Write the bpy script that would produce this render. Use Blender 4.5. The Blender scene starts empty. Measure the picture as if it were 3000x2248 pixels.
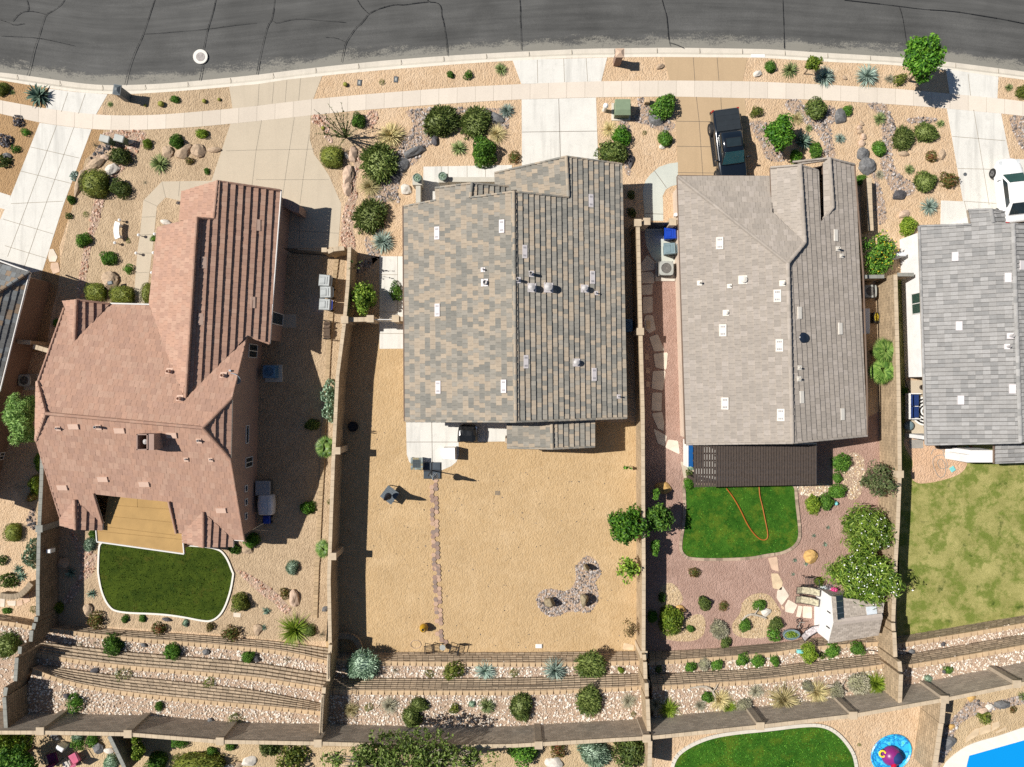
import bpy, math, random
import numpy as np
from mathutils import Vector, Matrix, noise as mnoise
R = math.radians
rng = np.random.default_rng(7)
random.seed(7)
S = bpy.context.scene
COL = S.collection
H = 49.0          # drone height above the yards, metres
F = 2080.0        # focal length in photograph pixels (3000 px wide)

# ------------------------------------------------------------------ camera, sky, sun, exposure
cam = bpy.data.cameras.new('camera')
cam.sensor_width = 36; cam.lens = F / 3000 * 36; cam.clip_start = 0.5; cam.clip_end = 3000
camo = bpy.data.objects.new('camera', cam); COL.objects.link(camo)
camo.location = (0, 0, H); S.camera = camo
SUN_EL, SUN_AZ = 49.0, -11.0      # light travels towards azimuth SUN_AZ (x right, y up in the picture)
w = bpy.data.worlds.new('World'); S.world = w; w.use_nodes = True
nt = w.node_tree; bg = nt.nodes['Background']
sky = nt.nodes.new('ShaderNodeTexSky'); sky.sky_type = 'NISHITA'; sky.sun_disc = False
sky.sun_elevation = R(SUN_EL); sky.sun_rotation = R(-90 - SUN_AZ + 0)
sky.altitude = 900; sky.air_density = 1.0; sky.dust_density = 0.6
nt.links.new(sky.outputs[0], bg.inputs[0]); bg.inputs[1].default_value = 0.05
sl = bpy.data.lights.new('sun', 'SUN'); sl.energy = 5.0; sl.angle = R(0.5); sl.color = (1.0, 0.955, 0.89)
so = bpy.data.objects.new('sun', sl); COL.objects.link(so)
d = Vector((math.cos(R(SUN_EL)) * math.cos(R(SUN_AZ)), math.cos(R(SUN_EL)) * math.sin(R(SUN_AZ)), -math.sin(R(SUN_EL))))
so.rotation_euler = d.to_track_quat('-Z', 'Y').to_euler(); so.location = (-60, 12, 90)
S.view_settings.view_transform = 'Standard'; S.view_settings.look = 'None'
S.view_settings.exposure = 0.27; S.view_settings.gamma = 1; S.view_settings.use_curve_mapping = False
S.render.engine = 'CYCLES'; S.cycles.max_bounces = 5; S.cycles.diffuse_bounces = 3; S.cycles.use_denoising = False

# ------------------------------------------------------------------ plan coordinates -> metres
K = 750 / 2072
OFF = {'A1': (0, 0), 'A2': (750, 0), 'A3': (1500, 0), 'A4': (2250, 0),
       'B1': (0, 550), 'B2': (750, 550), 'B3': (1500, 550), 'B4': (2250, 550),
       'C1': (0, 1100), 'C2': (750, 1100), 'C3': (1500, 1100), 'C4': (2250, 1100),
       'D1': (0, 1648), 'D2': (750, 1648), 'D3': (1500, 1648), 'D4': (2250, 1648)}
def q(c, x, y):
    o = OFF[c]; return (o[0] + x * K, o[1] + y * K)
def L(s):
    """'A1 10,20 30,40 A2 5,6' -> survey points"""
    out = []; c = None
    for t in s.split():
        if t in OFF: c = t
        else:
            a, b = t.split(',')
            out.append(q(c, float(a), float(b)) if c else (float(a), float(b)))
    return out
def W(p, z=0.0):
    k = (H - z) / F
    return Vector(((p[0] - 1500) * k, (1124 - p[1]) * k, z))
def WL(s, z=0.0):
    return [W(p, z) for p in (L(s) if isinstance(s, str) else s)]

# ------------------------------------------------------------------ materials
MATS = {}
def nodes(name):
    m = bpy.data.materials.new(name); m.use_nodes = True
    n = m.node_tree; b = n.nodes['Principled BSDF']; MATS[name] = m
    return m, n, b
def nd(n, t, **kw):
    x = n.nodes.new(t)
    for k, v in kw.items():
        if k in x.inputs: x.inputs[k].default_value = v
        else: setattr(x, k, v)
    return x
def mixc(n, a, b, f, mode='MIX'):
    x = n.nodes.new('ShaderNodeMix'); x.data_type = 'RGBA'; x.blend_type = mode
    for s, v in ((0, f), (6, a), (7, b)):
        if hasattr(v, 'is_output') or isinstance(v, bpy.types.NodeSocket): n.links.new(v, x.inputs[s])
        else: x.inputs[s].default_value = v if s == 0 else (*v, 1)
    return x.outputs[2]
def ramp(n, fac, stops):
    x = n.nodes.new('ShaderNodeValToRGB'); e = x.color_ramp.elements
    while len(e) < len(stops): e.new(0.5)
    for i, (p, c) in enumerate(stops):
        e[i].position = p; e[i].color = (*c, 1) if isinstance(c, tuple) else (c, c, c, 1)
    n.links.new(fac, x.inputs[0]); return x.outputs[0]
def mth(n, op, a, b=None):
    x = n.nodes.new('ShaderNodeMath'); x.operation = op
    for i, v in enumerate((a, b)):
        if v is None: continue
        if isinstance(v, bpy.types.NodeSocket): n.links.new(v, x.inputs[i])
        else: x.inputs[i].default_value = v
    return x.outputs[0]
def noise(n, vec, scale, detail=3, rough=0.55):
    x = nd(n, 'ShaderNodeTexNoise', Scale=scale, Detail=detail, Roughness=rough); n.links.new(vec, x.inputs['Vector']); return x.outputs['Fac']
def voro(n, vec, scale):
    x = nd(n, 'ShaderNodeTexVoronoi', Scale=scale); n.links.new(vec, x.inputs['Vector']); return x
def bump(n, b, hgt, s, dist=0.05):
    x = nd(n, 'ShaderNodeBump', Strength=s, Distance=dist); n.links.new(hgt, x.inputs['Height']); n.links.new(x.outputs[0], b.inputs['Normal'])
def pos(n): return n.nodes.new('ShaderNodeNewGeometry').outputs['Position']
def objc(n): return n.nodes.new('ShaderNodeTexCoord').outputs['Object']
def scl(c, f): return tuple(min(1, v * f) for v in c)

def mth_off(n, P):
    x = nd(n, 'ShaderNodeMapping'); x.inputs['Location'].default_value = (31, 17, 5); n.links.new(P, x.inputs[0]); return x.outputs[0]
def m_plain(name, c, rough=0.6, metal=0, var=0.12, scale=3.0, spec=0.4, coat=0):
    m, n, b = nodes(name)
    f = noise(n, objc(n), scale, 4)
    n.links.new(ramp(n, f, [(0.3, scl(c, 1 - var)), (0.7, scl(c, 1 + var))]), b.inputs['Base Color'])
    b.inputs['Roughness'].default_value = rough; b.inputs['Metallic'].default_value = metal
    b.inputs['Specular IOR Level'].default_value = spec; b.inputs['Coat Weight'].default_value = coat
    return m
def m_gravel(name, c, dark, light, cell=13.0, amt=0.55, patch=None, bs=0.8):
    """loose stone: every stone its own tone, with broad drifts in the colour"""
    m, n, b = nodes(name); P = pos(n)
    v = voro(n, P, cell); v2 = voro(n, P, cell * 0.55)
    r1 = ramp(n, v.outputs['Color'], [(0.0, dark), (0.35, c), (0.72, c), (1.0, light)])
    r2 = ramp(n, v2.outputs['Color'], [(0.12, dark), (0.4, c), (0.8, c), (1.0, light)])
    k = mixc(n, c, mixc(n, r1, r2, 0.4), amt)
    big = noise(n, P, 0.35, 5, 0.6); mid = noise(n, P, 2.2, 4, 0.6)
    k = mixc(n, k, ramp(n, big, [(0.3, scl(c, 0.80)), (0.7, scl(c, 1.18))]), 0.4)
    k = mixc(n, k, ramp(n, mid, [(0.3, scl(dark, 1.1)), (0.7, light)]), 0.16)
    k = mixc(n, k, scl(dark, 0.55), ramp(n, noise(n, P, 3.6, 6, 0.75), [(0.64, 0.0), (0.74, 0.7)]))
    k = mixc(n, k, scl(light, 1.05), ramp(n, noise(n, mth_off(n, P), 0.55, 6, 0.7), [(0.5, 0.0), (0.75, 0.45)]))
    if patch:
        k = mixc(n, k, patch, ramp(n, noise(n, P, 0.5, 5, 0.65), [(0.56, 0.0), (0.68, 0.8)]))
    n.links.new(k, b.inputs['Base Color']); b.inputs['Roughness'].default_value = 0.95; b.inputs['Specular IOR Level'].default_value = 0.15
    hs = mth(n, 'SUBTRACT', 1.0, v.outputs['Distance'])
    bump(n, b, mth(n, 'ADD', hs, mth(n, 'MULTIPLY', noise(n, P, cell * 0.4, 3), 1.2)), bs, 0.06)
    return m
def m_concrete(name, c, var=0.12, stain=0.12):
    m, n, b = nodes(name); P = pos(n)
    a = noise(n, P, 0.7, 6, 0.65); f = noise(n, P, 9, 4, 0.7)
    k = mixc(n, ramp(n, a, [(0.28, scl(c, 1 - var * 1.4)), (0.72, scl(c, 1 + var * 0.7))]), ramp(n, f, [(0.3, scl(c, 0.88)), (0.7, scl(c, 1.08))]), 0.45)
    k = mixc(n, k, scl(c, 0.55), mth(n, 'MULTIPLY', ramp(n, noise(n, P, 1.6, 6, 0.7), [(0.56, 0.0), (0.75, 1.0)]), stain * 2))
    tm = nd(n, 'ShaderNodeMapping'); tm.inputs['Scale'].default_value = (1.5, 0.13, 1); tm.inputs['Rotation'].default_value = (0, 0, -0.08); n.links.new(P, tm.inputs[0])
    k = mixc(n, k, scl(c, 0.72), ramp(n, noise(n, tm.outputs[0], 1.4, 5, 0.6), [(0.5, 0.0), (0.72, min(0.9, stain * 4))]))
    at = n.nodes.new('ShaderNodeAttribute'); at.attribute_name = 'tone'
    k = mixc(n, k, at.outputs['Color'], 1.0, 'MULTIPLY')
    n.links.new(k, b.inputs['Base Color']); b.inputs['Roughness'].default_value = 0.9; b.inputs['Specular IOR Level'].default_value = 0.2
    bump(n, b, f, 0.15, 0.02); return m
def m_attr(name, rough=0.8, var=0.2, scale=(2, 2, 2), spec=0.25, fine=14):
    """colour per tile/block from the mesh, weathered"""
    m, n, b = nodes(name); P = pos(n)
    at = n.nodes.new('ShaderNodeAttribute'); at.attribute_name = 'tone'
    mp = nd(n, 'ShaderNodeMapping'); mp.inputs['Scale'].default_value = scale; n.links.new(P, mp.inputs[0])
    a = noise(n, mp.outputs[0], 3, 5, 0.65); f = noise(n, P, fine, 3, 0.7)
    k = mixc(n, at.outputs['Color'], ramp(n, a, [(0.28, 1 - var), (0.72, 1 + var * 0.6)]), 1.0, 'MULTIPLY')
    k = mixc(n, k, ramp(n, f, [(0.25, 1 - var), (0.75, 1.1)]), 0.7, 'MULTIPLY')
    n.links.new(k, b.inputs['Base Color']); b.inputs['Roughness'].default_value = rough; b.inputs['Specular IOR Level'].default_value = spec
    return m
def m_leaf(name, cols, rough=0.55, trans=0.25):
    m, n, b = nodes(name)
    g = n.nodes.new('ShaderNodeNewGeometry').outputs['Random Per Island']
    oi = n.nodes.new('ShaderNodeObjectInfo').outputs['Random']
    k = ramp(n, g, [(i / max(1, len(cols) - 1), scl(c, 1.85)) for i, c in enumerate(cols)])
    k = mixc(n, k, ramp(n, oi, [(0, 0.75), (1, 1.2)]), 1.0, 'MULTIPLY')
    n.links.new(k, b.inputs['Base Color']); b.inputs['Roughness'].default_value = rough; b.inputs['Specular IOR Level'].default_value = 0.3
    tr = n.nodes.new('ShaderNodeBsdfTranslucent'); n.links.new(k, tr.inputs[0])
    ms = n.nodes.new('ShaderNodeMixShader'); ms.inputs[0].default_value = trans
    n.links.new(b.outputs[0], ms.inputs[1]); n.links.new(tr.outputs[0], ms.inputs[2])
    n.links.new(ms.outputs[0], n.nodes['Material Output'].inputs[0]); return m
def m_rocks(name, cols, rough=0.9):
    m, n, b = nodes(name)
    g = n.nodes.new('ShaderNodeNewGeometry').outputs['Random Per Island']
    k = ramp(n, g, [(i / (len(cols) - 1), c) for i, c in enumerate(cols)])
    k = mixc(n, k, ramp(n, noise(n, pos(n), 12, 4), [(0.3, 0.82), (0.7, 1.15)]), 1.0, 'MULTIPLY')
    n.links.new(k, b.inputs['Base Color']); b.inputs['Roughness'].default_value = rough; b.inputs['Specular IOR Level'].default_value = 0.2; return m
def m_lawn(name, dark, mid, light, bare=None, bare_cut=0.6, spots=None):
    m, n, b = nodes(name); P = pos(n)
    k = ramp(n, noise(n, P, 12, 5, 0.8), [(0.32, dark), (0.5, mid), (0.68, light)])
    k = mixc(n, k, ramp(n, noise(n, P, 2.6, 5, 0.7), [(0.35, dark), (0.65, light)]), 0.4)
    k = mixc(n, k, ramp(n, noise(n, P, 0.6, 5, 0.6), [(0.35, dark), (0.65, light)]), 0.35)
    if bare: k = mixc(n, k, bare, ramp(n, noise(n, P, 0.8, 7, 0.72), [(bare_cut - 0.04, 0.0), (bare_cut + 0.07, 0.85)]))
    if spots: k = mixc(n, k, spots, ramp(n, noise(n, P, 0.75, 6, 0.68), [(0.60, 0.0), (0.68, 0.85)]))
    n.links.new(k, b.inputs['Base Color']); b.inputs['Roughness'].default_value = 0.95; b.inputs['Specular IOR Level'].default_value = 0.1
    bump(n, b, noise(n, P, 22, 3, 0.8), 0.9, 0.06); return m
def m_stucco(name, c):
    m, n, b = nodes(name); P = pos(n)
    n.links.new(ramp(n, noise(n, P, 1.5, 6, 0.7), [(0.3, scl(c, 0.9)), (0.7, scl(c, 1.07))]), b.inputs['Base Color'])
    b.inputs['Roughness'].default_value = 0.95; b.inputs['Specular IOR Level'].default_value = 0.1
    bump(n, b, noise(n, P, 40, 3), 0.2, 0.01); return m
def m_block(name, c, joint=0.5, bw=0.4, bh=0.2, var=0.16):
    """concrete masonry: coursed along the wall's own run (uv in metres)"""
    m, n, b = nodes(name)
    uv = n.nodes.new('ShaderNodeTexCoord').outputs['UV']
    br = n.nodes.new('ShaderNodeTexBrick'); n.links.new(uv, br.inputs['Vector'])
    br.inputs['Color1'].default_value = (*scl(c, 1 - var), 1); br.inputs['Color2'].default_value = (*scl(c, 1 + var), 1)
    br.inputs['Mortar'].default_value = (*scl(c, joint), 1); br.inputs['Scale'].default_value = 1.0
    br.inputs['Mortar Size'].default_value = 0.014; br.inputs['Brick Width'].default_value = bw; br.inputs['Row Height'].default_value = bh
    P = pos(n)
    k = mixc(n, br.outputs[0], ramp(n, noise(n, P, 1.3, 6, 0.7), [(0.3, 0.78), (0.7, 1.12)]), 1.0, 'MULTIPLY')
    n.links.new(k, b.inputs['Base Color']); b.inputs['Roughness'].default_value = 0.95; b.inputs['Specular IOR Level'].default_value = 0.1
    bump(n, b, br.outputs['Fac'], -0.5, 0.02); return m

# ------------------------------------------------------------------ object helpers
def tag(o, label=None, cat=None, group=None, kind=None):
    if label: o['label'] = label
    if cat: o['category'] = cat
    if group: o['group'] = group
    if kind: o['kind'] = kind
    return o
def thing(name, label, cat, loc, group=None, rz=0.0):
    o = bpy.data.objects.new(name, None); COL.objects.link(o); o.empty_display_size = 0.2
    o.location = loc; o.rotation_euler = (0, 0, rz); return tag(o, label, cat, group)
class M:
    """collects faces; build() links them as one mesh object"""
    def __init__(s): s.v = []; s.f = []; s.m = []; s.c = []; s.uv = None
    def poly(s, pts, m=0, c=(1, 1, 1)):
        k = len(s.v); s.v += [tuple(p) for p in pts]; s.f.append(tuple(range(k, k + len(pts)))); s.m.append(m); s.c.append(c)
    def raw(s, vs, fs, m=0, c=(1, 1, 1)):
        k = len(s.v); s.v += [tuple(p) for p in vs]
        for f in fs: s.f.append(tuple(i + k for i in f)); s.m.append(m); s.c.append(c)
    def box(s, cx, cy, cz, sx, sy, sz, rz=0, m=0, c=(1, 1, 1), taper=1.0, bev=0.0):
        ca, sa = math.cos(rz), math.sin(rz); vs = []
        rings = [(-0.5, 1), (0.5, taper)] if not bev else [(-0.5, 1), (0.5 - bev / sz, 1), (0.5, 1 - 2 * bev / min(sx, sy))]
        for zz, t in rings:
            for a, b in ((-.5, -.5), (.5, -.5), (.5, .5), (-.5, .5)):
                x, y = a * sx * t, b * sy * t
                vs.append((cx + x * ca - y * sa, cy + x * sa + y * ca, cz + zz * sz))
        n = len(rings); fs = [(3, 2, 1, 0), tuple(4 * (n - 1) + i for i in range(4))]
        for r in range(n - 1):
            for i in range(4): j = (i + 1) % 4; fs.append((4 * r + i, 4 * r + j, 4 * r + 4 + j, 4 * r + 4 + i))
        s.raw(vs, fs, m, c)
    def prism(s, pts, z0, z1, m=0, c=(1, 1, 1), bottom=False):
        n = len(pts); a = sum(pts[i][0] * pts[(i + 1) % n][1] - pts[(i + 1) % n][0] * pts[i][1] for i in range(n))
        if a < 0: pts = pts[::-1]
        vs = [(p[0], p[1], z0) for p in pts] + [(p[0], p[1], z1) for p in pts]
        fs = [tuple(range(n, 2 * n))] + [(i, (i + 1) % n, n + (i + 1) % n, n + i) for i in range(n)]
        if bottom: fs.append(tuple(range(n - 1, -1, -1)))
        s.raw(vs, fs, m, c)
    def lathe(s, cx, cy, prof, n=16, m=0, c=(1, 1, 1), sx=1, sy=1, rz=0):
        vs = []; ca, sa = math.cos(rz), math.sin(rz)
        for r, z in prof:
            for i in range(n):
                a = 2 * math.pi * i / n; x, y = r * math.cos(a) * sx, r * math.sin(a) * sy
                vs.append((cx + x * ca - y * sa, cy + x * sa + y * ca, z))
        fs = [tuple(range(n - 1, -1, -1)), tuple(range((len(prof) - 1) * n, len(prof) * n))]
        for k in range(len(prof) - 1):
            for i in range(n): j = (i + 1) % n; fs.append((k * n + i, k * n + j, k * n + n + j, k * n + n + i))
        s.raw(vs, fs, m, c)
    def tube(s, path, rad, n=6, m=0, c=(1, 1, 1)):
        path = [Vector(p) for p in path]; rs = rad if isinstance(rad, (list, tuple)) else [rad] * len(path); vs = []
        for i, p in enumerate(path):
            t = (path[min(i + 1, len(path) - 1)] - path[max(i - 1, 0)]).normalized()
            u = t.cross(Vector((0, 0, 1)) if abs(t.z) < 0.9 else Vector((1, 0, 0))).normalized(); w_ = t.cross(u)
            for k in range(n):
                a = 2 * math.pi * k / n; vs.append(p + (u * math.cos(a) + w_ * math.sin(a)) * rs[i])
        fs = [tuple(range(n)), tuple(range(len(vs) - 1, len(vs) - n - 1, -1))]
        for i in range(len(path) - 1):
            for k in range(n): j = (k + 1) % n; fs.append((i * n + k, i * n + n + k, i * n + n + j, i * n + j))
        s.raw(vs, fs, m, c)
    def mesh(s, name, mats, off=(0, 0, 0), smooth=False):
        me = bpy.data.meshes.new(name)
        me.from_pydata([(v[0] - off[0], v[1] - off[1], v[2] - off[2]) for v in s.v], [], s.f)
        for x in (mats if isinstance(mats, (list, tuple)) else [mats]): me.materials.append(MATS[x] if isinstance(x, str) else x)
        nf = len(s.f)
        if nf:
            me.polygons.foreach_set('material_index', s.m)
            ca = me.attributes.new('tone', 'FLOAT_COLOR', 'FACE')
            ca.data.foreach_set('color', np.hstack([np.array(s.c, dtype=np.float32).reshape(nf, 3), np.ones((nf, 1), np.float32)]).ravel())
            if s.uv:
                ul = me.uv_layers.new(name='UVMap'); flat = []
                for fuv in s.uv: flat += [k for p in fuv for k in p]
                ul.data.foreach_set('uv', flat)
            if smooth: me.polygons.foreach_set('use_smooth', [True] * nf)
        me.update(); return me
    def build(s, name, mats, parent=None, smooth=False, off=None):
        """top-level: origin at the base centre; child: mesh given in world metres unless off=(0,0,0)"""
        if off is None:
            if parent: off = abs_loc(parent)
            else:
                a = np.array(s.v); off = ((a[:, 0].min() + a[:, 0].max()) / 2, (a[:, 1].min() + a[:, 1].max()) / 2, a[:, 2].min())
        o = bpy.data.objects.new(name, s.mesh(name, mats, off, smooth)); COL.objects.link(o)
        if parent: o.parent = parent
        else: o.location = off
        return o
def abs_loc(o):
    l = Vector((0, 0, 0))
    while o: l += o.location; o = o.parent
    return l
def copy_tree(o, parent=None):
    c = o.copy(); COL.objects.link(c)
    if parent: c.parent = parent
    for ch in o.children: copy_tree(ch, c)
    return c
def inside(poly, x, y):
    c = False; n = len(poly); j = n - 1
    for i in range(n):
        xi, yi = poly[i][0], poly[i][1]; xj, yj = poly[j][0], poly[j][1]
        if (yi > y) != (yj > y) and x < (xj - xi) * (y - yi) / (yj - yi) + xi: c = not c
        j = i
    return c
def resample(pts, n):
    pts = [Vector(p) for p in pts]; d = [0]
    for a, b in zip(pts, pts[1:]): d.append(d[-1] + (b - a).length)
    out = []
    for k in range(n):
        t = d[-1] * k / (n - 1); i = 0
        while i < len(pts) - 2 and d[i + 1] < t: i += 1
        f = (t - d[i]) / max(1e-9, d[i + 1] - d[i]); out.append(pts[i].lerp(pts[i + 1], min(1, f)))
    return out
def smooth_closed(pts, it=2):
    for _ in range(it):
        o = []
        for i in range(len(pts)):
            a, b = pts[i], pts[(i + 1) % len(pts)]
            o += [(a[0] * .75 + b[0] * .25, a[1] * .75 + b[1] * .25), (a[0] * .25 + b[0] * .75, a[1] * .25 + b[1] * .75)]
        pts = o
    return pts
def smooth_open(pts, it=2):
    for _ in range(it):
        o = [pts[0]]
        for a, b in zip(pts, pts[1:]):
            o += [(a[0] * .75 + b[0] * .25, a[1] * .75 + b[1] * .25), (a[0] * .25 + b[0] * .75, a[1] * .25 + b[1] * .75)]
        pts = o + [pts[-1]]
    return pts
def sheet(name, pts, z, mat, label, cat, kind='structure', thick=0.0, sm=0):
    """a ground surface; pts are survey points"""
    p = L(pts) if isinstance(pts, str) else pts
    if sm: p = smooth_closed(p, sm)
    m = M(); P3 = [W(a, z) for a in p]
    m.prism(P3, z - max(thick, 0.002), z)
    return tag(m.build(name, mat), label, cat, None, kind)
# ------------------------------------------------------------------ material library
TAN = (0.50, 0.335, 0.18)
m_gravel('desert_ground', (0.36, 0.26, 0.16), (0.22, 0.15, 0.09), (0.5, 0.38, 0.25), 6)
m_gravel('tan_gravel', (0.55, 0.395, 0.25), (0.38, 0.235, 0.125), (0.68, 0.53, 0.38), 10, 0.75)
m_gravel('gold_gravel', (0.475, 0.333, 0.18), (0.34, 0.21, 0.09), (0.61, 0.45, 0.27), 10, 0.75, bs=0.55)
m_gravel('brown_gravel', (0.45, 0.335, 0.215), (0.17, 0.105, 0.055), (0.62, 0.47, 0.31), 11, 0.75)
m_gravel('dirt', (0.37, 0.235, 0.12), (0.26, 0.15, 0.07), (0.46, 0.31, 0.17), 11, 0.4)
m_gravel('red_gravel', (0.365, 0.24, 0.19), (0.22, 0.115, 0.08), (0.55, 0.38, 0.31), 14, 0.65)
m_gravel('pale_gravel', (0.5, 0.37, 0.22), (0.27, 0.18, 0.09), (0.68, 0.54, 0.36), 12, 0.7)
m_gravel('bed_soil', (0.42, 0.31, 0.23), (0.16, 0.10, 0.06), (0.56, 0.40, 0.27), 10, 0.6)
m_gravel('bare_earth', (0.56, 0.37, 0.24), (0.44, 0.26, 0.14), (0.66, 0.47, 0.33), 12, 0.3, patch=(0.34, 0.2, 0.09))
m_concrete('concrete_white', (0.66, 0.64, 0.585), 0.1, 0.19)
m_concrete('concrete_walk', (0.64, 0.565, 0.475), 0.06, 0.04)
m_concrete('concrete_tan', (0.51, 0.435, 0.33), 0.07, 0.05)
m_concrete('concrete_sand', (0.46, 0.335, 0.205), 0.07, 0.05)
m_concrete('concrete_blue', (0.52, 0.54, 0.48), 0.1, 0.08)
m_concrete('concrete_curb', (0.62, 0.57, 0.49), 0.1, 0.10)
m_concrete('coping_white', (0.74, 0.71, 0.64), 0.04, 0.02)
m_plain('joint', (0.15, 0.12, 0.09), 0.95)
m_plain('joint_soft', (0.30, 0.26, 0.2), 0.95)
m_lawn('lawn_dark', (0.010, 0.024, 0.003), (0.038, 0.067, 0.007), (0.09, 0.125, 0.014), bare=(0.075, 0.08, 0.012), bare_cut=0.6)
m_lawn('lawn_bright', (0.008, 0.045, 0.004), (0.025, 0.11, 0.008), (0.08, 0.19, 0.02), bare=(0.10, 0.16, 0.015), bare_cut=0.53)
m_lawn('lawn_dry', (0.17, 0.185, 0.045), (0.32, 0.305, 0.09), (0.52, 0.46, 0.19), bare=(0.14, 0.19, 0.03), bare_cut=0.51, spots=(0.05, 0.085, 0.012))
m_plain('white_paint', (0.78, 0.78, 0.76), 0.5, var=0.03)
m_plain('cap_stone', (0.50, 0.36, 0.22), 0.95, var=0.14, scale=2)
m_plain('wall_cap', (0.50, 0.40, 0.28), 0.95, var=0.14, scale=2)
m_plain('grey_cap', (0.25, 0.25, 0.22), 0.95, var=0.14, scale=2)
m_block('block_tan', (0.43, 0.325, 0.21))
m_block('block_brown', (0.29, 0.215, 0.145))
m_block('block_grey', (0.45, 0.38, 0.30), joint=0.7)
m_plain('block_post', (0.34, 0.28, 0.21), 0.95)
m_attr('retaining_block', 0.95, 0.22)

def asphalt():
    m, n, b = nodes('asphalt')
    P = pos(n); uv = n.nodes.new('ShaderNodeTexCoord').outputs['UV']
    mp = nd(n, 'ShaderNodeMapping'); mp.inputs['Scale'].default_value = (0.10, 1.5, 1); n.links.new(uv, mp.inputs[0])
    st = noise(n, mp.outputs[0], 1.6, 5, 0.6); fine = noise(n, P, 26, 3, 0.8); big = noise(n, P, 0.3, 4)
    k = ramp(n, st, [(0.3, (0.068, 0.068, 0.065)), (0.7, (0.108, 0.107, 0.102))])
    k = mixc(n, k, ramp(n, fine, [(0.3, 0.5), (0.75, 1.4)]), 0.7, 'MULTIPLY')
    k = mixc(n, k, ramp(n, big, [(0.3, 0.78), (0.7, 1.2)]), 1.0, 'MULTIPLY')
    sep = n.nodes.new('ShaderNodeSeparateXYZ'); n.links.new(uv, sep.inputs[0]); v = sep.outputs[1]
    mp2 = nd(n, 'ShaderNodeMapping'); mp2.inputs['Scale'].default_value = (0.35, 1.1, 1); n.links.new(uv, mp2.inputs[0])
    patch = noise(n, mp2.outputs[0], 1.3, 6, 0.75); sp = noise(n, P, 11, 4, 0.75)
    # pale worn aggregate along the gutter (broken up) and in small scuffs further out
    edge = nd(n, 'ShaderNodeMapRange'); edge.inputs[1].default_value = 0.15; edge.inputs[2].default_value = 1.5
    edge.inputs[3].default_value = 0.30; edge.inputs[4].default_value = -0.10; n.links.new(v, edge.inputs[0])
    q_ = mth(n, 'ADD', mth(n, 'ADD', mth(n, 'MULTIPLY', patch, 0.75), mth(n, 'MULTIPLY', sp, 0.5)), edge.outputs[0])
    mask = ramp(n, q_, [(0.74, 0.0), (0.86, 0.75)])
    k = mixc(n, k, (0.27, 0.255, 0.215), mask)
    n.links.new(k, b.inputs['Base Color']); b.inputs['Roughness'].default_value = 0.85; b.inputs['Specular IOR Level'].default_value = 0.3
    bump(n, b, fine, 0.35, 0.02)
asphalt()
m_plain('crack_seal', (0.02, 0.02, 0.02), 0.7)

# ------------------------------------------------------------------ land
REAR = L('25,2146 116,2146 373,2151 644,2173 927,2178 1293,2188 1500,2185 1898,2162 2250,2126 2500,2097 2768,2050 3000,2003')
RZ = 4.5
rear_xy = [W(p, RZ) for p in REAR]
rear_xy = [Vector((-600, rear_xy[0].y, 0)), Vector((-40, rear_xy[0].y, 0))] + rear_xy + [Vector((45, rear_xy[-1].y + 2.6, 0)), Vector((600, rear_xy[-1].y + 2.6, 0))]
UP = 2.3                      # the lots behind stand this much higher
g = M(); n_ = len(rear_xy)
vs = [(p.x, 600, -0.35) for p in rear_xy] + [(p.x, p.y + 0.25, -0.35) for p in rear_xy] + [(p.x, p.y + 0.02, UP) for p in rear_xy] + [(p.x, -600, UP) for p in rear_xy]
fs = [(r * n_ + i, (r + 1) * n_ + i, (r + 1) * n_ + i + 1, r * n_ + i + 1) for r in range(3) for i in range(n_ - 1)]
g.raw(vs, fs)
tag(g.build('ground', 'desert_ground', off=(0, 0, 0)), 'sandy desert ground reaching to the horizon under the lots', 'ground', kind='structure')

xs = np.arange(-150, 3151, 25.0)
def line(s):
    p = L(s); p = sorted(p); X = [a[0] for a in p]; Y = [a[1] for a in p]
    y = np.interp(xs, X, Y)
    for _ in range(3):
        y[1:-1] = 0.25 * y[:-2] + 0.5 * y[1:-1] + 0.25 * y[2:]
    return [(float(a), float(b)) for a, b in zip(xs, y)]
l_asph = line('A1 -420,560 0,585 250,617 500,655 700,682 850,692 1010,690 1300,680 1600,655 2072,608 A2 250,575 600,535 1050,490 1500,455 2072,422 A3 600,395 1270,386 2072,398 A4 400,425 700,442 1080,465 1450,500 1800,545 2072,580 2500,650')
l_curb = line('A1 -420,590 0,650 400,715 600,745 870,765 1130,760 1500,735 1860,703 2072,685 A2 530,615 1000,570 1700,515 2072,492 A3 400,473 770,465 1220,462 1900,467 2072,471 A4 450,500 1000,525 1450,570 1860,620 2072,645 2500,720')
l_walk_u = line('A1 -420,730 0,812 400,885 770,930 1000,938 1300,930 1600,905 1880,880 2072,858 A2 460,803 840,768 1250,735 1700,703 2072,685 A3 400,668 720,658 1280,652 1870,658 2072,665 A4 450,685 1050,720 1480,760 1940,805 2072,822 2500,880')
l_walk_l = line('A1 -420,830 0,920 320,995 740,1048 1000,1055 1200,1050 1600,1028 2072,982 A2 440,935 840,893 1250,862 1700,830 2072,808 A3 400,795 720,787 1300,782 1880,795 2072,798 A4 450,810 850,835 1250,862 1450,880 1940,925 2072,940 2500,1000')

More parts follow.
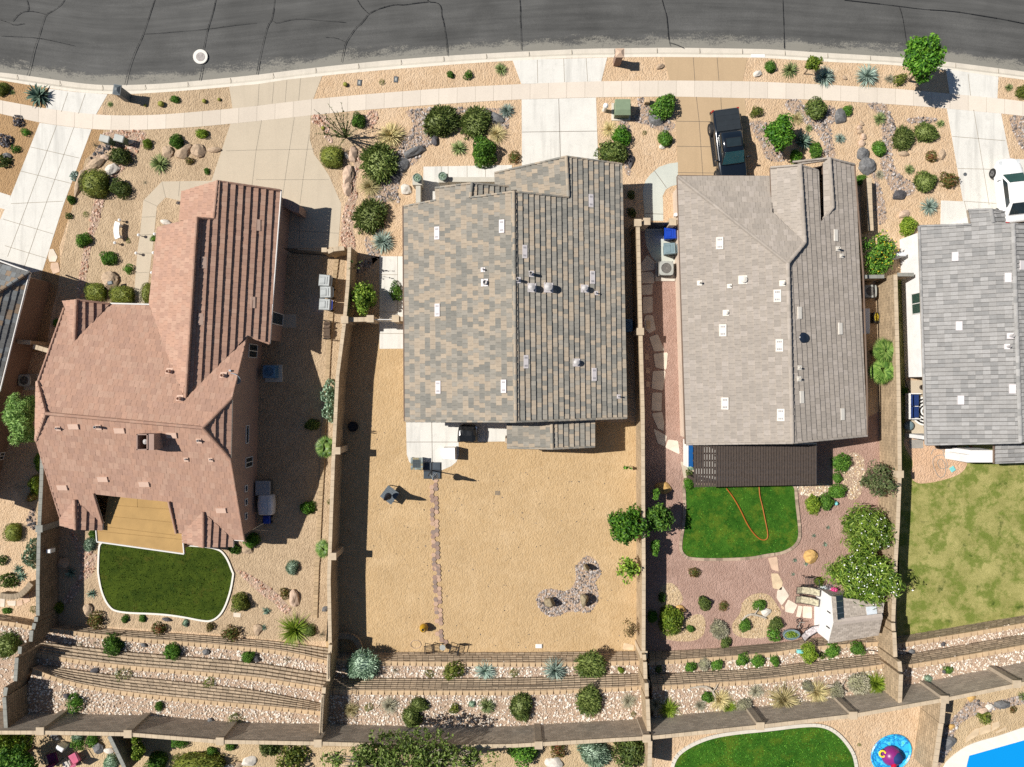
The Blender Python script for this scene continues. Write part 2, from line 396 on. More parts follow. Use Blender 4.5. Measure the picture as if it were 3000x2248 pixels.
def strip(m, a, b, za, zb, mat=0, c=(1, 1, 1)):
    """long band between two survey lines, uv in metres (along, across)"""
    A = [W(p, za) for p in a]; B = [W(p, zb) for p in b]; u = 0
    if m.uv is None: m.uv = []
    for i in range(len(A) - 1):
        du = (A[i + 1] - A[i]).length
        m.poly([A[i], B[i], B[i + 1], A[i + 1]], mat, c)
        wa, wb = 0.0, (B[i] - A[i]).length
        m.uv.append([(u, wa), (u, wb), (u + du, (B[i + 1] - A[i + 1]).length), (u + du, wa)]); u += du
def lift(l, f): return [(x, y + f) for x, y in l]
rd = M(); rd.uv = []
A = [W(p, -0.16) for p in l_asph]
nrm = []
for i in range(len(A)):
    t = (A[min(i + 1, len(A) - 1)] - A[max(0, i - 1)]).normalized(); nrm.append(Vector((-t.y, t.x, 0)))
u = 0; bands = [-0.05, 0.6, 1.5, 3, 6, 11.5]
for i in range(len(A) - 1):
    du = (A[i + 1] - A[i]).length
    for b0, b1 in zip(bands, bands[1:]):
        P0, P1, P2, P3 = A[i] + nrm[i] * b0, A[i + 1] + nrm[i + 1] * b0, A[i + 1] + nrm[i + 1] * b1, A[i] + nrm[i] * b1
        cr = lambda P, bb: Vector((P.x, P.y, -0.16 + 0.012 * min(bb, 11 - bb)))
        rd.poly([cr(P0, b0), cr(P1, b0), cr(P2, b1), cr(P3, b1)]); rd.uv.append([(u, b0), (u + du, b0), (u + du, b1), (u, b1)])
    u += du
tag(rd.build('road', 'asphalt', off=(0, 0, 0)), 'dark grey asphalt street curving past the front yards', 'road', kind='structure')
# cracks
cr = M()
CR = '''A1 1250,0 1210,120 1160,270 1130,340 1100,400 1060,500 1030,600 1010,685|A1 1745,0 1720,110 1680,230 1660,330 1645,400|A1 1640,520 1625,600 1615,650|A1 520,0 490,45 430,85 370,115 340,200 310,300 285,370 265,440 245,530 220,610|A1 0,160 60,180 110,205 190,190|A1 215,0 230,50 225,90|A1 100,170 150,110 210,88 290,95 370,118|A1 1160,275 1280,268 1400,258 1680,235 1850,210 2072,185|A1 0,290 130,295 300,305 450,335 600,370|A2 150,0 140,90 125,165 95,200 60,330 30,460 5,600|A2 1390,15 1290,25 1200,40 1130,36 1060,50 980,75 910,110 860,180 800,230 760,290 720,350 705,430 690,500|A2 820,0 845,45 875,80 910,110|A2 1390,-20 1390,15 1470,20 1500,60 1500,120 1515,170 1525,230 1540,330 1550,450|A2 125,165 165,190 250,165 350,150 520,165 720,180|A2 560,300 650,305 720,340|A3 62,0 68,70 65,150 72,250 75,400|A3 1215,0 1230,60 1250,120 1258,200 1265,300 1280,370|A3 1275,345 1330,360 1390,388|A4 120,0 124,110 128,230 132,390|A4 1065,60 1085,120 1100,200 1120,340|A4 620,0 850,25 1060,50 1250,75 1500,90 1700,122 1900,155 2072,190|A3 0,60 700,35 1400,50|A2 700,240 1100,200'''
for k, s in enumerate(CR.split('|')):
    p = L(s); p = smooth_open(p, 1) if len(p) > 2 else p
    wd = 0.014 if k in (7, 8, 13, 14, 21, 22) else 0.025
    if k >= 21: continue
    P = [W(a, -0.06) for a in p]
    for i, (a, b) in enumerate(zip(P, P[1:])):
        t = (b - a).normalized(); nn = Vector((-t.y, t.x, 0)) * wd * rng.uniform(0.5, 1.1)
        for e in (a, b): e.z = -0.06
        cr.poly([a - nn - t * .02, b - nn + t * .02, b + nn + t * .02, a + nn - t * .02])
tag(cr.build('road_crack', 'crack_seal'), 'thin black crack lines running across the asphalt street', 'cracks', kind='structure')
kb = M(); kb.uv = []
def between(a, b, f): return [(p[0], p[1] * (1 - f) + q_[1] * f) for p, q_ in zip(a, b)]
strip(kb, l_asph, between(l_asph, l_curb, 0.50), -0.145, -0.15, 0, (0.98, 0.97, 0.95))
strip(kb, between(l_asph, l_curb, 0.50), between(l_asph, l_curb, 0.70), -0.15, 0.0, 0, (0.92, 0.91, 0.88))
strip(kb, between(l_asph, l_curb, 0.70), l_curb, 0.0, 0.005, 0, (1.12, 1.12, 1.1))
for i in range(3, len(xs) - 3, 5):   # joints every few metres
    x = xs[i]; a = (x, l_asph[i][1]); b = (x, l_curb[i][1])
    kb.poly([W((x - .7, a[1] + 1), -0.135), W((x + .7, a[1] + 1), -0.135), W((x + .7, b[1]), 0.012), W((x - .7, b[1]), 0.012)], 1)
    kb.uv.append([(0, 0)] * 4)
tag(kb.build('curb', ['concrete_curb', 'joint_soft'], off=(0, 0, 0)), 'pale concrete kerb and gutter along the asphalt street', 'curb', kind='structure')

# yard surfaces; each sheet a few millimetres above the one below
def band(l1, l2, x0, x1):
    return [p for p in l1 if x0 <= p[0] <= x1] + [p for p in l2 if x0 <= p[0] <= x1][::-1]
fy = M(); pl = [W(p, 0) for p in l_curb] + [W((3150, 2000), 0), W((-150, 2000), 0)]
fy.prism(pl, -0.36, 0.0)
tag(fy.build('front_yard', 'tan_gravel'), 'tan gravel yard surface between the houses and the kerb', 'yard', kind='structure')
sheet('parkway_gravel', band(l_curb, l_walk_u, 300, 900), 0.004, 'brown_gravel', 'coarse brown gravel verge with barrel cacti beside the tan driveway', 'gravel')
sheet('side_yard', 'A1 -300,640 0,650 400,718 380,885 0,812 -300,750', 0.004, 'dirt', 'brown dirt verge round the large spiky agave', 'yard')
sheet('side_yard', 'A1 -200,880 0,920 320,995 90,1590 B1 0,40 -200,0', 0.004, 'dirt', 'brown dirt yard planted with dark purple succulents', 'yard')
sheet('side_yard', 'A1 740,1048 840,1052 800,1200 700,1290 640,1480 600,1658 B1 560,230 480,480 490,740 420,1000 370,1330 250,1330 345,670 515,110', 0.004, 'dirt', 'narrow strip of brown dirt right of the white driveway', 'yard')
sheet('front_yard', 'A1 840,1052 1865,1005 1780,1480 1480,1550 B1 1480,300 1220,940 890,940 520,915 430,1130 470,800 500,550 570,230 620,20 A1 620,1560 690,1290 800,1200', 0.005, 'brown_gravel', 'coarse brown gravel front yard of the pink roofed house', 'yard')
sheet('side_yard', 'A2 440,935 850,905 820,1100 760,1400 700,1640 B2 690,100 640,50 600,0 A2 480,1290 430,1120', 0.004, 'brown_gravel', 'brown gravel strip with ocotillo beside the tan driveway', 'yard')
sheet('back_yard', 'B2 100,480 720,540 C2 690,0 640,1000 610,1640 D2 580,640 0,620 D1 2072,600 300,480 C1 330,1200 100,900 C1 1800,0', 0.004, 'brown_gravel', 'coarse brown gravel back yard of the pink roofed house', 'yard')
sheet('back_yard', 'B2 740,1060 1200,1060 C2 1200,370 C3 1050,380 1075,1650 D3 1080,735 D2 2072,760 560,760 C2 640,1000', 0.004, 'gold_gravel', 'golden decomposed granite back yard of the mottled roof house', 'yard')
sheet('side_yard', 'B3 1020,290 1345,290 C3 1500,700 2072,700 C4 890,300 1050,300 1060,1650 D4 1000,620 0,700 D3 2072,760 1090,760 C3 1060,700', 0.004, 'red_gravel', 'red crushed gravel yard beside the taupe roofed house', 'yard')
sheet('back_yard', 'B4 1040,700 1110,700 C4 1110,540 2500,540 D4 2500,420 1040,620', 0.004, 'lawn_dry', 'patchy yellow green lawn behind the white walled house', 'lawn')

def slab(name, pts, z, mat, label, cat='driveway', joints='', kind='structure', jm='joint_soft', tone=(1, 1, 1), jw=0.016):
    m = M(); p = L(pts) if isinstance(pts, str) else pts
    m.prism([W(a, z) for a in p], -0.1, z, 0, tone)
    for s in joints.split('|'):
        if not s.strip(): continue
        l = [W(a, z + 0.004) for a in L(s)]
        for a, b in zip(l, l[1:]):
            t = (b - a).normalized(); nn = Vector((-t.y, t.x, 0)) * jw
            m.poly([a - nn, b - nn, b + nn, a + nn], 1)
    return tag(m.build(name, [mat, jm]), label, cat, None, kind)

sw = M()
U = [W(p, 0.016) for p in l_walk_u]; Lo = [W(p, 0.016) for p in l_walk_l]
sw.prism([Vector((p.x, p.y, 0)) for p in U] + [Vector((p.x, p.y, 0)) for p in Lo[::-1]], -0.1, 0.012, 1)
nU = 620; Ur, Lr = resample(U, nU), resample(Lo, nU); i = 0; tot = sum((b - a).length for a, b in zip(U, U[1:])); per = tot / (nU - 1)
while i < nU - 2:
    j = min(nU - 1, i + int(round((1.22 if (i // 40) % 2 else 1.3) / per)))
    x = W((0, 0)).x; px = Ur[i].x * F / H + 1500
    tan = 480 < px < 920; tn = rng.uniform(0.95, 1.06)
    tone = (tn * (0.93 if tan else 1), tn * (0.92 if tan else 1), tn * (0.9 if tan else 1.0))
    if 1740 > px > 1520 or 2780 < px < 2950 or 130 < px < 280: tone = tuple(t * 1.04 for t in tone)
    e = 0.016 / max(0.3, (Ur[j] - Ur[i]).length)
    a0, a1 = Ur[i].lerp(Ur[j], e), Ur[j]; b0, b1 = Lr[i].lerp(Lr[j], e), Lr[j]
    mid_u = Ur[(i + j) // 2]; mid_l = Lr[(i + j) // 2]
    sw.poly([b0, mid_l, b1, a1, mid_u, a0], 0, tone); i = j
tag(sw.build('sidewalk', ['concrete_walk', 'joint_soft']), 'long pale concrete sidewalk of jointed slabs following the street', 'sidewalk', kind='structure')

slab('driveway', 'A1 395,718 600,745 870,765 775,932 370,885', 0.012, 'concrete_white', 'white concrete driveway apron beside the slate mailbox', joints='A1 550,750 497,905|A1 690,760 635,920')
slab('driveway', 'A1 320,995 540,1025 740,1048 515,1655 B1 345,670 250,690 0,595 -200,560 -200,300 0,260 A1 90,1580', 0.012, 'concrete_white', 'long white concrete driveway running down the left edge',
     joints='A1 458,1015 225,1640 B1 60,560|A1 598,1030 370,1655 B1 190,660|A1 245,1190 640,1280|A1 165,1385 575,1485|B1 90,130 510,110|B1 25,255 430,375|B1 40,470 400,580')
slab('path', 'B1 0,38 85,65 45,178 0,165 -150,130 -150,0', 0.013, 'concrete_white', 'short white concrete path joining the driveway at the left edge', 'path')
slab('driveway', 'A1 1855,703 1985,690 2072,684 A2 250,645 535,616 462,806 0,857 A1 1882,882', 0.012, 'concrete_tan', 'tan concrete driveway apron in front of the pink roofed house', joints='A2 25,680 15,855|A2 145,665 130,840|A2 250,648 235,830|A2 360,636 345,815')
slab('driveway', 'A1 1865,1003 2072,980 A2 442,935 435,1130 470,1250 530,1330 590,1420 650,1560 690,1650 B2 690,140 665,480 530,490 100,490 B2 100,0 A1 1700,1500', 0.012, 'concrete_tan', 'wide tan concrete driveway with curved edge by the pink roofed house',
     joints='A2 45,975 0,1220 A1 2040,1500|A2 310,950 270,1210 215,1590|A2 430,1090 380,1455 355,1650|A1 1830,1222 2072,1215 A2 470,1208|A2 0,1455 590,1455|B2 330,350 670,370|B2 355,145 350,500')
slab('path', 'A1 1310,1470 1775,1463 1775,1620 1480,1630 B1 1340,80 1270,150 1240,450 1200,770 1190,950 1080,950 1090,790 1110,530 1130,400 1160,105', 0.0125, 'concrete_tan', 'tan concrete walkway curling to the door of the pink roofed house', 'path',
     joints='A1 1310,1470 1340,1600|A1 1455,1468 1445,1590|B1 1165,100 1270,150|B1 1145,240 1255,235|B1 1130,382 1245,378|B1 1110,530 1230,530|B1 1095,690 1205,685')
slab('driveway', 'A3 5,491 250,480 770,467 722,660 75,680', 0.012, 'concrete_white', 'white concrete driveway apron of the mottled roof house', joints='A3 205,485 208,672|A3 418,475 425,665|A3 600,470 612,660')
slab('driveway', 'A3 78,806 680,790 700,1400 80,1400', 0.012, 'concrete_white', 'white concrete driveway in front of the mottled roof house', joints='A3 378,800 395,1400|A3 82,1070 690,1062', jm='joint')
slab('path', 'A2 1355,1350 2045,1337 2072,1337 2072,1700 1340,1700 1340,1640 1355,1400', 0.0125, 'concrete_white', 'white concrete entry walk of the mottled roof house', 'path', joints='A2 1500,1348 1500,1420|A2 1555,1347 1555,1440|A2 1708,1345 1708,1440|A2 1858,1342 1858,1440')
slab('driveway', 'A3 1225,464 1905,467 1867,660 1277,654', 0.012, 'concrete_sand', 'sand coloured driveway apron of the taupe roofed house', joints='A3 1467,465 1480,653|A3 1660,466 1675,655', jm='joint')
slab('driveway', 'A3 1318,783 1885,795 1925,1500 1345,1500', 0.012, 'concrete_sand', 'sand coloured concrete driveway under the dark pickup truck', joints='A3 1492,785 1515,985 1550,1500|A3 1690,790 1700,985 1740,1500|A3 1325,982 1900,990|A3 1335,1185 1910,1192|A3 1340,1398 1920,1405', jm='joint')
slab('path', 'A3 1342,1315 1270,1325 1190,1352 1120,1412 1080,1465 1062,1530 1058,1600 B3 1060,50 1075,265 1225,270 1222,100 A3 1218,1590 1245,1535 1290,1508 1345,1495', 0.0125, 'concrete_blue', 'curved bluish concrete walk beside the taupe roofed house', 'path', joints='A3 1150,1380 1250,1520|B3 1075,210 1225,215', jm='joint')
slab('driveway', 'A4 1440,560 1865,622 1857,797 1470,760', 0.012, 'concrete_white', 'pale stained driveway apron beside the large street tree', joints='A4 1620,600 1640,775')
slab('driveway', 'A4 1448,880 1885,912 1960,1290 2200,1290 B4 2200,300 1610,300 A4 1580,1640', 0.012, 'concrete_white', 'pale concrete driveway with tyre stains under the white car', joints='A4 1665,890 1790,1658|A4 1490,1105 1920,1140|A4 1535,1365 1990,1375|B4 1585,110 1870,130')
slab('path', 'B4 1400,104 1590,112 1620,190 1620,330 1395,330', 0.0125, 'concrete_white', 'short pale concrete path at the white walled house front', 'path', joints='B4 1590,112 1605,180')
slab('path', 'B2 1000,556 1200,556 1200,1060 1000,1060', 0.0125, 'concrete_white', 'white concrete side path left of the mottled roof house', 'path', joints='B2 1145,556 1145,1060|B2 1000,705 1145,705|B2 1000,1005 1145,1010')
slab('path', 'B2 998,1080 1210,1080 1210,1303 1000,1305', 0.0126, 'concrete_white', 'white concrete pad inside the side gate', 'path', joints='B2 1000,1180 1200,1182')
slab('patio', 'C2 1213,330 2060,330 2030,535 1640,540 1640,650 1622,700 1580,735 1500,770 1420,775 1340,765 1285,745 1240,700 1220,640', 0.0125, 'concrete_white', 'white concrete back patio with rounded corners', 'patio', joints='C2 1422,375 1428,770|C2 1215,540 1640,540|C2 1862,380 1862,535', jm='joint')
slab('path', 'B2 220,1025 325,1025 325,1135 215,1133', 0.0126, 'concrete_tan', 'small concrete door pad beside the pink roofed house', 'path')
slab('patio', 'B3 1080,295 1345,290 1345,750 1180,755 1165,600 1130,560 1090,480 1075,380', 0.0125, 'concrete_blue', 'bluish concrete pad under the wheeled bins', 'patio', jm='joint')
slab('patio', 'B4 1110,1555 C4 1110,60 1130,40 1300,40 1300,520 1120,500', 0.0125, 'concrete_tan', 'concrete side porch floor of the white walled house', 'patio')
slab('patio', 'B4 2,0 3,0 3,2', 0.001, 'concrete_tan', 'x', 'patio') if False else None
sheet('bare_patch', 'C4 1100,500 1350,540 1640,600 1620,680 1600,760 1520,820 1330,870 1200,880 1150,820 1180,700 1130,620 1100,560', 0.008, 'bare_earth', 'bare earth patch with coiled hose at the lawn corner', 'yard', sm=2)
slab('patio', 'C3 1365,700 1470,700 1480,830 1390,830', 0.0125, 'concrete_tan', 'tan concrete edge of the pergola patio', 'patio')
slab('patio', 'C3 1420,545 2072,545 C4 395,545 395,880 C3 1470,900', 0.011, 'concrete_white', 'concrete patio slab under the dark pergola', 'patio')

def lawn(pts, z, mat, label, border=None, bw=0.16, blab='', bmat='coping_white'):
    p = smooth_closed(L(pts), 3); P3 = [W(a, z) for a in p]
    m = M(); m.prism(P3, z - 0.05, z + 0.03)
    tag(m.build('lawn', mat), label, 'lawn', kind='structure')
    # short upstanding blades so the turf has a nap and an uneven edge
    a = np.array([[v.x, v.y] for v in P3]); b = M(); lo, hi = a.min(0), a.max(0); k = 0
    nb = int(min(9000, (hi - lo).prod() * 55)); pts2 = [(v.x, v.y) for v in P3]
    for _ in range(nb):
        x, y = rng.uniform(lo, hi)
        if not inside(pts2, x, y): continue
        h = rng.uniform(0.03, 0.075); an = rng.uniform(0, 6.28); dx, dy = math.cos(an) * 0.04, math.sin(an) * 0.04; lx, ly = rng.uniform(-.06, .06, 2)
        b.poly([(x - dx, y - dy, z + .025), (x + dx, y + dy, z + .025), (x + lx, y + ly, z + .03 + h)])
    tag(b.build('grass', mat + '_blade'), 'short grass blades of the ' + label, 'grass', kind='stuff')
    if border:
        c = M(); n = len(P3)
        for i in range(n):
            t = (P3[(i + 1) % n] - P3[i - 1]).normalized(); nn = Vector((t.y, -t.x, 0)); P3[i] = P3[i]
        cen = sum(P3, Vector()) / n
        for i in range(n):
            j = (i + 1) % n
            def out(k):
                t = (P3[(k + 1) % n] - P3[k - 1]).normalized(); nn = Vector((t.y, -t.x, 0))
                if nn.dot(P3[k] - cen) < 0: nn = -nn
                return P3[k] + nn * bw
            oi, oj = out(i), out(j); zz = Vector((0, 0, 0.08)); tn = (1, 1, 1) if border == 'smooth' else (lambda v: (.40 * v, .30 * v, .22 * v))(rng.uniform(.6, 1.2))
            c.poly([P3[i] + zz, P3[j] + zz, oj + zz, oi + zz], 0, tn); c.poly([oi, oi + zz, oj + zz, oj], 0, tn); c.poly([P3[j], P3[j] + zz, P3[i] + zz, P3[i]], 0, tn)
        tag(c.build('lawn_edging', bmat), blab, 'edging')
m_leaf('lawn_dark_blade', [(0.014, 0.035, 0.004), (0.03, 0.065, 0.007), (0.07, 0.10, 0.012)], 0.7, 0.1)
m_leaf('lawn_bright_blade', [(0.012, 0.06, 0.005), (0.03, 0.125, 0.008), (0.09, 0.2, 0.02)], 0.7, 0.1)
m_attr('edge_stone', 0.95, 0.15)
lawn('C1 820,1340 1000,1340 1500,1380 1760,1400 1830,1470 1880,1600 D1 1885,90 1860,240 1800,400 1720,468 1640,465 1500,435 1300,408 950,398 880,340 830,230 805,90 C1 805,1560 808,1440', 0.02, 'lawn_dark', 'kidney shaped dark green lawn behind the pink roofed house', 'smooth', 0.12, 'white concrete kerb round the kidney shaped dark lawn', 'coping_white')
lawn('C3 1395,830 1480,900 2072,880 C4 210,870 215,1000 245,1250 240,1330 190,1390 100,1430 0,1440 C3 1900,1475 1450,1480 1385,1440 1370,1380 1400,1200 1410,1050', 0.02, 'lawn_bright', 'bright green lawn below the dark pergola', 'stone', 0.2, 'tan stone edging round the bright green pergola lawn', 'edge_stone')
# ------------------------------------------------------------------ terraces behind the yards
def rocks(name, label, poly, z, per_m2, size, mat, cat='rocks', flat=0.6):
    """loose stones nobody would count, lying in a bed"""
    p2 = [(v.x, v.y) for v in poly]; a = np.array(p2); lo, hi = a.min(0), a.max(0)
    n = int(min(9000, (hi - lo).prod() * per_m2)); V = []; Fc = []; k = 0
    base = np.array([(0, 0, 1), (.94, 0, .25), (.29, .85, .25), (-.72, .53, .2), (-.72, -.53, .25), (.29, -.85, .3), (.6, .45, -.5), (-.35, .6, -.5), (-.7, 0, -.5), (-.2, -.65, -.5), (.62, -.4, -.5)])
    fc = [(0, 1, 2), (0, 2, 3), (0, 3, 4), (0, 4, 5), (0, 5, 1), (1, 6, 2), (2, 7, 3), (3, 8, 4), (4, 9, 5), (5, 10, 1), (2, 6, 7), (3, 7, 8), (4, 8, 9), (5, 9, 10), (1, 10, 6)]
    for _ in range(n):
        x, y = rng.uniform(lo, hi)
        if not inside(p2, x, y): continue
        s = size * (0.55 + rng.random() ** 2 * 1.1); an = rng.uniform(0, 6.28); ca, sa = math.cos(an), math.sin(an)
        b = base * (1 + rng.uniform(-.25, .25, base.shape)) * (s, s * rng.uniform(.6, .95), s * flat * rng.uniform(.7, 1.2))
        zz = z + s * flat * 0.3
        V.append(np.stack([x + b[:, 0] * ca - b[:, 1] * sa, y + b[:, 0] * sa + b[:, 1] * ca, zz + b[:, 2]], 1))
        Fc += [tuple(i + k for i in f) for f in fc]; k += len(base)
    if not V: return
    m = M(); m.v = [tuple(r) for r in np.concatenate(V)]; m.f = Fc; m.m = [0] * len(Fc); m.c = [(1, 1, 1)] * len(Fc)
    return tag(m.build(name, mat), label, cat, None, 'stuff')
m_rocks('rock_pink', [(0.42, 0.32, 0.23), (0.63, 0.52, 0.41), (0.70, 0.61, 0.50), (0.74, 0.67, 0.58), (0.80, 0.75, 0.68)])
m_rocks('rock_river', [(0.06, 0.055, 0.055), (0.25, 0.215, 0.195), (0.40, 0.345, 0.31), (0.52, 0.46, 0.42), (0.13, 0.115, 0.11), (0.66, 0.61, 0.57)])
m_rocks('rock_red', [(0.28, 0.14, 0.09), (0.52, 0.30, 0.20), (0.62, 0.42, 0.32), (0.68, 0.54, 0.45), (0.45, 0.26, 0.19)])
m_rocks('rock_dark', [(0.03, 0.03, 0.035), (0.08, 0.08, 0.085), (0.14, 0.13, 0.13), (0.2, 0.18, 0.17)])
m_rocks('rock_cream', [(0.5, 0.36, 0.2), (0.62, 0.5, 0.33), (0.7, 0.6, 0.45), (0.76, 0.7, 0.6)])
m_rocks('rock_tan', [(0.30, 0.2, 0.11), (0.45, 0.33, 0.2), (0.55, 0.42, 0.28), (0.62, 0.5, 0.36)])

def terrace(label, base, top, z0, z1, courses=6):
    N = 120
    A = resample([W(p, z0) for p in smooth_open(L(base), 2)], N); B = resample([W(p, z1) for p in smooth_open(L(top), 2)], N)
    m = M(); hc = (z1 - z0) / courses
    for c in range(courses):
        f0, f1 = c / courses, (c + 1) / courses
        La = [a.lerp(b, f0) for a, b in zip(A, B)]; Lb = [a.lerp(b, f1) for a, b in zip(A, B)]
        za, zb = z0 + c * hc, z0 + (c + 1) * hc
        tot = sum((b - a).length for a, b in zip(La, La[1:])); nb = max(4, int(tot / 0.42)); P = resample(La, nb + 1); Q = resample(Lb, nb + 1)
        for i in range(nb):
            t = rng.uniform(0.78, 1.15); tone = (0.43 * t, 0.335 * t, 0.235 * t)
            d0, d1 = (P[i + 1] - P[i]), (Q[i + 1] - Q[i]); g = 0.02 if c % 2 else 0.03
            a, b = P[i] + d0 * g, P[i + 1] - d0 * g; e, f = Q[i] + d1 * g, Q[i + 1] - d1 * g
            pa = lambda v, z: (v.x, v.y, z)
            j = rng.uniform(-0.012, 0.012); nn = Vector((-d0.y, d0.x, 0)).normalized() * j
            m.poly([pa(a + nn, za), pa(b + nn, za), pa(b + nn, zb), pa(a + nn, zb)], 0, tuple(v * 0.95 for v in tone))
            m.poly([pa(a + nn, zb), pa(b + nn, zb), pa(f, zb), pa(e, zb)], 0, tone)
        m.poly([(La[i].x, La[i].y - 0.03, za - .02) for i in range(N)] + [(Lb[i].x, Lb[i].y - 0.03, zb - 0.02) for i in range(N - 1, -1, -1)], 0, (0.15, 0.115, 0.08))
    o = m.build('retaining_wall', 'retaining_block'); tag(o, label, 'retaining wall')
    cp = M(); tot = sum((b - a).length for a, b in zip(B, B[1:])); nb = int(tot / 0.42); P = resample(B, nb + 1); back = Vector((0, -1, 0))
    for i in range(nb):
        a, b = P[i], P[i + 1]; t = (b - a); nn = Vector((t.y, -t.x, 0)).normalized()
        if nn.y > 0: nn = -nn
        v = rng.uniform(0.85, 1.08)
        cp.prism([a + t * .012 - nn * .02, b - t * .012 - nn * .02, b - t * 0.13 + nn * 0.27, a + t * 0.13 + nn * 0.27], z1 - 0.06, z1 + 0.07, 0, (v, v, v))
    cp.build('cap', 'cap_stone', o)
    return A, B
def bed(label, top, base2, z, label_r, dens=66, size=0.068, mat='rock_pink', kind='rock_bed'):
    """planting bed between the wall in front (top line) and what stands behind (base line)"""
    A = [W(p, z) for p in smooth_open(L(top), 2)]; B = [W(p, z) for p in smooth_open(L(base2), 2)]
    poly = A + B[::-1]; m = M(); m.prism(poly, z - 0.6, z - 0.04)
    tag(m.build(kind, 'bed_soil'), label, 'planting bed', None, 'structure')
    rocks('rock_mulch', label_r, poly, z - 0.03, dens, size, mat)
# lot of the pink roofed house: three walls
T = {}
T['l1'] = ('D1 320,492 500,500 1000,545 1800,597 2072,622 D2 200,640 600,690', 'D1 330,525 500,545 1000,602 1500,640 2072,690 D2 100,700 300,728 600,800')
T['l2'] = ('D1 280,640 470,652 1000,722 1600,765 2072,808 D2 200,840 600,905', 'D1 290,728 500,768 1000,832 1500,872 2072,925 D2 200,955 580,1020')
T['l3'] = ('D1 230,822 400,835 700,880 1000,918 1500,965 2072,1030 D2 200,1070 540,1140', 'D1 270,858 500,945 750,1000 1000,1042 1500,1100 2072,1152 D2 200,1170 530,1205')
terrace('lowest of three curved block terrace walls below the dark kidney lawn', *T['l1'], 0, 0.75, 4)
terrace('middle of three curved block terrace walls below the dark kidney lawn', *T['l2'], 0.72, 1.48, 4)
terrace('topmost of three curved block terrace walls below the dark kidney lawn', *T['l3'], 1.44, 2.2, 5)
bed('rock filled bed with three round green shrubs on the pink house slope', T['l1'][1], T['l2'][0], 0.72, 'pinkish white rocks round three round green shrubs on the terrace')
bed('narrow rock bed between upper terrace walls of the pink house', T['l2'][1], T['l3'][0], 1.45, 'pinkish white rocks in the narrow middle terrace strip')
RB = 'D1 100,1330 190,1312 440,1277 1150,1267 2072,1307 D2 480,1325 560,1328'
bed('wide rock slope above three terrace walls of the pink house', T['l3'][1], RB, 2.18, 'pinkish white rocks on the wide top slope of the pink house')
# mottled roof house
T['c1'] = ('D2 640,725 930,722 2072,727 D3 500,720 1040,715', 'D2 640,788 1000,800 2072,812 D3 500,808 1050,795')
T['c2'] = ('D2 600,935 2072,937 D3 500,912 1060,895', 'D2 570,1030 1000,1036 2072,1042 D3 500,1028 1070,998')
terrace('lower straight block terrace wall behind the two black chairs', *T['c1'], 0, 1.08, 6)
terrace('upper straight block terrace wall behind the two black chairs', *T['c2'], 1.05, 2.2, 6)
bed('planting bed between two straight terrace walls of the mottled roof house', T['c1'][1], T['c2'][0], 1.06, 'pinkish rocks between two straight terrace walls in the outlined lot')
bed('wide rock bed along the rear wall of the mottled roof house', T['c2'][1], 'D2 555,1335 560,1330 1200,1338 2072,1347 D3 200,1325 1010,1285 1080,1283', 2.18, 'pinkish rocks in the wide bed with big rosemary bushes')
# taupe roofed house
T['r1'] = ('D3 1110,718 1240,715 1700,690 2072,665 D4 250,622 560,590 950,560', 'D3 1110,800 1500,775 2072,737 D4 250,692 560,665 940,640')
T['r2'] = ('D3 1110,905 1600,880 2072,850 D4 200,822 500,785 760,755 950,738', 'D3 1130,1003 1600,975 2072,945 D4 400,885 800,845 975,815')
terrace('lower block terrace wall behind the shed of the taupe roofed lot', *T['r1'], 0, 1.08, 6)
terrace('upper block terrace wall behind the shed of the taupe roofed lot', *T['r2'], 1.05, 2.2, 6)
bed('planting bed with leafy bushes between the terrace walls by the shed', T['r1'][1], T['r2'][0], 1.06, 'pinkish rocks round the leafy bushes behind the shed')
bed('wide rock bed with dry grasses along the rear wall', T['r2'][1], 'D3 1150,1290 1240,1277 2072,1210 D4 0,1212 600,1130 1000,1075', 2.18, 'pale pinkish rocks in the wide bed of dry grasses')
# white walled house
T['w1'] = ('D4 1040,600 1400,540 2072,428 2500,350', 'D4 1030,660 1400,602 2072,492 2500,415')
T['w2'] = ('D4 1040,755 1400,700 2072,580 2500,500', 'D4 1060,838 1400,785 2072,668 2500,590')
terrace('lower block terrace wall along the patchy dry lawn', *T['w1'], 0, 1.08, 6)
terrace('upper block terrace wall along the patchy dry lawn', *T['w2'], 1.05, 2.2, 6)
bed('narrow pale rock bed above the patchy dry lawn', T['w1'][1], T['w2'][0], 1.06, 'pale pinkish rocks in the narrow bed above the dry lawn')
bed('wide weedy rock bed behind the patchy dry lawn', T['w2'][1], 'D4 1050,1066 1240,1040 1900,900 2072,870 2500,790', 2.18, 'pale rocks and weeds in the wide bed behind the dry lawn')
# left edge lot
T['e1'] = ('D1 -250,395 0,418 150,440 310,470', 'D1 -250,450 0,470 150,490 290,520')
T['e2'] = ('D1 -250,640 0,640 120,650 250,640', 'D1 -250,690 0,700 100,720 150,690')
terrace('block terrace wall at the far left edge lot', *T['e1'], 0, 0.9, 5)
bed('rock bed with a dark juniper at the far left edge', T['e1'][1], 'D1 -250,790 0,790 100,770 170,690', 0.9, 'pale rocks round the dark juniper at the left edge')
bed('upper rock bed at the far left edge', 'D1 -250,780 0,780 100,760 160,690', 'D1 -250,1400 0,1400 60,1340', 1.4, 'pale rocks below the slatted railing at the left edge', 20)
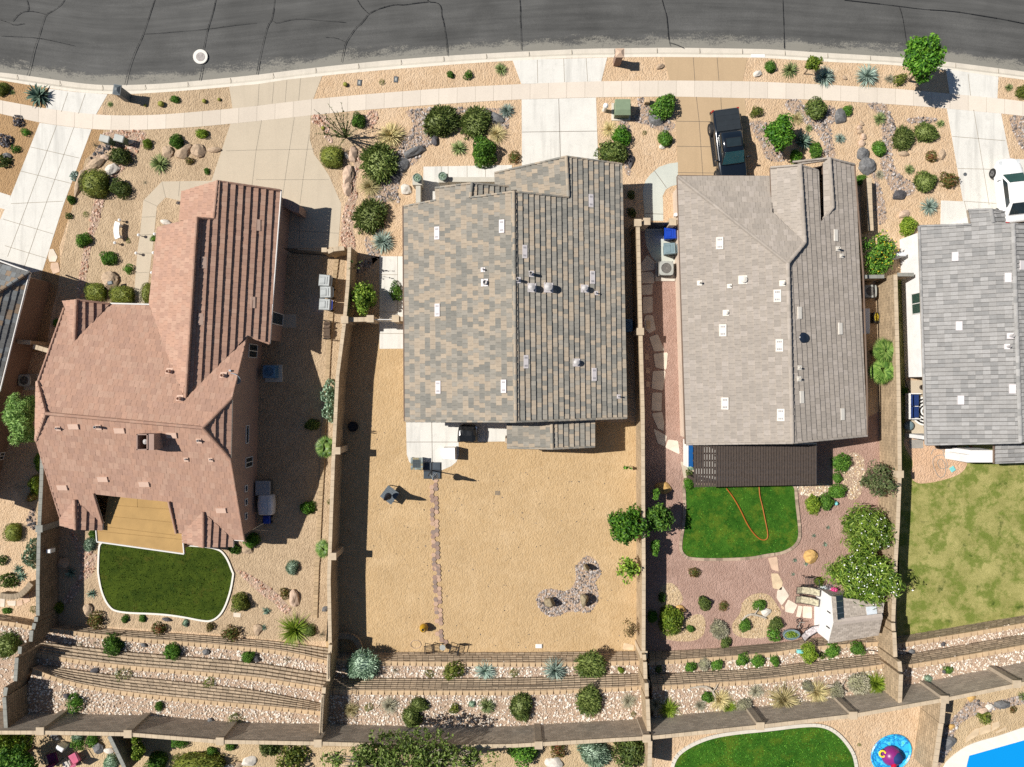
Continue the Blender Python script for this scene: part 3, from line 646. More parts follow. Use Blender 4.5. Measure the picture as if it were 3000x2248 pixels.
# ------------------------------------------------------------------ block walls between the lots
def blockwall(label, segs, thick=0.2, mat='block_tan', capm='wall_cap', zb=-0.3, posts='', pz=0, name='block_wall', cat='wall', ext=0.0):
    """segs: 'survey points' at a top height; every run is coursed masonry with a cap"""
    m = M(); m.uv = []; cp = M()
    for s, zt in segs:
        P = [W(p, zt) for p in L(s)]; u = 0
        for a, b in zip(P, P[1:]):
            t = (b - a).normalized(); nn = Vector((-t.y, t.x, 0)) * thick / 2; ln = (b - a).length
            a2, b2 = a, b
            for s0, s1, sg in ((a2, b2, 1), (b2, a2, -1)):
                o = nn * -sg
                m.poly([(s0.x + o.x, s0.y + o.y, zb), (s1.x + o.x, s1.y + o.y, zb), (s1.x + o.x, s1.y + o.y, zt - .02), (s0.x + o.x, s0.y + o.y, zt - .02)])
                m.uv.append([(u, zb), (u + ln, zb), (u + ln, zt), (u, zt)])
            for e in (a2, b2):
                m.poly([(e.x - nn.x, e.y - nn.y, zb), (e.x + nn.x, e.y + nn.y, zb), (e.x + nn.x, e.y + nn.y, zt - .02), (e.x - nn.x, e.y - nn.y, zt - .02)])
                m.uv.append([(0, zb), (thick, zb), (thick, zt), (0, zt)])
            nc = max(1, round(ln / 0.4)); w2 = nn * 1.18
            for i in range(nc):
                c0, c1 = a.lerp(b, i / nc), a.lerp(b, (i + 1) / nc); c0 = c0 + t * .006; c1 = c1 - t * .006; v = rng.uniform(.88, 1.1)
                cp.prism([c0 - w2, c1 - w2, c1 + w2, c0 + w2], zt - 0.02, zt + 0.035, 0, (v,) * 3)
            u += ln
    o = m.build(name, mat); tag(o, label, cat)
    if ext: pass
    cp.build('cap', capm, o)
    for s in posts.split():
        c, xy = s.split(':'); x, y = (float(k) for k in xy.split(',')); P = W(q(c, x, y), pz); pm = M()
        pm.uv = None; pm.box(P.x, P.y, (zb + pz) / 2, 0.4, 0.4, pz - zb, 0); pm.box(P.x, P.y, pz + 0.03, 0.47, 0.47, 0.07, 0, 1)
        pm.build('pilaster', [capm, capm], o)
    return o
def rails(o, s, z0, z1, mat='iron_black', step=0.11):
    m = M(); P = [W(p, z1) for p in L(s)]
    for a, b in zip(P, P[1:]):
        n = max(2, int((b - a).length / step))
        for i in range(n + 1):
            p = a.lerp(b, i / n); m.box(p.x, p.y, (z0 + z1) / 2, 0.02, 0.02, z1 - z0)
        for zz in (z0 + .05, z1):
            m.tube([(a.x, a.y, zz), (b.x, b.y, zz)], 0.02, 4)
    return m.build('railing', mat, o)
m_plain('iron_black', (0.02, 0.02, 0.022), 0.5, var=0.1)
w2 = blockwall('tan block wall between the pink roofed and mottled roof lots', [('B2 757,480 742,800 718,1060', 2.0), ('B2 718,1075 C2 660,0 625,700 590,1650 D2 600,655', 2.15), ('D2 603,665 597,735', 2.5), ('D2 592,745 585,960', 2.75), ('D2 552,1010 548,1060', 3.5), ('D2 545,1070 525,1380 510,1462', 3.6)], posts='B2:718,1070 C2:655,610 C2:622,1465', pz=2.22)
rails(w2, 'D2 590,745 585,945', 2.8, 3.3); rails(w2, 'D2 535,1100 520,1400', 3.65, 4.3)
w3 = blockwall('tan block wall between the mottled roof and taupe roofed lots', [('B3 1018,275 1040,1150 C3 1058,300 1062,1050 1066,1640 D3 1064,735', 2.15), ('D3 1068,745 1072,800', 2.6), ('D3 1076,805 1080,955', 2.95), ('D3 1088,975 1092,1100', 3.6), ('D3 1096,1105 1108,1380', 4.0)], posts='B3:1018,285 B3:1038,1165 D3:1066,745 D3:1086,985', pz=2.22)
w4 = blockwall('tall tan block wall between the taupe roofed and white walled lots', [('B4 1030,705 1056,1640 C4 1066,780 1050,1200 1032,1500 D4 1012,480', 2.35), ('D4 1012,490 1016,560', 2.7), ('D4 1020,565 1030,765', 3.0), ('D4 1062,800 1072,900', 3.6), ('D4 1076,905 1066,1140', 4.1)], posts='C4:1066,800', pz=2.42)
w1 = blockwall('grey capped block wall between the left edge lot and the pink roofed lot', [('C1 345,560 335,900 318,1240 C1 308,1640 D1 308,430', 2.0), ('D1 296,440 292,480', 2.2), ('D1 282,490 270,540', 2.4), ('D1 258,550 250,640', 2.6), ('D1 165,680 160,740', 3.1), ('D1 138,770 125,960', 3.3), ('D1 52,1010 40,1080', 3.9), ('D1 36,1090 50,1340', 4.1)], mat='block_brown', capm='grey_cap', posts='C1:320,1240', pz=2.06)
wf = blockwall('low tan block wall in the gravel between two front yards', [('A4 815,1440 822,1658 B4 832,350', 0.9)], 0.3)
rw = blockwall('long tall grey block wall along the rear of the terraced lots', [('-150,2146 25,2146 116,2146 373,2151 644,2173 927,2178 1293,2188 1500,2185 1898,2162', 4.5), ('1912,2161 2250,2126 2500,2097 2768,2050 3000,2003 3150,1973', 4.5)], 0.2, 'block_grey', 'wall_cap', 1.9, name='rear_wall', cat='wall')
for c, x, y in (('D1', 325, 1365), ('D1', 1035, 1388), ('D1', 1780, 1448), ('D2', 500, 1465), ('D3', 215, 1480), ('D3', 1090, 1425), ('D4', 690, 1240), ('D4', 1430, 1110), ('D4', 2015, 985), ('D3', 2010, 1325)):
    P = W(q(c, x, y), 4.55); m = M(); m.box(P.x, P.y, 3.2, 0.42, 0.42, 2.6); m.box(P.x, P.y, 4.54, 0.5, 0.48, 0.09, 0, 1); m.build('pilaster', ['block_post', 'wall_cap'], rw)
blockwall('block wall dividing the rear neighbours beside the blue play mat', [('D4 1420,1125 1405,1300', 4.5), ('D4 1400,1300 1340,1720', 4.35)], 0.25, 'block_tan', 'wall_cap', UP - .2)
blockwall('dark shaded block wall running down from the rear wall at lower left', [('D1 885,1405 1000,1640 1020,1700', 4.4)], 0.2, 'block_brown', 'grey_cap', UP - .2)
blockwall('short block wall beside rear shrubs and the dark lawn strip', [('D3 1118,1440 1112,1700', 4.3)], 0.22, 'block_tan', 'wall_cap', UP - .2)
# cross walls and gates at the fronts of the side yards
def gate(label, s, z, mat='iron_black', solid=False):
    P = [W(p, z) for p in L(s)]; a, b = P; m = M(); t = (b - a).normalized()
    if solid:
        nn = Vector((-t.y, t.x, 0)) * .03; m.prism([a - nn, b - nn, b + nn, a + nn], 0.08, z, bottom=True)
    else:
        n = int((b - a).length / 0.11)
        for i in range(n + 1): p = a.lerp(b, i / n); m.box(p.x, p.y, z / 2 + .05, .022, .022, z - .1)
    o = m.build('side_gate', mat); tag(o, label, 'gate')
    f = M()
    for zz in (0.12, z): f.tube([(a.x, a.y, zz), (b.x, b.y, zz)], .03, 4)
    for p in (a, b): f.tube([(p.x, p.y, 0.05), (p.x, p.y, z)], .03, 4)
    f.build('frame', mat, o); return o
blockwall('short block wall with stepped cap beside the tan driveway gate', [('B2 530,505 575,505', 1.9), ('B2 580,520 625,500 715,490', 1.9)], 0.25)
gate('thin metal gate across the side yard of the pink roofed house', 'B2 230,492 525,512', 1.8)
blockwall('short block cross wall left of the mottled roof house', [('B2 725,1070 925,1066', 1.9)], 0.25, posts='B2:925,1062', pz=1.97)
blockwall('block gate pillar touching the mottled roof house', [('B2 1115,1062 1210,1064', 1.9)], 0.25, posts='B2:1130,1060', pz=1.97)
gate('white slatted side gate left of the mottled roof house', 'B2 950,1068 1110,1068', 1.75, 'white_paint')
blockwall('short cross wall with gate posts left of the blue bin', [('B3 1030,285 1115,275', 1.9)], 0.25, posts='B3:1090,275', pz=1.97)
blockwall('short cross wall right of the gate above the blue bin', [('B3 1275,280 1345,280', 1.9)], 0.25, posts='B3:1300,278', pz=1.97)
gate('solid dark gate above the blue wheeled bin', 'B3 1120,285 1270,285', 1.8, solid=True)
blockwall('cross wall right of the yellow flowering tree by the taupe house', [('B4 770,722 940,720', 1.9)], 0.2, capm='grey_cap')
blockwall('cross wall joining the white walled house side', [('B4 1045,704 1180,704', 2.0)], 0.2, capm='grey_cap')
blockwall('block gate wall at the shaded left edge house', [('B1 140,1245 250,1255', 1.9), ('B1 270,1285 390,1320', 1.9)], 0.25)
# ------------------------------------------------------------------ houses
m_attr('roof_tile', 0.8, 0.10, (1.5, 1.5, 1.5), 0.25, 8)
m_plain('fascia_white', (0.7, 0.68, 0.64), 0.7, var=0.04)
m_plain('fascia_brown', (0.16, 0.11, 0.08), 0.8)
m_plain('fascia_tan', (0.35, 0.29, 0.22), 0.8)
m_plain('vent_white', (0.62, 0.575, 0.57), 0.6, var=0.05)
m_plain('vent_pink', (0.62, 0.43, 0.33), 0.7, var=0.05)
m_plain('vent_cream', (0.66, 0.62, 0.55), 0.7, var=0.05)
m_plain('pipe_grey', (0.45, 0.43, 0.42), 0.5, var=0.1)
m_plain('dark_hole', (0.01, 0.01, 0.01), 0.9)
m_plain('glass_dark', (0.02, 0.03, 0.035), 0.08, spec=0.8)
m_plain('glass_green', (0.03, 0.07, 0.055), 0.06, spec=0.9)
m_plain('membrane_tan', (0.40, 0.25, 0.095), 0.9, var=0.1, scale=1.2)
m_plain('membrane_seam', (0.30, 0.18, 0.065), 0.9)
m_stucco('stucco_pink', (0.36, 0.25, 0.205)); m_stucco('stucco_cream', (0.60, 0.49, 0.395)); m_stucco('stucco_white', (0.80, 0.79, 0.77))
m_stucco('stucco_tan', (0.42, 0.33, 0.24)); m_stucco('stucco_brown', (0.22, 0.15, 0.11))

def fit(pts):
    P = [W((a, b), z) for a, b, z in pts]; A_ = np.array([[p.x, p.y, 1] for p in P]); zz = np.array([p.z for p in P])
    return np.linalg.lstsq(A_, zz, rcond=None)[0]
def on_plane(pl, p):
    dx, dy = (p[0] - 1500) / F, (1124 - p[1]) / F; t = (H - pl[2]) / (1 + pl[0] * dx + pl[1] * dy)
    return Vector((dx * t, dy * t, H - t))
def clip(poly, ax, lim, keep_ge):
    out = []
    for i in range(len(poly)):
        a, b = poly[i - 1], poly[i]; ia = (a[ax] >= lim) == keep_ge or a[ax] == lim; ib = (b[ax] >= lim) == keep_ge or b[ax] == lim
        if ia != ib:
            f = (lim - a[ax]) / (b[ax] - a[ax]); out.append(tuple(a[k] + f * (b[k] - a[k]) for k in (0, 1)))
        if ib: out.append(b)
    return out
def area(p): return 0.5 * sum(p[i - 1][0] * p[i][1] - p[i][0] * p[i - 1][1] for i in range(len(p)))
PAL = {
 'mottled': [((0.385, 0.318, 0.24), 5), ((0.25, 0.234, 0.20), 4), ((0.30, 0.274, 0.23), 4), ((0.345, 0.297, 0.235), 3), ((0.215, 0.206, 0.18), 3)],
 'pink': [((0.415, 0.25, 0.178), 5), ((0.39, 0.238, 0.174), 4), ((0.435, 0.275, 0.20), 3)],
 'taupe': [((0.36, 0.315, 0.268), 5), ((0.338, 0.297, 0.254), 4), ((0.385, 0.338, 0.292), 3)],
 'grey': [((0.33, 0.32, 0.305), 5), ((0.27, 0.265, 0.255), 3), ((0.37, 0.36, 0.345), 3)],
 'blue': [((0.15, 0.15, 0.145), 4), ((0.26, 0.19, 0.13), 2), ((0.20, 0.21, 0.21), 3)]}
def pick(pal):
    c = PAL[pal]; t = rng.random() * sum(w_ for _, w_ in c)
    for col, w_ in c:
        t -= w_
        if t <= 0: break
    k = rng.uniform(0.94, 1.06); return tuple(v * k for v in col)
def roof(house, name, polys, pal, tw=0.30, th=0.37, lift_=0.055, mode='course', fmat='fascia_white', thick=0.2):
    m = M(); PL = []; gp = .013 if mode == 'rib' else .004
    for pts in polys:
        pl = fit(pts); PL.append(pl); P = [on_plane(pl, p) for p in pts]
        g = Vector((pl[0], pl[1], 0)); gl = g.length
        if gl < 1e-4: g = Vector((0, 1, 0)); gl = 1e-4
        up = g.normalized(); pe = Vector((up.y, -up.x, 0)); s = math.sqrt(1 + gl * gl); nrm_ = Vector((-pl[0], -pl[1], 1)).normalized()
        uv = [(p.dot(pe), p.dot(up) * s) for p in P]
        if area(uv) < 0: uv = uv[::-1]; P = P[::-1]
        def to3(u, v, h):
            xy = pe * u + up * (v / s); return Vector((xy.x, xy.y, pl[0] * xy.x + pl[1] * xy.y + pl[2])) + nrm_ * h
        # deck under the tiles with its fascia
        n = len(P); vs = [p - Vector((0, 0, 0.01)) for p in P] + [p - Vector((0, 0, thick)) for p in P]
        m.raw(vs, [tuple(range(n))], 0, (0.05, 0.04, 0.035)); m.raw(vs, [(i, n + i, n + (i + 1) % n, (i + 1) % n) for i in range(n)] + [tuple(range(2 * n - 1, n - 1, -1))], 1)
        vmin, vmax = min(a[1] for a in uv), max(a[1] for a in uv)
        k = 0; v0 = vmin - 0.001
        while v0 < vmax:
            row = clip(clip(uv, 1, v0, True), 1, v0 + th, False)
            if len(row) >= 3:
                u0 = math.floor(min(a[0] for a in row) / tw) * tw - tw + (0.5 * tw if k % 2 and mode == 'course' else 0); um = max(a[0] for a in row)
                while u0 < um:
                    t = clip(clip(row, 0, u0 + gp, True), 0, u0 + tw - gp, False)
                    if len(t) >= 3 and abs(area(t)) > 1e-4:
                        c = pick(pal); j = rng.uniform(-.008, .008)
                        if mode == 'rib': hh = lambda a: 0.01 + lift_ * (1 - (a[0] - u0) / tw) + 0.02 * (1 - (a[1] - v0) / th)
                        else: hh = lambda a: 0.005 + (lift_ + j) * (1 - (a[1] - v0) / th)
                        m.poly([to3(a[0], a[1], hh(a)) for a in t], 0, c)
                        for i in range(len(t)):
                            a, b = t[i - 1], t[i]
                            if mode == 'rib':
                                if abs(a[0] - u0) < .03 and abs(b[0] - u0) < .03: m.poly([to3(*a, hh(a)), to3(*b, hh(b)), to3(*b, -.005), to3(*a, -.005)], 0, c)
                            if abs(a[1] - v0) < 1e-3 and abs(b[1] - v0) < 1e-3:
                                m.poly([to3(*a, hh(a)), to3(*a, -.005), to3(*b, -.005), to3(*b, hh(b))], 0, tuple(x * .8 for x in c))
                    u0 += tw
            v0 += th; k += 1
    o = m.build(name, ['roof_tile', fmat], house); return o, PL
def caps(house, lines, pal, w_=0.24, h=0.11, step=0.36, name='ridge_cap', par=None):
    """overlapping half-round tiles along ridges, hips and verges; lines of (x, y, z)"""
    for l in lines:
        m = M(); P = [W((a, b), z) + Vector((0, 0, .03)) for a, b, z in l]
        for a, b in zip(P, P[1:]):
            n = max(1, round((b - a).length / step)); t = (b - a).normalized(); sd = t.cross(Vector((0, 0, 1))).normalized() * w_ / 2; upv = sd.cross(t).normalized()
            if upv.z < 0: upv = -upv
            for i in range(n):
                c0, c1 = a.lerp(b, i / n), a.lerp(b, (i + 1.04) / n); c = pick(pal); r = []
                for cc, hh, k in ((c0, h, 1.0), (c1, h * 0.62, 0.86)):
                    r.append([cc - sd * k - upv * .05, cc - sd * k * .6 + upv * hh * .8, cc + upv * hh, cc + sd * k * .6 + upv * hh * .8, cc + sd * k - upv * .05])
                m.raw(r[0] + r[1], [(j, j + 1, j + 6, j + 5) for j in range(4)] + [(4, 3, 2, 1, 0), (5, 6, 7, 8, 9)], 0, c)
        m.build(name, 'roof_tile', par or house)
def walls(house, outline, mat, inset=0.35, drop=0.22, zb=-0.05):
    P = [W((a, b), z) for a, b, z in outline]; n = len(P)
    if area([(p.x, p.y) for p in P]) < 0: P = P[::-1]
    Q = []
    for i in range(n):
        d0, d1 = (P[i] - P[i - 1]), (P[(i + 1) % n] - P[i]); d0.z = d1.z = 0; d0.normalize(); d1.normalize()
        n0, n1 = Vector((-d0.y, d0.x, 0)), Vector((-d1.y, d1.x, 0)); b = (n0 + n1)
        b = b / max(0.35, 1 + n0.dot(n1)); Q.append(P[i] + b * inset - Vector((0, 0, drop)))
    m = M()
    for i in range(n):
        a, b = Q[i], Q[(i + 1) % n]; m.poly([(a.x, a.y, zb), (b.x, b.y, zb), b, a])
    return m.build('wall', mat, house), Q
def wall_hit(p, a, b):
    """point where the sight line of p meets the vertical plane through a-b"""
    d = Vector(((p[0] - 1500) / F, (1124 - p[1]) / F)); e = Vector((b.x - a.x, b.y - a.y)); nn = Vector((e.y, -e.x))
    t = nn.dot(Vector((a.x, a.y))) / nn.dot(d); return Vector((d.x * t, d.y * t, H - t))
def window(house, s, a, b, glass='glass_dark', frame='fascia_white', fw=0.05, mull=True, name='window'):
    P = [wall_hit(p, a, b) for p in L(s)]; e = (b - a); e.z = 0; e.normalize(); mid = sum(P, Vector()) / 4
    s_ = [(p - mid).dot(e) for p in P]; z0, z1 = min(p.z for p in P), max(p.z for p in P); hw = (max(s_) - min(s_)) / 2
    cx = (max(s_) + min(s_)) / 2; nn = Vector((e.y, -e.x, 0))
    if nn.dot(-mid) < 0: nn = -nn
    def pt(u, z, o): r = mid + e * (cx + u) + nn * o; return (r.x, r.y, z)
    m = M()
    for u0, u1, za, zb_ in ((-hw, hw, z0, z0 + fw), (-hw, hw, z1 - fw, z1), (-hw, -hw + fw, z0 + fw, z1 - fw), (hw - fw, hw, z0 + fw, z1 - fw)) + (((-fw / 2, fw / 2, z0 + fw, z1 - fw),) if mull else ()):
        m.poly([pt(u0, za, .05), pt(u1, za, .05), pt(u1, zb_, .05), pt(u0, zb_, .05)])
        m.poly([pt(u0, za, .0), pt(u1, za, .0), pt(u1, za, .05), pt(u0, za, .05)]); m.poly([pt(u0, zb_, .0), pt(u1, zb_, .0), pt(u1, zb_, .05), pt(u0, zb_, .05)])
        m.poly([pt(u0, za, .0), pt(u0, zb_, .0), pt(u0, zb_, .05), pt(u0, za, .05)]); m.poly([pt(u1, za, .0), pt(u1, zb_, .0), pt(u1, zb_, .05), pt(u1, za, .05)])
    f = m.build(name, frame, house); g = M()
    g.poly([pt(-hw + fw, z0 + fw, .02), pt(hw - fw, z0 + fw, .02), pt(hw - fw, z1 - fw, .02), pt(-hw + fw, z1 - fw, .02)])
    g.build('pane', glass, f); return f
def vents(house, pl, s, wx, wy, mat, name='roof_vent', slots=True):
    """flat tile vents lying on a roof plane; wx, wy in metres"""
    for p in L(s):
        P = on_plane(pl, p); nn = Vector((-pl[0], -pl[1], 1)).normalized(); ex = Vector((1, 0, pl[0])).normalized(); ey = nn.cross(ex)
        m = M(); r = lambda x, y, h: P + ex * x + ey * y + nn * h
        for x0, x1, y0, y1, h, mi in ((-wx / 2, wx / 2, -wy / 2, wy / 2, .10, 0),) + (((-wx * .32, wx * .32, wy * .22, wy * .36, .103, 1), (-wx * .32, wx * .32, -wy * .36, -wy * .22, .103, 1)) if slots else ()):
            if mi == 0:
                lo = [r(x0, y0, 0), r(x1, y0, 0), r(x1, y1, 0), r(x0, y1, 0)]; hi = [r(x0 * .96, y0 * .96, h), r(x1 * .96, y0 * .96, h), r(x1 * .96, y1 * .96, h), r(x0 * .96, y1 * .96, h)]
                m.raw(lo + hi, [(4, 5, 6, 7), (0, 1, 5, 4), (1, 2, 6, 5), (2, 3, 7, 6), (3, 0, 4, 7)])
            else:
                for k in range(3):
                    xa = x0 + (x1 - x0) * (k + .1) / 3; xb = x0 + (x1 - x0) * (k + .8) / 3
                    m.poly([r(xa, y0, h), r(xb, y0, h), r(xb, y1, h), r(xa, y1, h)], 1)
        m.build(name, [mat, 'slot_grey'], house)
m_plain('slot_grey', (0.28, 0.27, 0.28), 0.7)
def pipes(house, pl, rows, mat='pipe_grey', flash='vent_white'):
    """vent pipes: flashing plate, stack and (when wide) a conical hood; (crop, x, y, radius, height, hood)"""
    for c, x, y, rad, hgt, hood in rows:
        p = q(c, x, y); dx, dy = (p[0] - 1500) / F, (1124 - p[1]) / F; P0 = on_plane(pl, p); t = H - P0.z - hgt * 0.85
        P = Vector((dx * t, dy * t, 0)); P.z = pl[0] * P.x + pl[1] * P.y + pl[2]
        nn = Vector((-pl[0], -pl[1], 1)).normalized(); ex = Vector((1, 0, pl[0])).normalized(); ey = nn.cross(ex); m = M(); w_ = rad * 1.0 + .09
        r = lambda a, b, h: P + ex * a + ey * b + nn * h
        m.raw([r(-w_, -w_, .02), r(w_, -w_, .02), r(w_, w_, .02), r(-w_, w_, .02), r(-w_, -w_, .085), r(w_, -w_, .085), r(w_, w_, .085), r(-w_, w_, .085)], [(4, 5, 6, 7), (0, 1, 5, 4), (1, 2, 6, 5), (2, 3, 7, 6), (3, 0, 4, 7)])
        f = m.build('vent_flashing', flash, house); s = M()
        if hood:
            s.lathe(P.x, P.y, [(rad * .7, P.z), (rad * .7, P.z + hgt * .7), (rad * 1.15, P.z + hgt * .72), (rad * 1.15, P.z + hgt * .86), (rad * .25, P.z + hgt * 1.02), (.01, P.z + hgt * 1.03)], 16)
        else:
            s.lathe(P.x, P.y, [(rad * 1.25, P.z), (rad, P.z + hgt * .3), (rad, P.z + hgt), (rad * .8, P.z + hgt), (rad * .75, P.z + hgt * .6)], 12)
        s.build('vent_pipe', mat, f)

# --- mottled roof house (the outlined lot)
EZ = 2.9
hc = thing('house', 'house with mottled tan and grey tile roof in the middle lot', 'house', W((1510, 900)))
CR_ = 5.25
left = [(1184, 604, EZ), (1277, 586, 3.6), (1275, 550, 3.6), (1383, 536, 4.42), (1378, 579, 4.4), (1504, 561, CR_), (1511, 1236, CR_), (1188, 1234, EZ)]
right = [(1659, 458, 4.15), (1822, 480, EZ), (1836, 1225, EZ), (1511, 1236, CR_), (1504, 561, CR_), (1666, 576, 4.15)]
entr = [(1383, 536, 4.42), (1490, 546, 3.6), (1494, 572, 3.6), (1379, 582, 4.42)]
garl = [(1449, 507, 2.55), (1659, 458, 4.15), (1666, 576, 4.15), (1500, 580, 2.9), (1452, 570, 2.55)]
porl = [(1485, 1222, 2.75), (1616, 1222, 3.5), (1618, 1315, 3.5), (1486, 1312, 2.75)]; porr = [(1616, 1222, 3.5), (1742, 1222, 2.75), (1742, 1309, 2.75), (1618, 1315, 3.5)]
rf, PLc = roof(hc, 'roof', [left, right, entr, garl], 'mottled', lift_=.085)
roof(hc, 'porch_roof', [porl, porr], 'mottled', lift_=.085)
caps(hc, [[(1505, 561, CR_ + .05), (1511, 1236, CR_ + .05)], [(1659, 458, 4.2), (1665, 576, 4.2)], [(1383, 536, 4.46), (1378, 579, 4.46)], [(1616, 1238, 3.55), (1618, 1315, 3.55)]], 'mottled', par=rf)
caps(hc, [[(1378, 579, 4.45), (1504, 562, 5.3)], [(1504, 562, 5.3), (1666, 578, 4.2)], [(1449, 507, 2.6), (1659, 459, 4.2)], [(1659, 459, 4.2), (1822, 481, 2.95)], [(1184, 605, 2.95), (1277, 587, 3.65)], [(1275, 551, 3.65), (1383, 537, 4.46)], [(1383, 537, 4.46), (1490, 547, 3.65)],
          [(1511, 1236, 5.3), (1836, 1225, 2.95)], [(1188, 1234, 2.95), (1511, 1236, 5.3)], [(1486, 1312, 2.8), (1618, 1315, 3.55)], [(1618, 1315, 3.55), (1742, 1309, 2.8)]], 'mottled', 0.17, 0.06, 0.36, 'verge_tile', rf)
walls(hc, [(1184, 604, EZ), (1277, 586, 3.6), (1275, 550, 3.6), (1383, 536, 4.4), (1449, 560, 3.5), (1449, 507, 2.55), (1659, 458, 4.1), (1822, 480, EZ), (1836, 1225, EZ), (1511, 1236, CR_), (1188, 1234, EZ)], 'stucco_tan', 0.45)
pm_ = M()
for p in L('C2 2035,560 C3 330,560 655,555'):
    P = W(p, 2.6); pm_ = M(); pm_.box(P.x * .995, P.y + .25, 1.3, .3, .3, 2.6); pm_.build('porch_post', 'stucco_tan', hc)
vents(hc, PLc[0], 'B2 1468,370 1992,315 1471,992 1478,1616 2007,1608', 0.36, 0.85, 'vent_white')
vents(hc, PLc[1], 'B3 636,108 100,520 649,728 110,1410 662,1512', 0.32, 0.85, 'vent_white')
pipes(hc, PLc[0], [('B2', 1838, 660, .05, .35, 0), ('B2', 1852, 765, .14, .35, 0)])
pipes(hc, PLc[1], [('B3', 152, 690, .10, .55, 0), ('B3', 45, 742, .10, .5, 0), ('B3', 160, 803, .19, .55, 1), ('B3', 296, 802, .22, .6, 1), ('B3', 590, 812, .16, .5, 1), ('B3', 522, 1415, .16, .4, 1), ('B3', 682, 850, .04, .35, 0), ('C3', 865, 172, .045, .4, 0)])
g = M(); a, b = W((1181, 604), 2.86), W((1185, 1234), 2.86); g.tube([a, b], .06, 6); g.build('gutter', 'fascia_brown', hc)

# --- pink roofed house
hp = thing('house', 'house with pink terracotta tile roof and tan flat patio roof', 'house', W((420, 1200)))
MR, JE = 6.15, 5.25
tops = [(134, 1212, MR), (112, 1118, JE), (188, 903, 3.05), (220, 999, 3.9), (322, 890, EZ), (440, 892, EZ), (541, 1172, 5.6), (722, 988, 3.5), (679, 1167, JE), (594, 1254, MR)]
bots = [(134, 1212, MR), (594, 1254, MR), (675, 1346, JE), (715, 1583, EZ), (683, 1581, EZ + .05), (595, 1502, 3.6), (536, 1562, 3.0), (516, 1563, 3.0), (494, 1471, 4.0), (273, 1447, 4.0), (300, 1535, 3.1), (219, 1466, 3.75), (179, 1520, 3.1), (108, 1292, JE)]
bots[-1] = (108, 1292, JE)
lh = [(134, 1212, MR), (110, 1118, JE), (107, 1292, JE)]; rh = [(594, 1254, MR), (679, 1167, JE), (675, 1346, JE)]
gl_ = [(577, 637, 5.3), (462, 667, EZ), (440, 892, EZ), (541, 1172, 5.35)]
gf = [(637, 530, 4.65), (535, 561, EZ), (528, 648, EZ), (575, 640, 3.7), (626, 640, 4.65)]
gr = [(637, 530, 4.65), (822, 557, EZ), (790, 1007, EZ), (724, 983, 3.5), (545, 1172, 5.3), (577, 637, 5.3), (626, 640, 4.65)]
dl = [(224, 878, 3.9), (186, 882, 3.2), (219, 1001, 3.95)]; dr = [(224, 878, 3.9), (322, 890, EZ), (219, 1001, 3.95)]
b1l = [(219, 1464, 3.75), (178, 1518, 3.1), (179, 1540, 3.1), (221, 1552, 3.7)]; b1r = [(219, 1464, 3.75), (221, 1552, 3.7), (300, 1554, 3.0), (300, 1534, 3.0)]
b2l = [(595, 1500, 3.7), (536, 1562, 3.0), (537, 1590, 3.0), (595, 1604, 3.65)]; b2r = [(595, 1500, 3.7), (595, 1604, 3.65), (683, 1602, 2.9), (683, 1580, 2.9)]
rp, PLp = roof(hp, 'roof', [tops, bots], 'pink', 0.33, 0.42, 0.04)
roof(hp, 'garage_roof', [gr, gl_, gf], 'pink', 0.33, 0.46, 0.105)
for f_ in ([lh], [rh], [dl, dr], [b1l, b1r], [b2l, b2r]): roof(hp, 'gablet_roof', f_, 'pink', 0.33, 0.46, 0.105)
caps(hp, [[(134, 1212, MR + .05), (594, 1254, MR + .05)], [(134, 1212, MR + .05), (110, 1118, JE + .05)], [(134, 1212, MR + .05), (107, 1292, JE + .05)], [(594, 1254, MR + .05), (679, 1167, JE + .05)], [(594, 1254, MR + .05), (675, 1346, JE + .05)],
          [(577, 637, 5.36), (543, 1172, 5.4)], [(637, 530, 4.7), (626, 640, 4.75)], [(224, 878, 3.95), (219, 1001, 4.0)], [(219, 1464, 3.8), (221, 1552, 3.75)], [(595, 1500, 3.75), (595, 1604, 3.7)]], 'pink', .24, .1, .4, par=rp)
caps(hp, [[(637, 531, 4.7), (822, 558, 2.95)], [(577, 639, 5.35), (626, 642, 4.75)], [(188, 903, 3.1), (112, 1118, JE + .04)], [(108, 1292, JE + .04), (177, 1516, 3.15)], [(675, 1346, JE + .04), (715, 1583, 2.95)], [(722, 988, 3.5), (679, 1167, JE + .04)], [(300, 1535, 3.15), (273, 1447, 4.05)], [(516, 1563, 3.05), (494, 1471, 4.05)], [(790, 1007, 2.95), (724, 984, 3.35)], [(224, 879, 3.95), (322, 891, 2.95)]], 'pink', .17, .06, .38, 'verge_tile', rp)
wp, Qp = walls(hp, [(535, 561, EZ), (637, 530, 4.3), (822, 557, EZ), (790, 1007, EZ), (722, 990, 3.6), (679, 1167, JE), (675, 1346, JE), (715, 1583, EZ), (179, 1530, EZ), (108, 1292, JE), (112, 1118, JE), (188, 903, EZ), (440, 892, EZ), (462, 667, EZ), (530, 648, EZ)], 'stucco_pink', 0.22, 0.25)
ra, rb = W((700, 1000), 2.9), W((715, 1583), 2.9); ra.x += -0.1; ra = Vector((rb.x - .22 + .4, ra.y, 0)); rb = Vector((rb.x - .22, rb.y, 0))
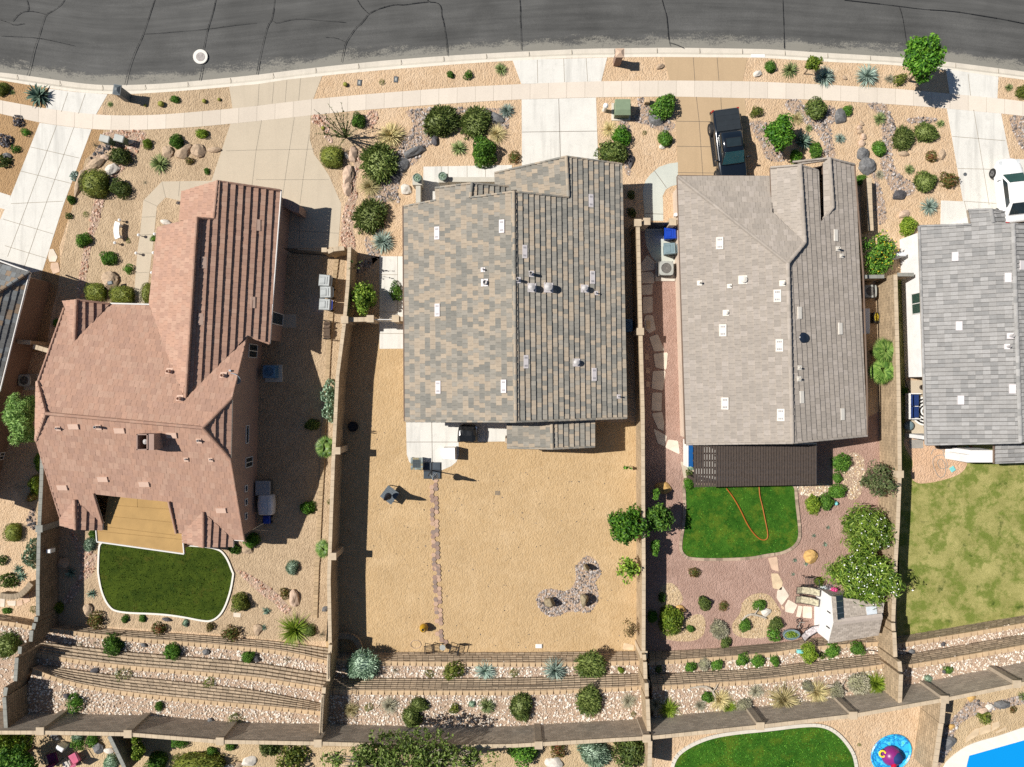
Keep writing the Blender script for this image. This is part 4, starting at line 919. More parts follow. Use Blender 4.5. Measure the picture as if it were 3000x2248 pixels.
# the long shaded side wall stands to the east of the main roof: find it from the verge
cand = [(Qp[i], Qp[(i + 1) % len(Qp)]) for i in range(len(Qp))]
sidew = [e for e in cand if e[0].x > -20 and e[1].x > -20 and abs(e[0].y - e[1].y) > 2]
def win_on(house, s, glass='glass_dark', frame='fascia_white', fw=.05, mull=True, edges=None):
    p = L(s); c = (sum(a[0] for a in p) / 4, sum(a[1] for a in p) / 4); best = None
    for a, b in edges:
        h_ = wall_hit(c, a, b); e = Vector((b.x - a.x, b.y - a.y, 0)); t = (Vector((h_.x, h_.y, 0)) - Vector((a.x, a.y, 0))).dot(e) / e.length_squared
        if -0.02 <= t <= 1.02 and 0.2 < h_.z < 6: best = (a, b) if best is None or h_.z > best[2] else best[:2]; best = (*best[:2], h_.z)
    if best: return window(house, s, best[0], best[1], glass, frame, fw, mull)
for s, mu in (('B1 2015,1270 2075,1270 2075,1380 2018,1375', 1), ('C1 1990,405 2012,405 2008,550 1988,550', 0), ('C1 1985,668 2042,655 2042,735 1985,738', 1), ('C1 1980,892 2000,890 2000,940 1980,942', 0), ('C1 1980,1002 2000,1000 2000,1050 1980,1052', 0), ('C1 1980,1116 1998,1114 1998,1164 1980,1164', 0), ('B2 130,1010 215,1025 212,1120 125,1100', 0)):
    win_on(hp, s, mull=bool(mu), edges=cand)
# flat tan patio roof in the notch
fr = M(); pts = L('C1 880,955 1110,985 1370,1012 1425,1275 1475,1270 1490,1446 783,1347 778,1250 835,1245'); P3 = [W(p, 2.85) for p in pts]
fr.prism(P3, 2.6, 2.85)
for s in ('C1 905,1050 1385,1085', 'C1 885,1140 1400,1190', 'C1 850,1225 1420,1295', 'C1 800,1262 1480,1330', 'C1 1110,990 1112,1068'):
    a, b = WL(s, 2.855); t = (b - a).normalized(); nn = Vector((-t.y, t.x, 0)) * .02; fr.poly([a - nn, b - nn, b + nn, a + nn], 1)
po = fr.build('patio_roof', ['membrane_tan', 'membrane_seam'], hp)
gm = M(); e = WL('C1 778,1255 785,1347 1490,1446 1476,1275', 2.86)
for a, b in zip(e, e[1:]): gm.tube([a, b], .055, 6)
gm.build('gutter', 'fascia_white', po)
for p in L('C1 800,1320 1130,1370 1465,1415'):
    P = W(p, 2.5); m = M(); m.box(P.x, P.y + .15, 1.25, .2, .2, 2.6); m.build('post', 'stucco_pink', po)
for s_ in ('B1 890,938 1215,946', 'B2 205,20 110,1262', 'C1 1975,1338 1888,1332 1886,1390'): gm = M(); gm.tube(WL(s_, 2.9), .055, 6); gm.build('gutter', 'fascia_white', hp)
vents(hp, PLp[0], 'B1 1410,1000', .3, .3, 'vent_pink', slots=False)
vents(hp, PLp[1], 'C1 598,412 970,445 1392,483 508,905 835,838 1170,878 1792,1090', 0.66, 0.36, 'vent_pink', slots=False)
plr = fit(gr); vents(hp, plr, 'B1 1650,608 1622,1065 B2 15,305 B1 2045,930', .3, .75, 'vent_pink', slots=False)
pipes(hp, PLp[0], [('B1', 1355, 1487, .11, .35, 0), ('B1', 1795, 1520, .11, .35, 0), ('C1', 1440, 188, .11, .35, 0)], 'vent_pink', 'vent_pink')
pipes(hp, PLp[1], [('C1', 455, 430, .06, .3, 0), ('C1', 1600, 530, .07, .3, 0), ('C1', 1500, 680, .05, .2, 0), ('C1', 1700, 682, .05, .2, 0), ('C1', 770, 420, .08, .5, 0)], 'pipe_grey', 'vent_pink')
# chimney shroud, open on top, with a round flue
P = W(q('C1', 1153, 540), 6.7); ch = M(); hw, hd, zt = .33, .48, 6.75
for x0, x1, y0, y1 in ((-hw, hw, hd - .06, hd), (-hw, hw, -hd, -hd + .06), (hw - .06, hw, -hd, hd), (-hw, -hw + .06, -hd, hd)):
    ch.box(P.x + (x0 + x1) / 2, P.y + (y0 + y1) / 2, 5.8, x1 - x0, y1 - y0, 1.9)
ch.box(P.x + .51, P.y, 5.75, .35, .96, 1.9); ch.box(P.x, P.y, 5.6, .6, .9, .3, 0, 1)
co = ch.build('chimney', ['stucco_pink', 'dark_hole'], hp); f = M(); f.lathe(P.x + .05, P.y, [(.10, 5.5), (.10, 6.4), (.15, 6.4), (.15, 6.5), (.03, 6.56)], 14); f.build('flue', 'pipe_grey', co)
# dish on the gable
sd = M(); P = W(q('B1', 1920, 1540), 4.2); c0 = P + Vector((0, 0, .25)); tilt = Matrix.Rotation(R(38), 3, 'X') @ Matrix.Rotation(R(-18), 3, 'Y')
for r0, r1, h0, h1 in ((0, .22, 0, .02), (.22, .42, .02, .08)):
    for i in range(18):
        a0, a1 = i / 18 * 6.283, (i + 1) / 18 * 6.283
        sd.poly([c0 + tilt @ Vector((r0 * math.cos(a0), r0 * math.sin(a0), h0)), c0 + tilt @ Vector((r1 * math.cos(a0), r1 * math.sin(a0), h1)), c0 + tilt @ Vector((r1 * math.cos(a1), r1 * math.sin(a1), h1)), c0 + tilt @ Vector((r0 * math.cos(a1), r0 * math.sin(a1), h0))])
sd.tube([c0, c0 - Vector((0, 0, .3)), (P.x - .3, P.y + .15, 3.6)], .03); sd.tube([c0 - Vector((0, 0, .1)), c0 + Vector((-.25, .45, .25))], .02); sd.box(c0.x - .25, c0.y + .45, c0.z + .27, .12, .1, .1)
m_plain('dish_blue', (0.32, 0.42, 0.5), 0.4); sd.build('satellite_dish', 'dish_blue', hp)

# --- taupe roofed house
ht = thing('house', 'house with plain taupe tile roof behind the dark pickup truck', 'house', W((2300, 900)))
TR = 4.9
f1 = [(1987, 517, EZ), (2257, 517, EZ), (2262, 622, 3.45), (2358, 713, 4.4), (2308, 772, TR)]
f1 = [(1987, 517, EZ), (2257, 517, EZ), (2262, 622, 3.75), (2358, 713, 4.5), (2308, 772, 5.0)]
f2 = [(1985, 517, EZ), (2308, 772, TR), (2322, 1297, TR), (2010, 1302, EZ)]
f3 = [(2440, 607, 3.45), (2430, 463, 3.45), (2503, 481, EZ), (2540, 1277, EZ), (2322, 1297, TR), (2308, 772, TR), (2358, 711, 4.4), (2344, 483, 4.3), (2398, 500, 3.8), (2404, 650, 3.7)]
f4 = [(2257, 490, 3.5), (2344, 483, 4.35), (2358, 713, 4.5), (2262, 622, 3.5)]
f5 = [(2411, 478, 3.3), (2430, 463, 3.55), (2440, 607, 3.55), (2414, 642, 3.3)]
f6 = [(2322, 474, 3.2), (2427, 463, 3.3), (2427, 470, 3.3), (2345, 482, 3.2)]
rt, PLt = roof(ht, 'roof', [f2, f3, f1], 'taupe', 0.34, 0.40, 0.06, fmat='fascia_brown')
for f_ in (f4, f5, f6): roof(ht, 'gablet_roof', [f_], 'taupe', 0.34, 0.40, 0.035, fmat='fascia_brown')
caps(ht, [[(1987, 518, EZ + .06), (2308, 772, TR + .06)], [(2308, 772, TR + .06), (2322, 1297, TR + .06)], [(2308, 772, TR + .08), (2358, 711, 4.5)], [(2344, 483, 4.4), (2358, 711, 4.5)], [(2430, 463, 3.62), (2440, 607, 3.62)], [(2440, 607, 3.6), (2410, 648, 3.6)]], 'taupe', .26, .1, .42, par=rt)
caps(ht, [[(2322, 475, 3.25), (2427, 464, 3.4)], [(2430, 464, 3.55), (2503, 482, 2.95)], [(2257, 491, 3.55), (2344, 484, 4.4)], [(2344, 484, 4.4), (2396, 500, 3.85)], [(2540, 1277, 2.95), (2322, 1298, TR + .04)], [(2322, 1298, TR + .04), (2010, 1302, 2.95)]], 'taupe', .17, .05, .4, 'verge_tile', rt)
wt, Qt = walls(ht, [(1985, 517, EZ), (2257, 517, EZ), (2257, 490, 3.4), (2344, 483, 4.3), (2430, 463, 3.4), (2503, 481, EZ), (2540, 1277, EZ), (2322, 1297, TR), (2010, 1302, EZ)], 'stucco_cream', 0.32)
for s_ in ('A3 1338,1424 2072,1431', 'A3 1337,1430 C3 1402,555', 'A4 702,1335 B4 770,690 803,1658 C4 803,490'): gm = M(); gm.tube(WL(s_, 2.89), .055, 6); gm.build('gutter', 'fascia_brown', ht)
vents(ht, PLt[0], 'B3 1682,452 1707,1156 C3 1724,228 B4 75,877 92,1278 C4 103,320', 0.46, 0.80, 'vent_cream')
vents(ht, PLt[1], 'B4 543,388 250,1015 580,1142 C4 268,177 597,315', 0.30, 0.78, 'vent_cream', slots=False)
pipes(ht, PLt[0], [('B3', 1530, 768, .07, .35, 0), ('B3', 1768, 795, .05, .2, 0), ('B3', 1880, 742, .18, .3, 1), ('B3', 1740, 1012, .1, .25, 1), ('B4', 130, 770, .09, .3, 1)], 'vent_cream', 'vent_cream')
pipes(ht, PLt[1], [('B4', 575, 490, .07, .4, 0), ('B4', 600, 550, .05, .25, 0), ('B4', 262, 1458, .06, .3, 0), ('B4', 258, 1548, .07, .3, 0)], 'vent_cream', 'vent_cream')
P = on_plane(PLt[1], q('B4', 279, 1215)); m = M(); m.lathe(P.x, P.y, [(.33, P.z - .15), (.33, P.z + .1), (.2, P.z + .17), (.01, P.z + .2)], 24); m_plain('skylight_dark', (0.012, 0.018, 0.03), 0.15, spec=0.8); m.build('skylight', 'skylight_dark', ht)
m = M(); m.lathe(W(q('B3', 1327, 218), 1.4).x, W(q('B3', 1327, 218), 1.4).y, [(.12, 1.1), (.12, 1.4), (.02, 1.42)], 12); m.build('wall_lamp', 'white_paint', ht)

# --- white walled house
hw_ = thing('house', 'white walled house with ribbed grey tile roof at the right edge', 'house', W((2860, 980)))
w1f = [(2693, 662, EZ), (2844, 657, 3.75), (2836, 615, 3.7), (2902, 613, 4.05), (2910, 652, 4.1), (2968, 655, 4.45), (2990, 1296, 4.45), (2713, 1303, EZ)]
w2f = [(2968, 655, 4.45), (3150, 665, 3.3), (3170, 1290, 3.3), (2990, 1296, 4.45)]
w3f = [(2902, 613, 4.05), (2943, 620, 3.7), (2945, 655, 3.7), (2910, 652, 4.05)]
w4f = [(2914, 1302, 2.75), (3140, 1298, 3.0), (3145, 1350, 3.0), (2914, 1359, 2.75)]
rw_, PLw = roof(hw_, 'roof', [w1f, w2f, w3f], 'grey', 0.27, 0.42, 0.05, 'rib', 'fascia_tan')
roof(hw_, 'porch_roof', [w4f], 'grey', 0.27, 0.42, 0.05, 'rib', 'fascia_brown')
caps(hw_, [[(2968, 655, 4.5), (2990, 1296, 4.5)], [(2902, 613, 4.1), (2910, 652, 4.15)]], 'grey', .26, .1, .42, par=rw_)
caps(hw_, [[(2693, 663, 2.95), (2844, 658, 3.8)], [(2836, 616, 3.75), (2902, 614, 4.1)], [(2902, 614, 4.1), (2943, 621, 3.75)], [(2713, 1303, 2.95), (2990, 1297, 4.5)], [(2693, 663, 2.95), (2713, 1303, 2.95)]], 'grey', .17, .05, .42, 'verge_tile', rw_)
ww, Qw = walls(hw_, [(2693, 662, EZ), (2844, 657, 3.7), (2836, 615, 3.7), (2902, 613, 4.0), (2968, 655, 4.4), (3150, 665, 3.3), (3165, 1285, 3.3), (2990, 1290, 4.3), (2880, 1292, 3.7), (2878, 1115, 3.7), (2711, 1118, EZ)], 'stucco_white', 0.3)
ce = [(Qw[i], Qw[(i + 1) % len(Qw)]) for i in range(len(Qw))]
win_on(hw_, 'B4 1165,862 1248,842 1252,1012 1168,1030', 'glass_green', edges=ce)
pw = M(); A_, B_ = W((2713, 1284), 2.7), W((2830, 1290), 2.7)
pw.box(A_.x + 1.2, A_.y, 1.3, 2.2, .25, 2.7); pw.build('porch_wall', 'stucco_white', hw_)
pw = M(); A_ = W((2880, 1335), 2.4); pw.box(A_.x, A_.y + .2, 1.25, 1.6, .3, 2.5); pw.box(A_.x - .1, A_.y - .2, 1.2, 1.9, .5, 2.4); pw.build('porch_wall', 'stucco_white', hw_)
for s in ('B4 1512,545 1514,580', ):
    pass
vents(hw_, PLw[0], 'B4 1512,560 1940,730 1544,1120 C4 1558,200 1975,110', .38, .60, 'vent_white', slots=False)
pipes(hw_, PLw[0], [('B4', 1990, 1198, .09, .35, 0), ('B4', 1965, 1285, .07, .35, 0)])
vents(hw_, PLw[1], 'B4 2055,630', .44, .6, 'vent_white', slots=False)

# --- house at the left edge
hl = thing('house', 'house with blue grey and tan roof cut off by the left edge', 'house', W((-60, 900)))
e1 = [(-220, 735, EZ), (0, 765, EZ), (87, 796, EZ), (-20, 862, 3.6), (-220, 985, 4.8)]
e1 = [(-220, 735, EZ), (0, 766, EZ), (87, 797, EZ), (-15, 862, 3.75)]
e2 = [(87, 797, EZ), (-5, 1150, EZ), (-100, 1500, EZ), (-300, 1480, 4.9), (-200, 975, 4.9), (-15, 862, 3.75)]
e2 = [(87, 797, EZ), (-100, 1500, EZ), (-290, 1480, 4.7), (-170, 960, 4.7)]
e1 = [(-260, 700, EZ), (87, 797, EZ), (-170, 960, 4.7), (-400, 900, 4.7)]
re_, PLe = roof(hl, 'roof', [e1, e2], 'blue', 0.32, 0.36, 0.05)
caps(hl, [[(87, 797, EZ + .05), (-170, 960, 4.75)]], 'blue', .26, .1, .4, par=re_)
we, Qe = walls(hl, [(-260, 700, EZ), (87, 797, EZ), (-100, 1500, EZ), (-300, 1480, 4.5)], 'stucco_brown', 0.4)
for s_ in ('B1 0,594 240,683', 'B1 240,690 0,1650'): gm = M(); gm.tube(WL(s_, 2.89), .055, 6); gm.build('gutter', 'fascia_white', hl)
cl_ = [(Qe[i], Qe[(i + 1) % len(Qe)]) for i in range(len(Qe))]
for s in ('C1 0,625 28,622 24,680 0,682', 'C1 0,700 18,698 14,752 0,755'): win_on(hl, s, edges=cl_)
# ------------------------------------------------------------------ plants and stones
G = {}
def leaf_arrays(rg, cen, nrm_, ls, lw, spread=0.9):
    n = len(cen); d = nrm_ + rg.normal(0, spread, (n, 3)); d /= np.linalg.norm(d, axis=1)[:, None] + 1e-9
    a = np.cross(d, rg.normal(0, 1, (n, 3))); a /= np.linalg.norm(a, axis=1)[:, None] + 1e-9
    b = np.cross(d, a); s = ls * rg.uniform(0.6, 1.35, (n, 1)); w_ = lw * rg.uniform(0.7, 1.2, (n, 1))
    return np.stack([cen - a * s, cen - b * w_ + d * s * .15, cen + a * s, cen + b * w_ + d * s * .15], 1).reshape(-1, 3)
def np_mesh(name, V, Fs, mats, idx=None, smooth=False):
    me = bpy.data.meshes.new(name); me.from_pydata(V.tolist() if hasattr(V, 'tolist') else V, [], Fs)
    for x in mats: me.materials.append(MATS[x])
    if idx is not None: me.polygons.foreach_set('material_index', idx)
    me.update(); return me
ICO = None
def ico(sub=2):
    import bmesh
    b = bmesh.new(); bmesh.ops.create_icosphere(b, subdivisions=sub, radius=1); v = np.array([x.co[:] for x in b.verts]); f = [tuple(x.index for x in y.verts) for y in b.faces]; b.free(); return v, f
IV2, IF2 = ico(2); IV3, IF3 = ico(3)
def lumpf(rg, k=6, amp=0.16, fr=3.0):
    ks = rg.normal(0, fr, (k, 3)); ph = rg.uniform(0, 6.28, k)
    return lambda d: 1 + amp * np.sin(d @ ks.T + ph).sum(1) / math.sqrt(k)
def ball(seed, n=1500, ls=.095, lw=.05, amp=.26, fr=2.6, core=.74, box=0.0, spread=.9, up=0.0, gap=0.0):
    """leafy mass of unit radius, resting on z=0, height 1 (scaled per plant)"""
    rg = np.random.default_rng(seed); f = lumpf(rg, 7, amp, fr)
    d = rg.normal(0, 1, (n, 3)); d[:, 2] = np.abs(d[:, 2]) * 1.0 - .12; d /= np.linalg.norm(d, axis=1)[:, None]
    r = f(d) * (1 - .28 * rg.random(n) ** 1.6)
    if box:
        e = 2 + box; r = r * (np.abs(d) ** e).sum(1) ** (-1 / e)
    if gap:
        keep = f(d * 2.3) > 1 - gap; d, r = d[keep], r[keep]
    c = d * r[:, None]; c[:, 2] = np.maximum(c[:, 2], .02)
    nn = d.copy(); nn[:, 2] += up
    V = leaf_arrays(rg, c, nn, ls, lw, spread); m_ = len(c); Fs = [(4 * i, 4 * i + 1, 4 * i + 2, 4 * i + 3) for i in range(m_)]; k = len(V)
    if core:
        iv = IV2.copy(); rr = f(iv) * core
        if box: e = 2 + box; rr = rr * (np.abs(iv) ** e).sum(1) ** (-1 / e)
        iv = iv * rr[:, None]; iv[:, 2] = np.maximum(iv[:, 2], 0.0); V = np.concatenate([V, iv]); Fs += [tuple(i + k for i in t) for t in IF2]
    return V, Fs
def spray(seed, n=1500, ls=.14, lw=.03, amp=.14):
    """needle sprigs pointing outwards and up (rosemary and junipers)"""
    rg = np.random.default_rng(seed); f = lumpf(rg, 7, amp, 3.2)
    d = rg.normal(0, 1, (n, 3)); d[:, 2] = np.abs(d[:, 2]); d /= np.linalg.norm(d, axis=1)[:, None]
    c = d * (f(d) * (1 - .3 * rg.random(n)))[:, None]
    a = d + rg.normal(0, .35, (n, 3)); a[:, 2] += .25; a /= np.linalg.norm(a, axis=1)[:, None]
    b = np.cross(a, rg.normal(0, 1, (n, 3))); b /= np.linalg.norm(b, axis=1)[:, None] + 1e-9
    s = ls * rg.uniform(.6, 1.3, (n, 1)); V = np.stack([c - a * s * .6 - b * lw * .5, c - a * s * .6 + b * lw * .5, c + b * lw, c + a * s, c - b * lw], 1).reshape(-1, 3)
    Fs = [tuple(5 * i + j for j in (0, 1, 2, 3, 4)) for i in range(n)]; k = len(V)
    iv = IV2 * (f(IV2) * .78)[:, None]; iv[:, 2] = np.maximum(iv[:, 2], 0); return np.concatenate([V, iv]), Fs + [tuple(i + k for i in t) for t in IF2]
def rosette(seed, n=60, w_=.09, e0=8, e1=80, curve=.25, stiff=True, jit=.15, z0=.03):
    rg = np.random.default_rng(seed); V = []; Fs = []
    for i in range(n):
        an = i * 2.39996 + rg.normal(0, .1); f = (i + .5) / n; el = R(e0 + (e1 - e0) * f ** 1.1 + rg.normal(0, 5)); ln = (1.0 if stiff else .8 + .3 * rg.random()) * (1 - .2 * f) * rg.uniform(1 - jit, 1 + jit)
        h = np.array([math.cos(an), math.sin(an), 0]); s = np.array([-math.sin(an), math.cos(an), 0]); k = len(V); wd = w_ * rg.uniform(.8, 1.15)
        for t, ww in ((.02, .55), (.35, 1.0), (.7, .7), (1.0, .04)):
            e = el - curve * t * t * 2.2; p = h * ln * t * math.cos(el - curve * t) + np.array([0, 0, z0 + ln * t * math.sin(max(-.2, e))])
            V += [p - s * wd * ww / 2, p + np.array([0, 0, -wd * .25 * ww]), p + s * wd * ww / 2]
        for j in range(3): Fs += [(k + 3 * j, k + 3 * j + 1, k + 3 * j + 4, k + 3 * j + 3), (k + 3 * j + 1, k + 3 * j + 2, k + 3 * j + 5, k + 3 * j + 4)]
    return np.array(V), Fs
def tuft(seed, n=380, w_=.018, droop=.7, base=.12, e0=25, e1=88):
    rg = np.random.default_rng(seed); V = []; Fs = []
    for i in range(n):
        an = rg.uniform(0, 6.283); el = R(rg.uniform(e0, e1)); ln = rg.uniform(.65, 1.15); h = np.array([math.cos(an), math.sin(an), 0]); s = np.array([-math.sin(an), math.cos(an), 0]); k = len(V); b0 = h * rg.uniform(0, base)
        for t, ww in ((0, 1), (.5, .9), (1, .15)):
            p = b0 + h * ln * t * math.cos(el) * (1 + droop * t * .4) + np.array([0, 0, max(.01, ln * (t * math.sin(el) - droop * t * t * .45))]); V += [p - s * w_ * ww, p + s * w_ * ww]
        for j in range(2): Fs.append((k + 2 * j, k + 2 * j + 1, k + 2 * j + 3, k + 2 * j + 2))
    return np.array(V), Fs
def twigs(seed, n=60, rad=.012, leafn=0, hgt=1.0):
    rg = np.random.default_rng(seed); m = M()
    for i in range(n):
        an = rg.uniform(0, 6.283); el = R(rg.uniform(15, 85)); ln = rg.uniform(.5, 1.1); p = [Vector((0, 0, 0))]; dr = Vector((math.cos(an) * math.cos(el), math.sin(an) * math.cos(el), math.sin(el)))
        for j in range(3): dr = (dr + Vector(rg.normal(0, .22, 3))).normalized(); p.append(p[-1] + dr * ln / 3)
        for x in p: x.z = max(x.z, .005)
        m.tube(p, [rad, rad * .7, rad * .5, rad * .25], 3)
    return np.array(m.v), m.f
def stone(seed, amp=.22, flat=.55):
    rg = np.random.default_rng(seed); f = lumpf(rg, 9, amp, 1.6); g = lumpf(rg, 9, .06, 6); v = IV3 * (f(IV3) * g(IV3))[:, None]
    for _ in range(5):   # broken faces
        nn = rg.normal(0, 1, 3); nn /= np.linalg.norm(nn); o = v @ nn; lim = rg.uniform(.62, .85); v = v - np.outer(np.maximum(0, o - lim) * .85, nn)
    v[:, 2] *= flat; return v, IF3

m_leaf('leaf_green', [(0.015, 0.04, 0.006), (0.04, 0.10, 0.012), (0.07, 0.16, 0.02), (0.13, 0.22, 0.03)])
m_leaf('leaf_olive', [(0.025, 0.04, 0.008), (0.06, 0.085, 0.014), (0.11, 0.13, 0.022), (0.17, 0.18, 0.035)])
m_leaf('leaf_dark', [(0.018, 0.030, 0.008), (0.045, 0.072, 0.016), (0.085, 0.115, 0.026), (0.13, 0.16, 0.045)])
m_leaf('leaf_lime', [(0.04, 0.075, 0.008), (0.085, 0.14, 0.013), (0.145, 0.20, 0.02), (0.2, 0.25, 0.035)])
m_leaf('leaf_bright', [(0.012, 0.042, 0.005), (0.034, 0.105, 0.009), (0.062, 0.155, 0.012), (0.11, 0.21, 0.022)])
m_leaf('leaf_red', [(0.03, 0.05, 0.01), (0.07, 0.10, 0.02), (0.13, 0.04, 0.02), (0.12, 0.13, 0.03)])
m_leaf('leaf_grey', [(0.10, 0.10, 0.075), (0.19, 0.18, 0.13), (0.28, 0.26, 0.19), (0.14, 0.14, 0.08)], .8, .1)
m_leaf('leaf_straw', [(0.16, 0.14, 0.06), (0.32, 0.27, 0.13), (0.44, 0.37, 0.2), (0.24, 0.23, 0.10)], .8, .15)
m_leaf('leaf_sage', [(0.05, 0.085, 0.05), (0.11, 0.17, 0.11), (0.19, 0.26, 0.18), (0.28, 0.36, 0.27)], .6, .1)
m_leaf('leaf_blue', [(0.05, 0.075, 0.06), (0.12, 0.165, 0.14), (0.20, 0.26, 0.22), (0.30, 0.36, 0.30)], .5, .05)
m_leaf('leaf_agave', [(0.02, 0.04, 0.03), (0.05, 0.085, 0.06), (0.10, 0.15, 0.11), (0.16, 0.22, 0.16)], .45, .03)
m_leaf('leaf_yucca', [(0.035, 0.055, 0.02), (0.085, 0.12, 0.04), (0.15, 0.19, 0.07), (0.24, 0.27, 0.11)], .5, .08)
m_leaf('leaf_purple', [(0.022, 0.022, 0.025), (0.06, 0.055, 0.06), (0.11, 0.10, 0.11), (0.16, 0.15, 0.16)], .5, .05)
m_leaf('leaf_silver', [(0.2, 0.24, 0.24), (0.35, 0.4, 0.4), (0.5, 0.55, 0.54), (0.6, 0.65, 0.62)], .7, .1)
m_leaf('leaf_cactus', [(0.10, 0.14, 0.05), (0.22, 0.26, 0.12), (0.34, 0.36, 0.18), (0.4, 0.42, 0.25)], .6, 0)
m_leaf('leaf_olive2', [(0.02, 0.05, 0.007), (0.065, 0.12, 0.014), (0.13, 0.195, 0.024), (0.23, 0.29, 0.06)])
m_leaf('leaf_plum', [(0.03, 0.045, 0.02), (0.07, 0.10, 0.035), (0.13, 0.15, 0.06), (0.09, 0.055, 0.045)])
m_leaf('leaf_feather', [(0.05, 0.10, 0.025), (0.11, 0.19, 0.05), (0.18, 0.28, 0.08), (0.26, 0.36, 0.12)])
m_leaf('leaf_limedark', [(0.03, 0.06, 0.008), (0.08, 0.14, 0.016), (0.15, 0.22, 0.025), (0.22, 0.28, 0.05)])
m_leaf('leaf_brown', [(0.06, 0.04, 0.02), (0.12, 0.08, 0.035), (0.09, 0.09, 0.03)])
m_leaf('leaf_thin', [(0.03, 0.05, 0.012), (0.065, 0.10, 0.02), (0.11, 0.155, 0.03), (0.15, 0.19, 0.06)])
m_leaf('petal_white', [(0.6, 0.6, 0.52), (0.8, 0.78, 0.7)], .6, .2)
m_leaf('petal_pink', [(0.35, 0.03, 0.12), (0.55, 0.06, 0.25)], .6, .2)
m_leaf('petal_yellow', [(0.5, 0.36, 0.02), (0.6, 0.45, 0.04)], .6, .2)
m_plain('bark', (0.12, 0.085, 0.06), 0.95, var=0.25, scale=8)
m_plain('bark_grey', (0.32, 0.27, 0.22), 0.95, var=0.2, scale=8)
m_plain('stone_tan', (0.42, 0.31, 0.21), 0.9, var=0.28, scale=3.0)
m_plain('stone_pink', (0.52, 0.38, 0.28), 0.9, var=0.22, scale=2.5)
m_plain('stone_grey', (0.15, 0.15, 0.15), 0.8, var=0.4, scale=3.5)
m_plain('stone_dark', (0.085, 0.08, 0.085), 0.8, var=0.5, scale=4)
m_plain('stone_gold', (0.55, 0.34, 0.12), 0.9, var=0.28, scale=2.5)
m_plain('stone_pale', (0.62, 0.57, 0.5), 0.9, var=0.18, scale=3)
m_plain('stone_olive', (0.27, 0.22, 0.14), 0.9, var=0.3, scale=4)

def fam(key, fn, k=3):
    G[key] = [fn(s) for s in range(11, 11 + k)]
fam('ball', lambda s: ball(s)); fam('fine', lambda s: ball(s, 2200, .075, .042, .22, 3.0)); fam('loose', lambda s: ball(s, 620, .12, .06, .26, 3.2, .55, gap=.35))
fam('hedge', lambda s: ball(s, 2200, .06, .035, .06, 3, .88, box=2.0)); fam('sprig', lambda s: spray(s)); fam('sparse', lambda s: ball(s, 420, .11, .05, .25, 3, 0))
fam('agave', lambda s: rosette(s, 52, .15, 6, 78, .15)); fam('yucca', lambda s: rosette(s, 150, .06, 2, 85, .12, True, .1)); fam('sotol', lambda s: rosette(s, 200, .05, 0, 86, .1, True, .08))
fam('small_agave', lambda s: rosette(s, 26, .16, 12, 75, .1)); fam('tuft', lambda s: tuft(s)); fam('twigs', lambda s: twigs(s)); fam('stone', lambda s: stone(s), 6)
fam('chunk', lambda s: ball(s, 260, .17, .11, .2, 3, .5, spread=1.4))
# kind: (object name, category, mesh family, leaf material, height/radius, smooth)
KIND = {
 'shrub': ('round_shrub', 'shrub', 'fine', 'leaf_green', 1.15), 'oshrub': ('round_shrub', 'shrub', 'fine', 'leaf_olive', 1.1), 'dshrub': ('leafy_shrub', 'shrub', 'ball', 'leaf_dark', 1.0),
 'bush': ('leafy_shrub', 'shrub', 'ball', 'leaf_green', .95), 'bbush': ('leafy_shrub', 'shrub', 'ball', 'leaf_bright', 1.0), 'lime': ('leafy_shrub', 'shrub', 'ball', 'leaf_lime', 1.1), 'loose': ('loose_shrub', 'shrub', 'loose', 'leaf_green', 1.0),
 'oloose': ('loose_shrub', 'shrub', 'loose', 'leaf_olive', 1.0), 'redbush': ('leafy_shrub', 'shrub', 'loose', 'leaf_red', .95), 'hedge': ('clipped_shrub', 'shrub', 'hedge', 'leaf_olive', 1.0), 'rosemary': ('rosemary_bush', 'shrub', 'sprig', 'leaf_dark', .72),
 'gspray': ('needle_shrub', 'shrub', 'sprig', 'leaf_olive', .85), 'sage': ('needle_shrub', 'shrub', 'sprig', 'leaf_sage', .85), 'dry': ('dry_shrub', 'shrub', 'twigs', 'leaf_grey', .8), 'grey': ('grey_shrub', 'shrub', 'sprig', 'leaf_grey', .75),
 'agave': ('agave', 'agave', 'agave', 'leaf_agave', 1.0), 'sagave': ('small_agave', 'agave', 'small_agave', 'leaf_agave', .9), 'yucca': ('yucca', 'yucca', 'yucca', 'leaf_yucca', .9), 'sotol': ('sotol', 'yucca', 'sotol', 'leaf_blue', .9), 'pale': ('pale_yucca', 'yucca', 'sotol', 'leaf_straw', .9),
 'grass': ('grass_clump', 'grass', 'tuft', 'leaf_straw', 1.0), 'ggrass': ('grass_clump', 'grass', 'tuft', 'leaf_lime', 1.0), 'agrass': ('grass_clump', 'grass', 'tuft', 'leaf_grey', .95), 'purple': ('dark_succulent', 'succulent', 'chunk', 'leaf_purple', .7), 'blueag': ('blue_succulent', 'succulent', 'chunk', 'leaf_blue', .8),
 'silver': ('silver_shrub', 'shrub', 'ball', 'leaf_silver', .8), 'dark': ('leafy_shrub', 'shrub', 'chunk', 'leaf_dark', 1.0), 'rust': ('rusty_shrub', 'shrub', 'loose', 'leaf_red', 1.0), 'weed': ('weed', 'weed', 'sparse', 'leaf_olive', .6),
 'paddle': ('broad_leaf_shrub', 'shrub', 'chunk', 'leaf_sage', 1.2)}
STON = {'btan': 'stone_tan', 'bpink': 'stone_pink', 'bgrey': 'stone_grey', 'bdark': 'stone_dark', 'bgold': 'stone_gold', 'bpale': 'stone_pale', 'bolive': 'stone_olive'}
MC = {}
